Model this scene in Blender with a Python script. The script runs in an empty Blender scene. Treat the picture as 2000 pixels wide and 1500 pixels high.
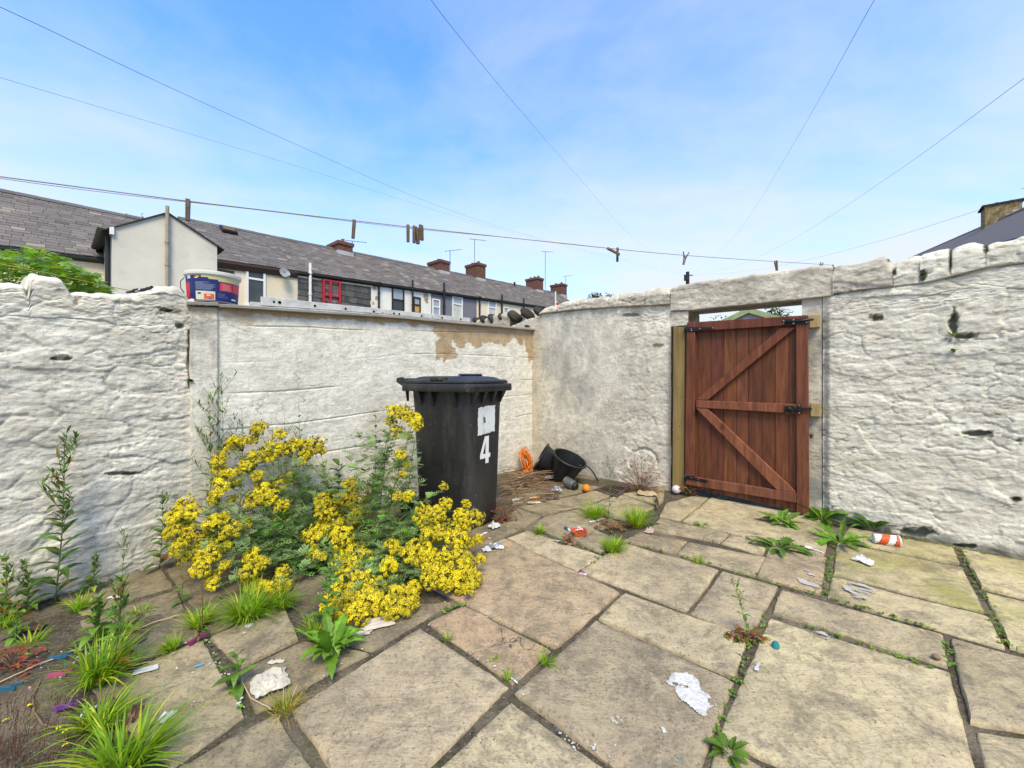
# Walled back yard with flagstones, wheelie bin, gate and yellow flowers
EXPO = 0.36
SKY = .15
SKYTINT = (1.05, 1.66, 2.35, 1)
CLOUD = (4.5, 4.78, 4.92, 1)
SUNE = 3.4
import bpy, math, random
import numpy as np
from mathutils import Vector, Matrix
R = math.radians
SC = bpy.context.scene
COL = SC.collection

# ------------------------------------------------------------------ camera and measuring
H = 1.1            # eye height
F = 788.0          # focal length in photo pixels (2000 wide)
HZ = 735.0         # horizon row
GP, GQ = 0.01447, 0.0038   # slope of the yard

def ray(u, v): return Vector(((u - 1000) / F, 1.0, (HZ - v) / F))
def at(u, v, Y): return Vector((0, 0, H)) + ray(u, v) * Y
def gz(x, y): return GP * x + GQ * y
def G(u, v, up=0.0):
    r = ray(u, v)
    Y = H / (GP * r.x + GQ - r.z)
    p = Vector((r.x * Y, Y, 0)); p.z = gz(p.x, p.y) + up
    return p
def proj(P):       # (N,3) -> u, v
    P = np.asarray(P)
    Y = np.maximum(P[..., 1], 1e-3)
    return 1000 + F * P[..., 0] / Y, HZ - F * (P[..., 2] - H) / Y

class Frame:       # a vertical plane: origin on the ground, direction d, outward side n
    def __init__(s, A, B):
        s.O = Vector((A.x, A.y, 0)); d = Vector((B.x - A.x, B.y - A.y, 0)); s.L = d.length; s.d = d.normalized()
        n = Vector((-s.d.y, s.d.x, 0))
        if n.dot(-s.O) < 0: n = -n
        s.n = n
    def hit(s, u, v, off=0.0):
        r = ray(u, v); o = s.O + s.n * off
        t = o.dot(s.n) / r.dot(s.n)
        P = r * t
        return (P - s.O).dot(s.d), P.z + H
    def pt(s, a, z, n=0.0):
        p = s.O + s.d * a + s.n * n
        return Vector((p.x, p.y, z))
    def s_at(s, u, off=0.0): return s.hit(u, 700, off)[0]

# ------------------------------------------------------------------ numpy noise
def _hash(ix, iy, iz, seed):
    h = (ix.astype(np.int64) * 374761393 + iy.astype(np.int64) * 668265263 + iz.astype(np.int64) * 2147483647 + seed * 974634777) & 0xFFFFFFFF
    h = ((h ^ (h >> 13)) * 1274126177) & 0xFFFFFFFF
    h = ((h ^ (h >> 16)) * 2246822519) & 0xFFFFFFFF
    return ((h ^ (h >> 15)) & 0xFFFFFF) / float(0xFFFFFF)
def vnoise(x, y, z=0.0, seed=0):
    x, y, z = np.broadcast_arrays(np.asarray(x, float), np.asarray(y, float), np.asarray(z, float))
    ix, iy, iz = np.floor(x), np.floor(y), np.floor(z)
    fx, fy, fz = x - ix, y - iy, z - iz
    fx, fy, fz = [f * f * f * (f * (f * 6 - 15) + 10) for f in (fx, fy, fz)]
    r = 0
    for a in (0, 1):
        for b in (0, 1):
            for c in (0, 1):
                w = (fx if a else 1 - fx) * (fy if b else 1 - fy) * (fz if c else 1 - fz)
                r = r + w * _hash(ix + a, iy + b, iz + c, seed)
    return r * 2 - 1
def fbm(x, y, z=0.0, o=5, seed=0, g=0.5):
    r = 0; a = 1; n = 0; k = 1.0
    for i in range(o):
        r = r + a * vnoise(np.asarray(x) * k, np.asarray(y) * k, np.asarray(z) * k, seed + i * 17); n += a; a *= g; k *= 2.03
    return r / n
def ridged(x, y, o=4, seed=0):
    r = 0; a = 1; n = 0; k = 1.0
    for i in range(o):
        r = r + a * (1 - np.abs(vnoise(np.asarray(x) * k, np.asarray(y) * k, 0, seed + i * 31))); n += a; a *= .5; k *= 2.1
    return r / n
def worley(x, y, seed=0):
    x, y = np.broadcast_arrays(np.asarray(x, float), np.asarray(y, float))
    ix, iy = np.floor(x), np.floor(y)
    f1 = np.full(x.shape, 9.0); f2 = np.full(x.shape, 9.0); cid = np.zeros(x.shape)
    z0 = np.zeros_like(ix)
    for a in (-1, 0, 1):
        for b in (-1, 0, 1):
            cx, cy = ix + a, iy + b
            px = cx + .15 + .7 * _hash(cx, cy, z0, seed); py = cy + .15 + .7 * _hash(cx, cy, z0, seed + 5)
            d = np.hypot(x - px, y - py); idv = _hash(cx, cy, z0, seed + 9)
            m = d < f1
            f2 = np.where(m, f1, np.minimum(f2, d)); cid = np.where(m, idv, cid); f1 = np.where(m, d, f1)
    return f1, f2, cid
def sstep(a, b, x):
    t = np.clip((np.asarray(x, float) - a) / (b - a), 0, 1); return t * t * (3 - 2 * t)

# ------------------------------------------------------------------ objects
def tag(o, label=None, cat=None, group=None, kind=None):
    if label: o['label'] = label
    if cat: o['category'] = cat
    if group: o['group'] = group
    if kind: o['kind'] = kind
    return o
def thing(name, label, cat, loc=(0, 0, 0), group=None, rot=(0, 0, 0)):
    o = bpy.data.objects.new(name, None); COL.objects.link(o)
    o.empty_display_size = .05; o.location = loc; o.rotation_euler = rot
    return tag(o, label, cat, group)
def wloc(o):
    v = Vector((0, 0, 0))
    while o is not None: v += o.location; o = o.parent
    return v
def kids(o): return [c for c in bpy.data.objects if c.parent == o]
def dup(root, loc=None, rot=None, scale=None, label=None, group=None):
    def cp(o, par):
        c = o.copy(); COL.objects.link(c)
        if par is not None: c.parent = par
        for k in kids(o): cp(k, c)
        return c
    r = cp(root, None)
    if loc is not None: r.location = loc
    if rot is not None: r.rotation_euler = rot
    if scale is not None: r.scale = scale
    if label: r['label'] = label
    if group: r['group'] = group
    return r

class MB:
    def __init__(s, M=None): s.v = []; s.f = []; s.c = []; s.m = []; s.M = M; s.col = (1, 1, 1); s.mi = 0
    def add(s, verts, faces, col=None, mi=None):
        b = len(s.v)
        if s.M is not None: verts = [s.M @ Vector(p) for p in verts]
        s.v.extend([tuple(p) for p in verts])
        c = col or s.col; mi = s.mi if mi is None else mi
        for f in faces: s.f.append([i + b for i in f]); s.c.append(c); s.m.append(mi)
    def box(s, a, b, col=None, mi=None):
        (x0, y0, z0), (x1, y1, z1) = a, b
        s.add([(x0, y0, z0), (x1, y0, z0), (x1, y1, z0), (x0, y1, z0), (x0, y0, z1), (x1, y0, z1), (x1, y1, z1), (x0, y1, z1)],
              [(0, 3, 2, 1), (4, 5, 6, 7), (0, 1, 5, 4), (1, 2, 6, 5), (2, 3, 7, 6), (3, 0, 4, 7)], col, mi)
    def hexa(s, p, col=None, mi=None):   # eight corners: bottom ring, top ring
        s.add(p, [(0, 3, 2, 1), (4, 5, 6, 7), (0, 1, 5, 4), (1, 2, 6, 5), (2, 3, 7, 6), (3, 0, 4, 7)], col, mi)
    def prism(s, front, back, col=None, mi=None):
        n = len(front)
        s.add(list(front) + list(back), [list(range(n)), list(range(2 * n - 1, n - 1, -1))] + [(i, i + n, (i + 1) % n + n, (i + 1) % n) for i in range(n)], col, mi)
    def tube(s, pts, r, n=6, cap=True, col=None, mi=None):
        pts = [Vector(p) for p in pts]; k = len(pts)
        rs = list(r) if hasattr(r, '__len__') else [r] * k
        vs = []; up = None
        for i, p in enumerate(pts):
            t = (pts[min(i + 1, k - 1)] - pts[max(i - 1, 0)])
            t = t.normalized() if t.length > 1e-9 else Vector((0, 0, 1))
            if up is None: up = Vector((0, 0, 1)) if abs(t.z) < .9 else Vector((1, 0, 0))
            x = (up - t * up.dot(t))
            if x.length < 1e-6: x = t.orthogonal()
            x.normalize(); y = t.cross(x); up = x
            for j in range(n):
                a = 2 * math.pi * j / n
                vs.append(p + (x * math.cos(a) + y * math.sin(a)) * rs[i])
        fs = [(i * n + j, i * n + (j + 1) % n, (i + 1) * n + (j + 1) % n, (i + 1) * n + j) for i in range(k - 1) for j in range(n)]
        if cap: fs += [list(range(n))[::-1], [(k - 1) * n + j for j in range(n)]]
        s.add(vs, fs, col, mi)
    def lathe(s, prof, n=24, col=None, mi=None, close=False, a0=0, a1=2 * math.pi):
        full = abs(a1 - a0 - 2 * math.pi) < 1e-6; m = n if full else n + 1
        vs = [(r * math.cos(a0 + (a1 - a0) * j / n), r * math.sin(a0 + (a1 - a0) * j / n), z) for (r, z) in prof for j in range(m)]
        fs = [(i * m + j, i * m + (j + 1) % m, (i + 1) * m + (j + 1) % m, (i + 1) * m + j) for i in range(len(prof) - 1) for j in range(n)]
        if close: fs += [[j for j in range(m)][::-1], [(len(prof) - 1) * m + j for j in range(m)]]
        s.add(vs, fs, col, mi)
    def build(s, name, mats, parent=None, smooth=False, bevel=0, world=True, auto=None):
        org = wloc(parent) if (parent is not None and world) else Vector((0, 0, 0))
        me = bpy.data.meshes.new(name)
        me.from_pydata([(x - org.x, y - org.y, z - org.z) for x, y, z in s.v], [], s.f)
        for m in (mats if isinstance(mats, (list, tuple)) else [mats]): me.materials.append(m)
        if any(s.m): me.polygons.foreach_set('material_index', s.m)
        at_ = me.color_attributes.new('Col', 'FLOAT_COLOR', 'CORNER')
        buf = np.ones((len(me.loops), 4), np.float32)
        nl = [len(f) for f in s.f]
        if nl: buf[:, :3] = np.repeat(np.array(s.c, np.float32), nl, axis=0)
        at_.data.foreach_set('color', buf.ravel())
        if smooth: me.polygons.foreach_set('use_smooth', [True] * len(s.f))
        me.update()
        o = bpy.data.objects.new(name, me); COL.objects.link(o)
        if parent is not None: o.parent = parent
        if bevel:
            b = o.modifiers.new('Bevel', 'BEVEL'); b.width = bevel; b.segments = 2; b.limit_method = 'ANGLE'; b.angle_limit = R(40)
        if auto: 
            me.polygons.foreach_set('use_smooth', [True] * len(s.f)); me.set_sharp_from_angle(angle=R(auto))
        return o

def np_mesh(name, V, Fq, mat, parent=None, attr=None, smooth=True, extra=None):
    org = np.array(wloc(parent) if parent is not None else (0, 0, 0), float)
    me = bpy.data.meshes.new(name)
    faces = [list(map(int, f)) for f in Fq] + (extra or [])
    me.from_pydata((V - org).tolist(), [], faces)
    me.materials.append(mat)
    if attr is not None:
        a = me.color_attributes.new('StainShade', 'FLOAT_COLOR', 'POINT')
        buf = np.ones((len(V), 4), np.float32); buf[:, :3] = attr
        a.data.foreach_set('color', buf.ravel())
    if smooth: me.polygons.foreach_set('use_smooth', [True] * len(faces))
    me.update()
    o = bpy.data.objects.new(name, me); COL.objects.link(o)
    if parent is not None: o.parent = parent
    return o

def rough_wall(name, fr, s0, s1, zb, zt, T, disp, mat, parent, n0=0.0, rs=.01, rz=.01, rnd=.03, stain_shade=None, top_amp=.01, seed=0, cap_end=True):
    ns = max(4, int((s1 - s0) / rs) + 1)
    S = np.linspace(s0, s1, ns)
    ZB = np.array([zb(a) for a in S]); ZT = np.array([zt(a) for a in S])
    nz = max(4, int(np.max(ZT - ZB) / rz) + 1); nt = max(5, int(T / (rz * 1.6))); nb = max(3, nz // 8)
    t = np.linspace(0, 1, nz)
    loops_n = []; loops_z = []; wn = []; wz = []
    Sg, tg = np.meshgrid(S, t, indexing='ij')
    zc = np.min(ZT) - .03; k0 = .25
    if zc - np.max(ZB) > .4:      # rows stay level low down and only the upper rows follow the broken top
        nt_ = max(8, int(nz * k0)); nl_ = nz - nt_
        tl = np.linspace(0, 1, nl_, endpoint=False); tu = np.linspace(0, 1, nt_)
        z1_ = zc - .12
        Z = np.concatenate([ZB[:, None] + (z1_ - ZB)[:, None] * tl[None, :], z1_ + (ZT - z1_)[:, None] * tu[None, :]], 1)
    else: Z = ZB[:, None] + (ZT - ZB)[:, None] * tg
    q = np.clip(Z - (ZT[:, None] - rnd), 0, rnd)
    pull = rnd - np.sqrt(np.maximum(rnd ** 2 - q ** 2, 0))
    d = disp(Sg, Z, ZT[:, None] - Z)
    k = 1 - .8 * (q / rnd) ** 2
    N = n0 - pull + d * k
    topn = vnoise(S * 9, 0, 0, seed + 3) * top_amp + vnoise(S * 31, 0, 0, seed + 4) * top_amp * .5
    Zf = Z + topn[:, None] * sstep(.5, 1, tg)
    tt = np.linspace(0, 1, nt + 1)[1:]
    nA = N[:, -1]
    Nt = nA[:, None] + (n0 - T + rnd - nA)[:, None] * tt[None, :]
    S2 = np.repeat(S[:, None], nt, 1)
    Zt = Zf[:, -1][:, None] + (fbm(S2 * 12, Nt * 12, 0, 4, seed + 8) * top_amp + .012 * np.sin(math.pi * tt)[None, :])
    tb = np.linspace(1, 0, nb)
    Zb = ZB[:, None] + (ZT - ZB - .02)[:, None] * tb[None, :]
    Nb = np.full_like(Zb, n0 - T)
    NN = np.concatenate([N, Nt, Nb], 1); ZZ = np.concatenate([Zf, Zt, Zb], 1)
    m = NN.shape[1]
    O = np.array(fr.O); D = np.array(fr.d); NV = np.array(fr.n)
    V = O + S[:, None, None] * D + NN[..., None] * NV
    V[..., 2] = ZZ
    V = V.reshape(-1, 3)
    i = np.arange(ns - 1)[:, None]; j = np.arange(m)[None, :]
    a = i * m + j; b = (i + 1) * m + j; c = (i + 1) * m + (j + 1) % m; e = i * m + (j + 1) % m
    Fq = np.stack([a, b, c, e], -1).reshape(-1, 4)
    # orientation
    fz = np.cross(V[Fq[nz // 2][1]] - V[Fq[nz // 2][0]], V[Fq[nz // 2][3]] - V[Fq[nz // 2][0]])
    if fz @ NV < 0: Fq = Fq[:, ::-1]
    ex = [list(range(m))[::-1], [(ns - 1) * m + k for k in range(m)]] if cap_end else None
    at_ = None
    if stain_shade is not None:
        uu, vv = proj(V)
        front = np.zeros((ns, m)); front[:, :nz] = 1
        dd = np.zeros((ns, m)); dd[:, :nz] = ZT[:, None] - Z
        at_ = stain_shade(np.repeat(S[:, None], m, 1).ravel(), ZZ.ravel(), uu, vv, front.ravel(), dd.ravel())
    return np_mesh(name, V, Fq, mat, parent, at_, True, ex)

def interp(pts):
    xs = [p[0] for p in pts]; ys = [p[1] for p in pts]
    if xs[0] > xs[-1]: xs, ys = xs[::-1], ys[::-1]
    return lambda a: np.interp(a, xs, ys)
def prof(fr, pix, off=0.0): return interp([fr.hit(u, v, off) for u, v in pix])

# ------------------------------------------------------------------ material kit
class NT:
    def __init__(s, name, rough=.7, spec=.3):
        s.mat = bpy.data.materials.new(name); s.mat.use_nodes = True
        s.t = s.mat.node_tree; s.n = s.t.nodes; s.bs = s.n['Principled BSDF']
        s.bs.inputs['Roughness'].default_value = rough; s.bs.inputs['Specular IOR Level'].default_value = spec
        s.tc = s.n.new('ShaderNodeTexCoord')
    def put(s, sock, v):
        if hasattr(v, 'is_output') or isinstance(v, bpy.types.NodeSocket): s.t.links.new(v, sock)
        elif isinstance(v, (tuple, list)) and len(v) == 3 and sock.type == 'RGBA': sock.default_value = (*v, 1)
        else: sock.default_value = v
    def co(s, scale=(1, 1, 1), src='Object', rot=(0, 0, 0)):
        m = s.n.new('ShaderNodeMapping'); m.inputs['Scale'].default_value = scale; m.inputs['Rotation'].default_value = rot
        s.t.links.new(s.tc.outputs[src], m.inputs['Vector']); return m.outputs['Vector']
    def noise(s, scale, detail=6, rough=.6, vec=None, dist=0.0):
        n = s.n.new('ShaderNodeTexNoise'); n.inputs['Scale'].default_value = scale; n.inputs['Detail'].default_value = detail
        n.inputs['Roughness'].default_value = rough; n.inputs['Distortion'].default_value = dist
        s.t.links.new(vec if vec is not None else s.tc.outputs['Object'], n.inputs['Vector']); return n.outputs['Fac']
    def voro(s, scale, feature='F1', vec=None, out='Distance', rnd=1.0):
        n = s.n.new('ShaderNodeTexVoronoi'); n.feature = feature; n.inputs['Scale'].default_value = scale; n.inputs['Randomness'].default_value = rnd
        s.t.links.new(vec if vec is not None else s.tc.outputs['Object'], n.inputs['Vector']); return n.outputs[out]
    def ramp(s, fac, stops):
        n = s.n.new('ShaderNodeValToRGB'); e = n.color_ramp.elements
        while len(e) < len(stops): e.new(.5)
        for k, (p, c) in zip(e, stops):
            k.position = p; k.color = (*c, 1) if isinstance(c, (tuple, list)) else (c, c, c, 1)
        s.put(n.inputs['Fac'], fac); return n.outputs['Color']
    def mix(s, a, b, fac, mode='MIX'):
        n = s.n.new('ShaderNodeMix'); n.data_type = 'RGBA'; n.blend_type = mode
        s.put(n.inputs[0], fac); s.put(n.inputs[6], a); s.put(n.inputs[7], b); return n.outputs[2]
    def math(s, op, a, b=0.0):
        n = s.n.new('ShaderNodeMath'); n.operation = op; s.put(n.inputs[0], a); s.put(n.inputs[1], b); return n.outputs[0]
    def attr(s, name, out='Color'):
        n = s.n.new('ShaderNodeAttribute'); n.attribute_name = name; return n.outputs[out]
    def sep(s, c):
        n = s.n.new('ShaderNodeSeparateColor'); s.t.links.new(c, n.inputs[0]); return n.outputs
    def bump(s, h, strength=.5, dist=.01, normal=None):
        n = s.n.new('ShaderNodeBump'); n.inputs['Strength'].default_value = strength; n.inputs['Distance'].default_value = dist
        s.put(n.inputs['Height'], h)
        if normal is not None: s.t.links.new(normal, n.inputs['Normal'])
        return n.outputs['Normal']
    def warp(s, vec, scale, amt):
        n = s.n.new('ShaderNodeTexNoise'); n.inputs['Scale'].default_value = scale; n.inputs['Detail'].default_value = 4
        s.t.links.new(vec, n.inputs['Vector'])
        a = s.n.new('ShaderNodeVectorMath'); a.operation = 'MULTIPLY_ADD'
        s.t.links.new(n.outputs['Color'], a.inputs[0]); a.inputs[1].default_value = (amt,) * 3; s.t.links.new(vec, a.inputs[2])
        return a.outputs[0]
    def out(s, col=None, normal=None, rough=None, metal=None):
        if col is not None: s.put(s.bs.inputs['Base Color'], col)
        if normal is not None: s.put(s.bs.inputs['Normal'], normal)
        if rough is not None: s.put(s.bs.inputs['Roughness'], rough)
        if metal is not None: s.put(s.bs.inputs['Metallic'], metal)
        return s.mat

MATS = {}
def plain(name, col, rough=.6, spec=.3, metal=0, var=.25, scale=30, bumpa=.15):
    if name in MATS: return MATS[name]
    t = NT(name, rough, spec)
    n = t.noise(scale, 6, .65); n2 = t.noise(scale * .2, 4, .6)
    c = t.mix(tuple(x * (1 - var) for x in col), tuple(min(1, x * (1 + var * .6)) for x in col), t.ramp(n2, [(.3, 0.), (.7, 1.)]))
    c = t.mix(c, tuple(x * (1 - var) for x in col), t.ramp(n, [(.55, 0.), (.75, 1.)]))
    MATS[name] = t.out(c, t.bump(n, bumpa, .004), None, metal); return MATS[name]
def tinted(name, rough=.5, spec=.3, scale=60, var=.2):   # colour comes from each face's own colour
    if name in MATS: return MATS[name]
    t = NT(name, rough, spec); n = t.noise(scale, 5, .6)
    c = t.mix(t.attr('Col'), t.ramp(n, [(.3, 1 - var), (.7, 1.)]), 1.0, 'MULTIPLY')
    MATS[name] = t.out(c, t.bump(n, .1, .003)); return MATS[name]
def leafmat(name, col, rough=.5, trans=.3, var=.35):
    if name in MATS: return MATS[name]
    t = NT(name, rough, .3); n = t.noise(18, 3, .6)
    c = t.mix(tuple(x * (1 - var) for x in col), tuple(x * (1 + var) for x in col), t.ramp(n, [(.3, 0.), (.7, 1.)]))
    c = t.mix(c, t.attr('Col'), 1.0, 'MULTIPLY')
    t.out(c)
    tr = t.n.new('ShaderNodeBsdfTranslucent'); t.put(tr.inputs['Color'], t.mix(c, (1.3, 1.25, .6), 1.0, 'MULTIPLY'))
    mx = t.n.new('ShaderNodeMixShader'); mx.inputs[0].default_value = trans
    t.t.links.new(t.bs.outputs[0], mx.inputs[1]); t.t.links.new(tr.outputs[0], mx.inputs[2])
    t.t.links.new(mx.outputs[0], t.n['Material Output'].inputs['Surface'])
    MATS[name] = t.mat; return t.mat

def whitewash(name, a=(.74, .71, .65), b=(.58, .55, .49), dirt=(.26, .22, .17), dirt_amt=.5, speck=.5, streak=(3, 3, 14), crack=.5, crevice=.75):
    t = NT(name, .85, .2)
    n1 = t.noise(2.3, 8, .62); n2 = t.noise(1.0, 9, .68, t.co(streak)); n3 = t.noise(70, 4, .6); n4 = t.noise(9, 8, .7)
    c = t.mix(a, b, t.ramp(n1, [(.35, 0.), (.7, 1.)]))
    c = t.mix(c, dirt, t.math('MULTIPLY', t.ramp(n2, [(.47, 0.), (.64, 1.)]), dirt_amt))
    c = t.mix(c, tuple(x * .8 for x in b), t.math('MULTIPLY', t.ramp(n4, [(.48, 0.), (.62, 1.)]), .75))
    v = t.voro(55); sp = t.math('MULTIPLY', t.math('LESS_THAN', v, .16 if speck < .9 else .24), t.ramp(t.noise(5, 5, .7), [(.48, 0.), (.6, 1.)]))
    c = t.mix(c, (.10, .085, .065), t.math('MULTIPLY', sp, speck))
    n5 = t.noise(1.0, 7, .72, t.co((13, 13, 46)), .8); n6 = t.noise(22, 7, .75)
    c = t.mix(c, tuple(x * .72 for x in b), t.math('MULTIPLY', t.ramp(n6, [(.50, 0.), (.60, 1.)]), .6))
    c = t.mix(c, tuple(x * .5 for x in dirt), t.math('MULTIPLY', t.math('MULTIPLY', t.ramp(n5, [(.56, 0.), (.63, 1.)]), t.ramp(n1, [(.40, 0.), (.6, 1.)])), crevice))
    w = t.warp(t.co((1, 1, 1.7)), 6, .35)
    cr = t.math('MULTIPLY', t.math('LESS_THAN', t.voro(2.2, 'DISTANCE_TO_EDGE', w), .008), t.ramp(t.noise(1.7, 2, .5), [(.54, 0.), (.60, 1.)]))
    c = t.mix(c, (.12, .10, .08), t.math('MULTIPLY', cr, crack))
    st = t.sep(t.attr('StainShade'))
    brown = t.mix((.50, .37, .23), (.34, .245, .145), t.ramp(n4, [(.35, 0.), (.65, 1.)]))
    c = t.mix(c, brown, st[0])
    c = t.mix(c, t.mix((.035, .03, .022), (.06, .075, .02), t.ramp(n3, [(.45, 0.), (.6, 1.)])), st[1])  # dark tone for moss and for the shade painted into wall holes
    c = t.mix(c, t.mix((.36, .34, .31), (.24, .23, .21), t.ramp(n4, [(.35, 0.), (.6, 1.)])), st[2])
    h = t.math('ADD', t.math('MULTIPLY', n2, .8), t.math('ADD', t.math('MULTIPLY', n4, .7), t.math('ADD', t.math('MULTIPLY', n3, .22), t.math('ADD', t.math('MULTIPLY', n6, .5), t.math('MULTIPLY', n5, -.5 * crevice)))))
    h = t.math('SUBTRACT', h, t.math('MULTIPLY', cr, .5))
    MATS[name] = t.out(c, t.bump(h, .85, .014)); return t.mat

def woodmat(name, a, b, grain=(1, 1, 1), scale=1.0, rough=.6, knots=True):
    t = NT(name, rough, .3)
    g = t.co(grain)
    n = t.noise(4 * scale, 8, .65, g, .6); n2 = t.noise(1.6 * scale, 4, .6, g)
    c = t.mix(a, b, t.ramp(n, [(.35, 0.), (.68, 1.)]))
    c = t.mix(c, tuple(x * .55 for x in a), t.math('MULTIPLY', t.ramp(n2, [(.5, 0.), (.75, 1.)]), .7))
    if knots:
        k = t.voro(5.0, 'F1', t.warp(t.co((1, 1, .55)), 12, .06))
        c = t.mix(c, tuple(x * .35 for x in a), t.math('MULTIPLY', t.ramp(k, [(.05, 1.), (.15, 0.)]), .8))
    c = t.mix(c, t.attr('Col'), 1.0, 'MULTIPLY')
    MATS[name] = t.out(c, t.bump(n, .3, .004)); return t.mat
# ------------------------------------------------------------------ camera, sky, sun
cam = bpy.data.cameras.new('camera'); camo = bpy.data.objects.new('camera', cam); COL.objects.link(camo)
camo.location = (0, 0, H); camo.rotation_euler = (R(90), 0, 0)
cam.sensor_width = 36; cam.lens = F / 2000 * 36; cam.shift_y = (HZ - 750) / 2000; cam.clip_start = .02; cam.clip_end = 800
SC.camera = camo
SC.view_settings.view_transform = 'Standard'; SC.view_settings.look = 'None'; SC.view_settings.gamma = 1; SC.view_settings.exposure = EXPO
SUN_EL, SUN_AZ = R(54), R(172)     # azimuth clockwise from +Y
W = bpy.data.worlds.new('World'); SC.world = W; W.use_nodes = True
wn, wl = W.node_tree.nodes, W.node_tree.links
bg = wn['Background']; bg.inputs['Strength'].default_value = SKY
sky = wn.new('ShaderNodeTexSky'); sky.sky_type = 'NISHITA'; sky.sun_disc = False; sky.sun_elevation = SUN_EL; sky.sun_rotation = SUN_AZ
sky.air_density = 1.0; sky.dust_density = .6; sky.ozone_density = 2.0
tcw = wn.new('ShaderNodeTexCoord')
sepw = wn.new('ShaderNodeSeparateXYZ'); wl.new(tcw.outputs['Generated'], sepw.inputs[0])
def wmath(op, a, b=0.0):
    n = wn.new('ShaderNodeMath'); n.operation = op
    for k, x in enumerate((a, b)):
        if isinstance(x, (int, float)): n.inputs[k].default_value = x
        else: wl.new(x, n.inputs[k])
    return n.outputs[0]
# high thin cloud: a flat layer seen from below, so it stretches out towards the horizon
den = wmath('ADD', wmath('MAXIMUM', sepw.outputs['Z'], 0.0), .12)
cx, cy = wmath('DIVIDE', sepw.outputs['X'], den), wmath('DIVIDE', sepw.outputs['Y'], den)
comb = wn.new('ShaderNodeCombineXYZ'); wl.new(cx, comb.inputs[0]); wl.new(cy, comb.inputs[1])
def wnoise(scale, detail, rough, off):
    m = wn.new('ShaderNodeMapping'); m.inputs['Location'].default_value = off; m.inputs['Scale'].default_value = (1, 1.25, 1); m.inputs['Rotation'].default_value = (0, 0, .5)
    wl.new(comb.outputs[0], m.inputs[0])
    n = wn.new('ShaderNodeTexNoise'); n.inputs['Scale'].default_value = scale; n.inputs['Detail'].default_value = detail; n.inputs['Roughness'].default_value = rough; n.inputs['Distortion'].default_value = .5
    wl.new(m.outputs[0], n.inputs['Vector']); return n.outputs['Fac']
cl = wmath('ADD', wmath('MULTIPLY', wnoise(.55, 9, .58, (3.1, 1.7, 0)), .75), wmath('MULTIPLY', wnoise(2.3, 8, .6, (7, 2, 0)), .25))
rp = wn.new('ShaderNodeValToRGB'); rp.color_ramp.elements[0].position = .38; rp.color_ramp.elements[1].position = .66; wl.new(cl, rp.inputs[0])
low = wn.new('ShaderNodeMapRange'); low.inputs['From Min'].default_value = .02; low.inputs['From Max'].default_value = .62
low.inputs['To Min'].default_value = 1.0; low.inputs['To Max'].default_value = 0.0; low.interpolation_type = 'SMOOTHSTEP'
wl.new(sepw.outputs['Z'], low.inputs['Value'])
lowp = wmath('POWER', low.outputs[0], 1.0)
cov = wmath('MINIMUM', wmath('ADD', wmath('MULTIPLY', rp.outputs['Color'], .62), wmath('MULTIPLY', lowp, .72)), .97)
skyc = wn.new('ShaderNodeMix'); skyc.data_type = 'RGBA'; skyc.blend_type = 'MULTIPLY'; skyc.inputs[0].default_value = 1
wl.new(sky.outputs[0], skyc.inputs[6]); skyc.inputs[7].default_value = SKYTINT
mxw = wn.new('ShaderNodeMix'); mxw.data_type = 'RGBA'; wl.new(cov, mxw.inputs[0]); wl.new(skyc.outputs[2], mxw.inputs[6])
mxw.inputs[7].default_value = CLOUD
wl.new(mxw.outputs[2], bg.inputs['Color'])
sl = bpy.data.lights.new('sun', 'SUN'); so = bpy.data.objects.new('sun', sl); COL.objects.link(so)
sl.energy = SUNE; sl.angle = R(22); sl.color = (1, .858, .53)
sd = Vector((math.sin(SUN_AZ) * math.cos(SUN_EL), math.cos(SUN_AZ) * math.cos(SUN_EL), math.sin(SUN_EL)))
so.rotation_euler = sd.to_track_quat('Z', 'Y').to_euler(); so.location = sd * 20

# ------------------------------------------------------------------ ground
m_field = plain('field_earth', (.10, .10, .05), .9, .1, scale=2)
mb = MB(); mb.box((-300, -60, -.9), (300, 500, -.5)); tag(mb.build('ground', m_field), kind='structure', label='open ground beyond the yard walls')
t = NT('yard_soil', .95, .1)
n1 = t.noise(7, 8, .7); n2 = t.noise(60, 5, .7); n3 = t.noise(2.6, 6, .65)
c = t.mix((.06, .048, .034), (.17, .14, .098), t.ramp(n2, [(.35, 0.), (.7, 1.)]))
c = t.mix(c, (.055, .075, .018), t.math('MULTIPLY', t.ramp(n1, [(.52, 0.), (.64, 1.)]), .6))
c = t.mix(c, (.26, .21, .145), t.ramp(n3, [(.48, 0.), (.62, .75)]))
c = t.mix(c, (.30, .27, .22), t.math('LESS_THAN', t.voro(70), .17))
m_soil = t.out(c, t.bump(t.math('ADD', n2, n1), .9, .02))
xs = np.linspace(-6, 6, 300); ys = np.linspace(-2.2, 6.5, 220)
X, Y = np.meshgrid(xs, ys, indexing='ij')
Zs = GP * X + GQ * Y - .008 + fbm(X * 6, Y * 6, 0, 5, 3) * .006 + .022 * sstep(-1.55, -1.95, X - .15 * Y + .12 * fbm(X * 2, Y * 2, 0, 4, 9)) * sstep(2.6, 1.2, Y)
V = np.stack([X, Y, Zs], -1).reshape(-1, 3); a = np.arange(299)[:, None] * 220 + np.arange(219)[None, :]
tag(np_mesh('yard_soil', V, np.stack([a, a + 220, a + 221, a + 1], -1).reshape(-1, 4), m_soil), kind='structure', label='dark mossy soil showing between the flagstones')

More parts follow.
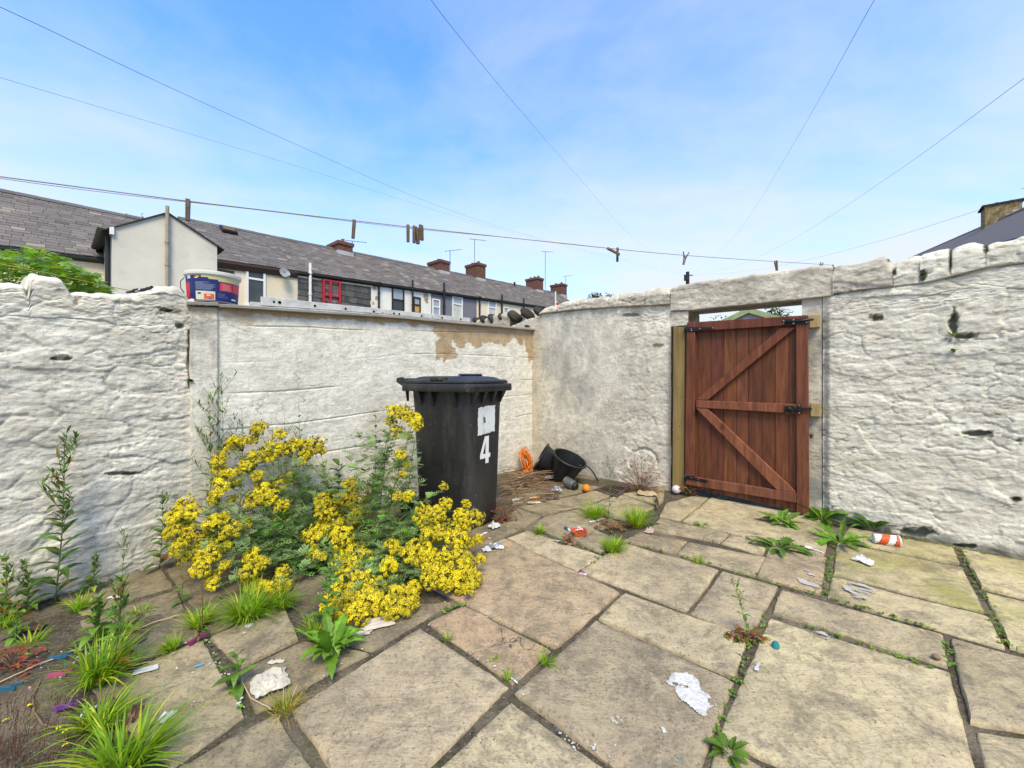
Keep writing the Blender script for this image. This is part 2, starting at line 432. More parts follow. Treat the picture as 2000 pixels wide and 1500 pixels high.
FLAGS = [  # photo corners, brightness, hue, algae
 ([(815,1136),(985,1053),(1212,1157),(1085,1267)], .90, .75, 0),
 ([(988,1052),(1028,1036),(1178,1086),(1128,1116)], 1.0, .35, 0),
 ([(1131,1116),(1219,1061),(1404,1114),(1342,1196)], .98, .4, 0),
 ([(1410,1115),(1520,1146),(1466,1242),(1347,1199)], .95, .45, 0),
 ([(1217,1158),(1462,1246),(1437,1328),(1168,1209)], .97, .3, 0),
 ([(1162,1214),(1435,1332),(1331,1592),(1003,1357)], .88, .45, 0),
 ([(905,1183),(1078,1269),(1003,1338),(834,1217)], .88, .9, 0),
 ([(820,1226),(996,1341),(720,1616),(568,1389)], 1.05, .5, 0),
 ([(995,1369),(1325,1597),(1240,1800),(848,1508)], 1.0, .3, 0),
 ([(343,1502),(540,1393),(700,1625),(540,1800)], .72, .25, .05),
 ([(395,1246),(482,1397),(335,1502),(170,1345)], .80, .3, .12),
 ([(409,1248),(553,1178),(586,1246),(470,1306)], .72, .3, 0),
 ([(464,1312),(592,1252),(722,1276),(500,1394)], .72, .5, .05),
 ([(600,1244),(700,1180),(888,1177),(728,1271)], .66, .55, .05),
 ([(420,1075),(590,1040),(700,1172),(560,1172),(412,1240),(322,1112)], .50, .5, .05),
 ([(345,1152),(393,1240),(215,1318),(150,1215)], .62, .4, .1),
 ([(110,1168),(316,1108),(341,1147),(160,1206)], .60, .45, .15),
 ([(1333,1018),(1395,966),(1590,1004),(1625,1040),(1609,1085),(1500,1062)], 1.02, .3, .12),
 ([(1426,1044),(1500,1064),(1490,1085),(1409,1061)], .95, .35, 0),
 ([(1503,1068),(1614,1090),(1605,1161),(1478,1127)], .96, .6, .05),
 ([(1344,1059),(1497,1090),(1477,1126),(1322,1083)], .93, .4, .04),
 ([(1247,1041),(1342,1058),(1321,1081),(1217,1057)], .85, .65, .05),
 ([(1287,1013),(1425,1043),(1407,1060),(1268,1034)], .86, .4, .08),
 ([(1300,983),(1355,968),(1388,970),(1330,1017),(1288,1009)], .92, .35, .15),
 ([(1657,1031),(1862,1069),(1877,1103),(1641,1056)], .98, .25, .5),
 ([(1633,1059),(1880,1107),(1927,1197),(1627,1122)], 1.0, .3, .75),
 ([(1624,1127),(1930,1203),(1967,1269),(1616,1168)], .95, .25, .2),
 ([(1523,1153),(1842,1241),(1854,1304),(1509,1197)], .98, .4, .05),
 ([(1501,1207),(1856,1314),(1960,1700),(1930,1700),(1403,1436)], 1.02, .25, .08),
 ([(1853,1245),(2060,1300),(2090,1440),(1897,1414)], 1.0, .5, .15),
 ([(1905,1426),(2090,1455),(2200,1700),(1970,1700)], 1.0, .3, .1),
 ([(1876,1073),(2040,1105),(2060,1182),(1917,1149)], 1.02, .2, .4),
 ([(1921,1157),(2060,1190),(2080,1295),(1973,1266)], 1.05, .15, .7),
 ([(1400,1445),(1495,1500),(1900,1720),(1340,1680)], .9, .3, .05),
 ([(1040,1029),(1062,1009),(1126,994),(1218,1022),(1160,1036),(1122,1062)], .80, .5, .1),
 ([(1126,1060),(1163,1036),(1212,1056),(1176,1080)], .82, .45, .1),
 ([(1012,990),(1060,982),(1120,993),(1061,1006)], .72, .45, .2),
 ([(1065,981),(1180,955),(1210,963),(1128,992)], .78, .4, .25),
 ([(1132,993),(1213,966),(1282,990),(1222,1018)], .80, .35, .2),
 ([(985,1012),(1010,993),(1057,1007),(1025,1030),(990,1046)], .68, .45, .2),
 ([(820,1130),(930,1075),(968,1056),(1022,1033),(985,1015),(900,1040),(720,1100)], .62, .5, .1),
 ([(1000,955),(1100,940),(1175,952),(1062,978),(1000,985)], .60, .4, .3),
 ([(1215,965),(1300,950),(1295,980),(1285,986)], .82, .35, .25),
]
def inset(poly, d):
    n = len(poly); out = []
    ar = sum(poly[i].x * poly[(i + 1) % n].y - poly[(i + 1) % n].x * poly[i].y for i in range(n))
    sg = 1 if ar > 0 else -1
    for i in range(n):
        p0, p1, p2 = poly[i - 1], poly[i], poly[(i + 1) % n]
        e1 = (p1 - p0).normalized(); e2 = (p2 - p1).normalized()
        n1 = Vector((-e1.y, e1.x)) * sg; n2 = Vector((-e2.y, e2.x)) * sg
        b = n1 + n2; b = b / max(.3, b.length_squared) * 2
        out.append(p1 + b * d)
    return out if ar > 0 else out[::-1]
def clip(poly, P, N):  # keep side where (x-P).N >= 0
    o = []
    for i in range(len(poly)):
        a, b = poly[i], poly[(i + 1) % len(poly)]; da, db = (a - P).dot(N), (b - P).dot(N)
        if da >= 0: o.append(a)
        if da * db < 0: o.append(a + (b - a) * (da / (da - db)))
    return o
def flag_grid(poly, seed, step=.028):
    """A slab of riven stone on the polygon: inner grid clipped by distance to the edges."""
    import mathutils.geometry as mg
    rr = random.Random(seed)
    n = len(poly)
    bnd = []
    for i in range(n):
        a, b = poly[i], poly[(i + 1) % n]; k = max(2, int((b - a).length / step))
        nn = Vector((-(b - a).y, (b - a).x)).normalized()
        for j in range(k):
            p = a.lerp(b, j / k)
            w = float(vnoise(p.x * 7, p.y * 7, seed)) * .003 + float(vnoise(p.x * 40, p.y * 40, seed)) * .0025
            if j == 0: w += .004
            bnd.append(p + nn * (w + .001))
    cx_ = sum((p for p in bnd), Vector((0, 0))) / len(bnd)
    ring2 = []
    for p in bnd: 
        d = (cx_ - p); ring2.append(p + d.normalized() * .008)
    pts = ring2[:]
    d1 = Vector((.752, -.659)); d2 = Vector((.659, .752))
    a_ = [p.dot(d1) for p in ring2]; b_ = [p.dot(d2) for p in ring2]
    x = min(a_) + step * .5
    ctr = []
    while x < max(a_):
        y = min(b_) + step * .5
        while y < max(b_):
            p = d1 * (x + rr.uniform(-.2, .2) * step) + d2 * (y + rr.uniform(-.2, .2) * step)
            ins = all(((ring2[(i + 1) % len(ring2)] - ring2[i]).x * (p - ring2[i]).y - (ring2[(i + 1) % len(ring2)] - ring2[i]).y * (p - ring2[i]).x) > -1 for i in range(0))
            # inside polygon and clear of the edge
            ok = True
            for i in range(n):
                A, B = poly[i], poly[(i + 1) % n]; e = (B - A).normalized()
                if e.x * (p - A).y - e.y * (p - A).x < .022: ok = False; break
            if ok: ctr.append(p)
            y += step
        x += step
    pts += ctr
    m = len(ring2)
    res = mg.delaunay_2d_cdt(pts, [(i, (i + 1) % m) for i in range(m)], [], 1, 1e-5)
    vs, fs = res[0], [list(f) for f in res[2]]
    return bnd, ring2, vs, fs
Vv, Ff, Aa = [], [], []
wallclip = []
FB0, FB1 = G(1040, 908), G(1605, 1011)
FB = Frame(FB0, FB1); FR = Frame(FB1, G(2000, 1090)); FA = Frame(FB0, G(370, 1083)); FL = Frame(G(370, 1083), G(0, 1200))
for k, (px, br, hue, alg) in enumerate(FLAGS):
    po = [Vector(G(u, v)[:2]) for u, v in px]
    po = inset(po, .0005)
    for fr in (FB, FR, FA, FL):
        po = clip(po, Vector((fr.O.x, fr.O.y)) + Vector((fr.n.x, fr.n.y)) * .015, Vector((fr.n.x, fr.n.y)))
    if len(po) < 3: continue
    rr = random.Random(k * 7 + 1)
    bnd, ring2, vs, fs = flag_grid(po, k)
    tx, ty, h0 = rr.uniform(-.004, .004), rr.uniform(-.004, .004), rr.uniform(.002, .008)
    c0 = sum((p for p in po), Vector((0, 0))) / len(po)
    def zz(p):
        return gz(p.x, p.y) + h0 + (p.x - c0.x) * tx + (p.y - c0.y) * ty
    b0 = len(Vv)
    for p in vs:
        Vv.append((p.x, p.y, zz(p) + float(fbm(p.x * 7, p.y * 7, k, 4, 11)) * .005 + float(vnoise(p.x * 45, p.y * 45, k)) * .0012))
    b1 = len(Vv)
    for p in bnd: Vv.append((p.x, p.y, zz(p) - .007))
    b2 = len(Vv)
    for p in bnd: Vv.append((p.x, p.y, zz(p) - .06))
    m = len(bnd)
    Ff += [[i + b0 for i in f] for f in fs]
    Ff += [[b1 + i, b1 + (i + 1) % m, b0 + (i + 1) % m, b0 + i] for i in range(m)]
    Ff += [[b2 + i, b2 + (i + 1) % m, b1 + (i + 1) % m, b1 + i] for i in range(m)]
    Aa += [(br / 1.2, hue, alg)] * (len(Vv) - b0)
t = NT('flagstone', .8, .25)
st = t.sep(t.attr('StainShade'))
w = t.warp(t.co((1, 1, 1)), 2.0, .35)
n1 = t.noise(2.4, 8, .65, w); n2 = t.noise(13, 7, .7); n3 = t.noise(90, 4, .7); n4 = t.noise(1.4, 9, .72, t.co((2, 9, 1), rot=(0, 0, .72)), 1.2)
hv = t.math('ADD', st[1], t.math('MULTIPLY', t.math('SUBTRACT', n1, .5), .9))
c = t.ramp(hv, [(.0, (.62, .52, .30)), (.28, (.55, .44, .26)), (.5, (.39, .305, .195)), (.7, (.50, .365, .215)), (1., (.48, .32, .185))])
c = t.mix(c, (.29, .235, .15), t.math('MULTIPLY', t.ramp(t.noise(1.9, 8, .7, w), [(.47, 0.), (.66, 1.)]), .6))
c = t.mix(c, (.17, .145, .11), t.math('MULTIPLY', t.ramp(n4, [(.52, 0.), (.74, 1.)]), .4))
c = t.mix(c, (.50, .43, .30), t.math('MULTIPLY', t.ramp(n4, [(.28, 1.), (.44, 0.)]), .4))
c = t.mix(c, (.13, .112, .088), t.math('MULTIPLY', t.ramp(n2, [(.50, 0.), (.66, 1.)]), .5))
c = t.mix(c, (.075, .066, .052), t.math('MULTIPLY', t.ramp(n3, [(.55, 0.), (.63, 1.)]), .5))
c = t.mix(c, (.56, .47, .33), t.math('MULTIPLY', t.ramp(n3, [(.36, 1.), (.44, 0.)]), .35))
sp = t.math('MULTIPLY', t.math('LESS_THAN', t.voro(38, 'F1', t.warp(t.co(), 20, .02)), .13), t.ramp(t.noise(3, 3, .6), [(.46, 0.), (.56, 1.)]))
c = t.mix(c, (.055, .05, .04), t.math('MULTIPLY', sp, .75))
sp2 = t.math('MULTIPLY', t.math('LESS_THAN', t.voro(26), .09), t.ramp(t.noise(2.2, 3, .6), [(.5, 0.), (.6, 1.)]))
c = t.mix(c, (.5, .47, .40), t.math('MULTIPLY', sp2, .6))
c = t.mix(c, (.27, .26, .055), t.math('MULTIPLY', t.ramp(t.noise(3.4, 7, .7), [(.40, 0.), (.62, 1.)]), st[2]))
crk = t.math('MULTIPLY', t.math('LESS_THAN', t.voro(1.0, 'DISTANCE_TO_EDGE', t.warp(t.co(), 5, .30)), .0022), t.ramp(t.noise(1.1, 2, .5), [(.52, 0.), (.56, 1.)]))
c = t.mix(c, (.07, .06, .045), t.math('MULTIPLY', crk, .8))
n8 = t.noise(7.5, 12, .82, w)
c = t.mix(c, (.15, .12, .085), t.math('MULTIPLY', t.ramp(n8, [(.50, 0.), (.60, 1.)]), .55))
n7 = t.noise(5.5, 9, .75, w, .8)
c = t.mix(c, (.17, .14, .10), t.math('MULTIPLY', t.ramp(n7, [(.54, 0.), (.60, 1.)]), .5))
c = t.mix(c, (.58, .47, .32), t.math('MULTIPLY', t.ramp(n7, [(.36, 1.), (.43, 0.)]), .45))
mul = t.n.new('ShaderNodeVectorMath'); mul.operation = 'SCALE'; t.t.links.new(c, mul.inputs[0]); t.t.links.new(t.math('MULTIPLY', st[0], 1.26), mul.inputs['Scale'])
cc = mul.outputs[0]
h = t.math('ADD', t.math('MULTIPLY', n4, 1.1), t.math('ADD', t.math('MULTIPLY', n2, .7), t.math('ADD', t.math('MULTIPLY', n3, .3), t.math('SUBTRACT', t.math('MULTIPLY', n7, .6), crk))))
m_flag = t.out(cc, t.bump(h, .8, .012), t.ramp(n1, [(.3, .65), (.7, .9)]))
pav = np_mesh('paving', np.array(Vv), [], m_flag, None, np.array(Aa), False, Ff)
pav.data.polygons.foreach_set('use_smooth', [True] * len(pav.data.polygons)); pav.data.set_sharp_from_angle(angle=R(50))
tag(pav, kind='structure', label='worn buff stone flagstones laid in the yard')

# ------------------------------------------------------------------ yard walls
def blobs(u, v, L, seed=0, nz=.35):
    m = np.zeros_like(u)
    w1 = fbm(u * .06, v * .06, 0, 4, seed) * nz * 2.2
    for (cu, cv, ru, rv) in L:
        d = np.sqrt(((u - cu) / ru) ** 2 + ((v - cv) / rv) ** 2)
        m = np.maximum(m, sstep(1.1, .75, d + w1))
    return m
def rubble(seed, amp=1.0, holes=None, fr=None):
    def f(s, z, d):
        wx = s / .30 + .45 * fbm(s * 3, z * 3, 0, 3, seed) ; wy = z / .125 + .5 * fbm(s * 3 + 9, z * 3, 0, 3, seed + 1)
        f1, f2, c = worley(wx, wy, seed)
        e = f2 - f1
        r = .006 * sstep(0.0, .10, e) * sstep(-.4, .2, fbm(s * 3, z * 3, 5, 3, seed)) + (c - .5) * .014
        q = z / .085 + 2.2 * fbm(s * 2.6, z * 4, 0, 5, seed + 6, .6) + c * 1.7
        fr_ = q - np.floor(q)
        led = np.where(fr_ < .22, fr_ / .22, 1 - .75 * (fr_ - .22) / .78)      # ledges: sharp underside, long fall above
        r = r + .007 * (led - .5) * sstep(-.05, .3, fbm(s * 4, z * 6, 0, 3, seed + 7))
        r = r + .008 * (ridged(s * 3.2 + .4 * vnoise(s * 5, z * 5, 0, seed), z * 11, 4, seed + 2) - .62)
        r = r + .008 * fbm(s * 10, z * 20, 0, 5, seed + 3, .62) + .007 * fbm(s * 30, z * 52, 0, 4, seed + 4, .65)
        ck = np.abs(vnoise(s * 4.2 + .5 * fbm(s * 9, z * 9, 0, 3, seed), z * 15 + 1.0 * fbm(s * 6, z * 6, 3, 3, seed), 0, seed + 12))
        r = r - .014 * sstep(.07, .0, ck) * sstep(.02, .22, fbm(s * 3.4, z * 4.4, 0, 3, seed + 13))
        if holes:
            P = np.array(fr.O) + s[..., None] * np.array(fr.d); P[..., 2] = z
            u, v = proj(P); r = r - .05 * blobs(u, v, holes, seed)
        return r * amp
    return f
m_rub = whitewash('whitewashed_rubble', (.84, .785, .66), (.71, .65, .53), (.40, .33, .22), .40, .35, crack=.25)
m_rub2 = whitewash('whitewashed_rubble_dirty', (.83, .78, .67), (.67, .62, .515), (.33, .28, .20), .5, .6, (3, 3, 12), .25)
m_blk = whitewash('painted_blockwork', (.82, .78, .68), (.72, .675, .57), (.48, .44, .37), .28, .2, (4, 4, 9), .35, .25)
m_ren = whitewash('weathered_render', (.80, .735, .61), (.62, .565, .46), (.30, .265, .22), .45, 1.0, (5, 5, 1.5), .3, .35)
m_lin = whitewash('limewashed_stone', (.70, .635, .52), (.52, .465, .37), (.22, .19, .15), .6, .5, (4, 4, 10), .2)
zlow = lambda a: -.12
nostain = lambda *k: np.zeros((len(k[0]), 3))

# -- left rubble wall
HL = [(352, 636, 9, 5), (372, 700, 5, 60), (300, 520, 5, 4), (150, 585, 7, 12), (55, 567, 6, 10), (240, 925, 30, 3), (120, 700, 25, 4), (330, 607, 14, 4)]
topL = [(-420, 520), (-200, 540), (-60, 553), (0, 550), (20, 553), (47, 558), (55, 566), (60, 540), (66, 531), (80, 537), (120, 545), (131, 560), (140, 575), (148, 574), (165, 570), (210, 571), (255, 575), (300, 568), (312, 562), (340, 558), (357, 562), (372, 580)]
wl_ = thing('rubble_wall', 'rough whitewashed rubble wall on the left with an uneven broken top and one upright peaked stone', 'wall', tuple(FL.O))
ztL = prof(FL, topL)
def stL(s, z, u, v, fr, d):
    o = np.zeros((len(u), 3)); o[:, 1] = blobs(u, v, HL, 3, .9) * fr * .75  # sunken holes also get their shade in the colour
    o[:, 1] = np.maximum(o[:, 1], .55 * sstep(.10, .0, z - .02 + .06 * fbm(s * 8, z * 8, 0, 3, 5)) * fr * sstep(.45, .6, fbm(s * 5, z * 5, 0, 4, 8) * .5 + .5))
    return o
rough_wall('wall_body', FL, -.03, 1.95, zlow, lambda a: float(ztL(a)), .32, rubble(21, .72, HL, FL), m_rub2, wl_, 0, .0065, .006, .035, stL, .012, 1)

# -- painted block wall at the back
bw = thing('block_wall', 'white painted block wall with cracked paint, brown bare render patch and a grey metal coping', 'wall', tuple(FA.O))
ptsA = [(370, 597), (425, 599), (600, 610), (760, 620), (900, 633), (1052, 646)]
ztA = prof(FA, ptsA)
COURSES = [[(428, 636), (600, 640), (760, 646), (850, 648), (1040, 652)], [(428, 709), (560, 705), (660, 704), (760, 695), (850, 690)], [(436, 768), (560, 763), (640, 757), (760, 747), (800, 744)],
           [(470, 838), (600, 824), (700, 809), (800, 796), (1040, 770)], [(430, 920), (700, 872), (1030, 810)]]
CF = [prof(FA, c) for c in COURSES]
VJ = [(467, 640, 705), (560, 706, 765), (571, 642, 704), (608, 706, 760), (656, 644, 702), (700, 700, 750), (517, 766, 830), (730, 648, 690), (640, 760, 815), (560, 840, 900)]
def dA(s, z, d):
    r = .004 * fbm(s * 2.5, z * 2.5, 0, 4, 4) + .0022 * fbm(s * 18, z * 26, 0, 4, 5) + .003 * (ridged(s * 4, z * 10, 3, 8) - .6)
    for k, c in enumerate(CF):
        dz = z - c(s) - .004 * vnoise(s * 7, 0, k); r = r - .008 * np.exp(-(dz / .0048) ** 2) * sstep(-.5, .1, fbm(s * 2.2, 0, k, 3, 90))
    for (u, v0, v1) in VJ:
        sj, za = FA.hit(u, v0); _, zb_ = FA.hit(u, v1)
        r = r - .003 * np.exp(-((s - sj) / .008) ** 2) * (z < za) * (z > zb_)
    return r
def stA(s, z, u, v, fr, d):
    o = np.zeros((len(u), 3)); n = fbm(s * 9, z * 9, 0, 5, 2)
    band = sstep(.055, .035, d + n * .045)
    p = sstep(847, 849.5, u + n * 22) * sstep(673, 671, v + n * 22)
    p = np.maximum(p, sstep(849, 851, u + n * 16) * sstep(882, 880, u + n * 22) * sstep(706, 704, v + n * 26))
    p = np.maximum(p, sstep(1029, 1031, u + n * 14) * sstep(709, 706, v + n * 20))
    p = np.maximum(p, sstep(600, 470, u + n * 60) * sstep(425, 440, u) * sstep(.11, .07, d + n * .09) * .7)
    o[:, 0] = np.maximum(band, p) * fr
    o[:, 2] = .5 * sstep(.55, .0, z + .35 * n) * sstep(.5, .8, n * .5 + .55) * fr
    return o
sP = FA.s_at(425)
rough_wall('wall_face', FA, .0, sP, zlow, lambda a: float(ztA(a)), .20, dA, m_blk, bw, 0, .010, .0045, .006, stA, .002, 2)
def dP(s, z, d): return .004 * fbm(s * 6, z * 4, 0, 4, 14) + .0015 * fbm(s * 40, z * 40, 0, 3, 15)
def stP(s, z, u, v, fr, d):
    o = np.zeros((len(u), 3)); n = fbm(s * 9, z * 5, 0, 5, 12); o[:, 2] = .7 * sstep(.1, .7, n + .25) * fr; o[:, 0] = .8 * sstep(.06, .03, d + n * .05) * fr; return o
rough_wall('rendered_pier', FA, sP + .001, FA.s_at(372, .018), zlow, lambda a: float(ztA(a)) - .004, .22, dP, whitewash('pier_render', (.78, .73, .63), (.62, .575, .48), (.36, .31, .24), .4, .7, (6, 6, 2)), bw, .018, .009, .009, .012, stP, .003, 3)
m_flash = plain('grey_flashing', (.36, .335, .30), .7, .3, 0, .35, 12)
mb = MB()
for (u0, u1, dz) in ((366, 427, .006), (428, 886, 0.0), (884, 1054, .003)):
    mb = MB()
    s0_, s1_ = FA.s_at(u0, .045), FA.s_at(u1, .045); N = 14
    A = [s0_ + (s1_ - s0_) * k / N for k in range(N + 1)]
    wob = [random.Random(int(a * 997)).uniform(-.002, .002) for a in A]
    rows = [(.045, -.004), (.047, .012), (.043, .016), (-.10, .030), (-.245, .018), (-.247, -.006), (.0, -.006)]
    vs = [FA.pt(a, float(ztA(a)) + dz + z + w_, n) for a, w_ in zip(A, wob) for (n, z) in rows]; m = len(rows)
    mb.add(vs, [(i * m + j, i * m + (j + 1) % m, (i + 1) * m + (j + 1) % m, (i + 1) * m + j) for i in range(N) for j in range(m)] + [list(range(m)), [N * m + j for j in range(m)][::-1]])
    mb.build('coping_sheet', m_flash, bw)

# -- gate wall
gw = thing('gate_wall', 'whitewashed stone wall with a gateway, long stone lintel and rounded coping stones', 'wall', tuple(FB.O))
HB = [(1258, 1010, 3, 3), (1285, 675, 10, 4), (1235, 615, 16, 3)]
botcopeL = prof(FB, [(985, 640), (1060, 612), (1128, 604), (1208, 599), (1310, 594)])
sGap = FB.s_at(1311)
rb = rubble(33, .62)
def dBL(s, z, d):
    k = sstep(FB.s_at(1190), FB.s_at(1235), s + .10 * fbm(s * 5, z * 4, 0, 3, 6))
    smooth = .009 * fbm(s * 2, z * 2, 0, 4, 40) + .0025 * fbm(s * 25, z * 25, 0, 4, 41)
    P = np.array(FB.O) + s[..., None] * np.array(FB.d); P[..., 2] = z
    u, v = proj(P)
    arch = np.exp(-((np.hypot((u - 1256) / 27, (v - 905) / 28) - 1) / .09) ** 2) * (v < 912)
    return smooth * (1 - k) + rb(s, z, d) * k - .02 * arch * k
def stBL(s, z, u, v, fr, d):
    o = np.zeros((len(u), 3)); n = fbm(s * 4, z * 2.4, 0, 5, 7); k = sstep(1230, 1160, u + 30 * n)
    o[:, 2] = np.clip(.5 * sstep(.0, .5, n + .05), 0, 1) * k * fr
    o[:, 1] = blobs(u, v, HB, 6) * fr * .8
    o[:, 0] = .35 * sstep(1064, 1048, u + n * 14) * fr
    o[:, 0] = np.maximum(o[:, 0], .6 * sstep(1300, 1308, u + n * 6) * sstep(640, 660, v) * fr)
    return o
rough_wall('wall_face', FB, -.35, sGap, zlow, lambda a: float(botcopeL(a)), .32, dBL, m_ren, gw, 0, .009, .009, .03, stBL, .006, 5)
def cope(fr, u0, u1, top, bot, seed, mat, n0=.028, parent=None, hol=None):
    zt = prof(fr, top, n0) if isinstance(top, list) else (lambda a: top); zb = lambda a: float(bot(a)) - .004
    rb_ = rubble(seed, 1.0)
    def dc(s, z, d): return rb_(s, z, d)
    def st(s, z, u, v, f, d):
        o = np.zeros((len(u), 3))
        if hol: o[:, 1] = blobs(u, v, hol, 3)  # paints shade into the gaps between coping stones
        return o
    a, b = fr.s_at(u0, n0) - .008, fr.s_at(u1, n0) + .008
    e = .05
    def ztf(s):   # each stone falls away at its ends
        k = min(1, max(0, (s - a) / e)); k2 = min(1, max(0, (b - s) / e))
        return max(zb(s) + .03, float(zt(s)) - .022 * (1 - math.sqrt(1 - (1 - k) ** 2)) - .022 * (1 - math.sqrt(1 - (1 - k2) ** 2)))
    return rough_wall('coping_stone', fr, a, b, zb, ztf, .36, dc, mat, parent, n0, .009, .009, .07, st, .012, seed)
for k, (u0, u1, top) in enumerate([(1052, 1086, [(1052, 606), (1062, 600), (1086, 592)]), (1087, 1130, [(1087, 592), (1100, 587), (1130, 583)]), (1131, 1157, [(1131, 583), (1157, 580)]),
        (1159, 1185, [(1159, 581), (1172, 578), (1185, 578)]), (1186, 1205, [(1186, 579), (1205, 575)]), (1207, 1258, [(1207, 573), (1230, 568), (1258, 566)]), (1259, 1307, [(1259, 566), (1285, 561), (1307, 561)])]):
    cope(FB, u0, u1, top, botcopeL, 60 + k, m_lin, .03, gw)
# the lintel and the pier under it
ltop = prof(FB, [(1305, 561), (1345, 552), (1420, 541), (1500, 530), (1580, 521), (1627, 517)], .02)
lbot = prof(FB, [(1305, 607), (1345, 606), (1565, 584), (1627, 577)], .02)
def dS(s, z, d): return .010 * fbm(s * 5, z * 5, 0, 4, 70) + .006 * fbm(s * 14, z * 24, 0, 4, 71) + .003 * fbm(s * 60, z * 60, 0, 3, 72)
rough_wall('lintel', FB, FB.s_at(1310, .02), FB.s_at(1628, .02), lambda a: float(lbot(a)), lambda a: float(ltop(a)), .33, dS, m_lin, gw, .02, .008, .007, .03, nostain, .008, 9)
zpier = FB.hit(1330, 637)[1]
rough_wall('pier_stone', FB, sGap + .001, FB.s_at(1345), lambda a: zpier, lambda a: float(lbot(a)) - .002, .30, dS, m_lin, gw, .006, .008, .008, .01, nostain, .002, 11)
rough_wall('gateway_reveal', FB, sGap + .001, FB.s_at(1345), zlow, lambda a: zpier - .002, .20, dS, m_lin, gw, -.11, .012, .012, .01, nostain, .002, 12)
sJ0, sJ1 = FB.s_at(1566, -.01), FB.s_at(1606, -.01)
zj = prof(FB, [(1560, 583), (1612, 578)], -.01)
def dJ(s, z, d): return .004 * fbm(s * 8, z * 4, 0, 4, 80) + .002 * fbm(s * 40, z * 40, 0, 3, 81)
def stJ(s, z, u, v, fr, d):
    o = np.zeros((len(u), 3)); n = fbm(s * 12, z * 4, 0, 5, 17); o[:, 2] = .85 * sstep(-.2, .5, n + .1) * fr * sstep(640, 660, v); o[:, 1] = blobs(u, v, [(1584, 852, 4, 6)], 2, .2); return o
rough_wall('jamb_stone', FB, sJ0, sJ1, zlow, lambda a: float(zj(a)) - .002, .30, dJ, m_lin, gw, -.012, .008, .009, .012, stJ, .002, 13)
# right hand stretch
HR = [(1862, 632, 9, 24), (1882, 657, 22, 6), (1908, 846, 36, 5), (1712, 622, 9, 6), (1790, 1040, 40, 8), (1858, 500, 5, 26), (1748, 531, 5, 9), (1802, 535, 7, 11), (1926, 485, 4, 12), (1990, 860, 8, 4), (1985, 975, 9, 4), (1880, 1066, 24, 4)]
botcopeR = prof(FR, [(1600, 578), (1678, 566), (1812, 551), (1927, 522), (2000, 512), (2200, 480)])
def stR(s, z, u, v, fr, d):
    o = np.zeros((len(u), 3)); o[:, 1] = blobs(u, v, HR, 5, .9) * fr * .8  # holes and coping gaps darkened in colour as well as sunk
    n = fbm(s * 8, z * 8, 0, 4, 31)
    o[:, 1] = np.maximum(o[:, 1], .7 * sstep(.07, .0, z - .045 + .07 * n) * fr)
    return o
sR0 = FR.s_at(1606)
rr_ = rubble(45, .68, HR, FR)
rough_wall('rubble_face', FR, sR0, 3.1, zlow, lambda a: float(botcopeR(a)), .34, lambda s, z, d: rr_(s, z, d) - .03 * sstep(.05, 0, s - sR0), m_rub, gw, .005, .0062, .0058, .03, stR, .006, 15)
zEnd = FR.hit(2190, 425, .02)[1]
HC = [(1858, 500, 5, 26), (1748, 531, 5, 9), (1802, 535, 7, 11), (1926, 485, 4, 12), (1735, 508, 6, 5)]
for k, (u0, u1, top) in enumerate([(1629, 1742, [(1629, 519), (1650, 515), (1690, 505), (1725, 502), (1742, 509)]), (1745, 1799, [(1745, 509), (1770, 498), (1799, 490)]), (1801, 1856, [(1801, 487), (1830, 484), (1856, 485)]),
        (1862, 1923, [(1862, 481), (1890, 473), (1923, 473)]), (1928, 2030, [(1928, 474), (1960, 466), (2030, 452)]), (2034, 2110, [(2034, 452), (2110, 440)]), (2114, 2190, [(2114, 440), (2190, 425)]), (2194, 2330, zEnd), (2336, 2600, zEnd), (2610, 3000, zEnd + .01), (3020, 4200, zEnd)]):
    cope(FR, u0, u1, top, botcopeR, 90 + k, m_rub if k else m_lin, .02, gw, HC)
m_lwood = woodmat('pale_timber', (.42, .31, .14), (.33, .235, .10), (4, 4, 1), 3)
for (u0, v0, u1, v1) in ((1581, 614, 1600, 640), (1583, 788, 1602, 813)):
    a0, z0_ = FB.hit(u0, v1, .05); a1, z1_ = FB.hit(u1, v0, .05)
    mb = MB(); mb.hexa([FB.pt(a0, z0_, -.01), FB.pt(a1, z0_, -.01), FB.pt(a1, z0_, .05), FB.pt(a0, z0_, .05), FB.pt(a0, z1_, -.01), FB.pt(a1, z1_, -.01), FB.pt(a1, z1_, .05), FB.pt(a0, z1_, .05)])
    mb.build('keeper_block', m_lwood, gw, bevel=.003)

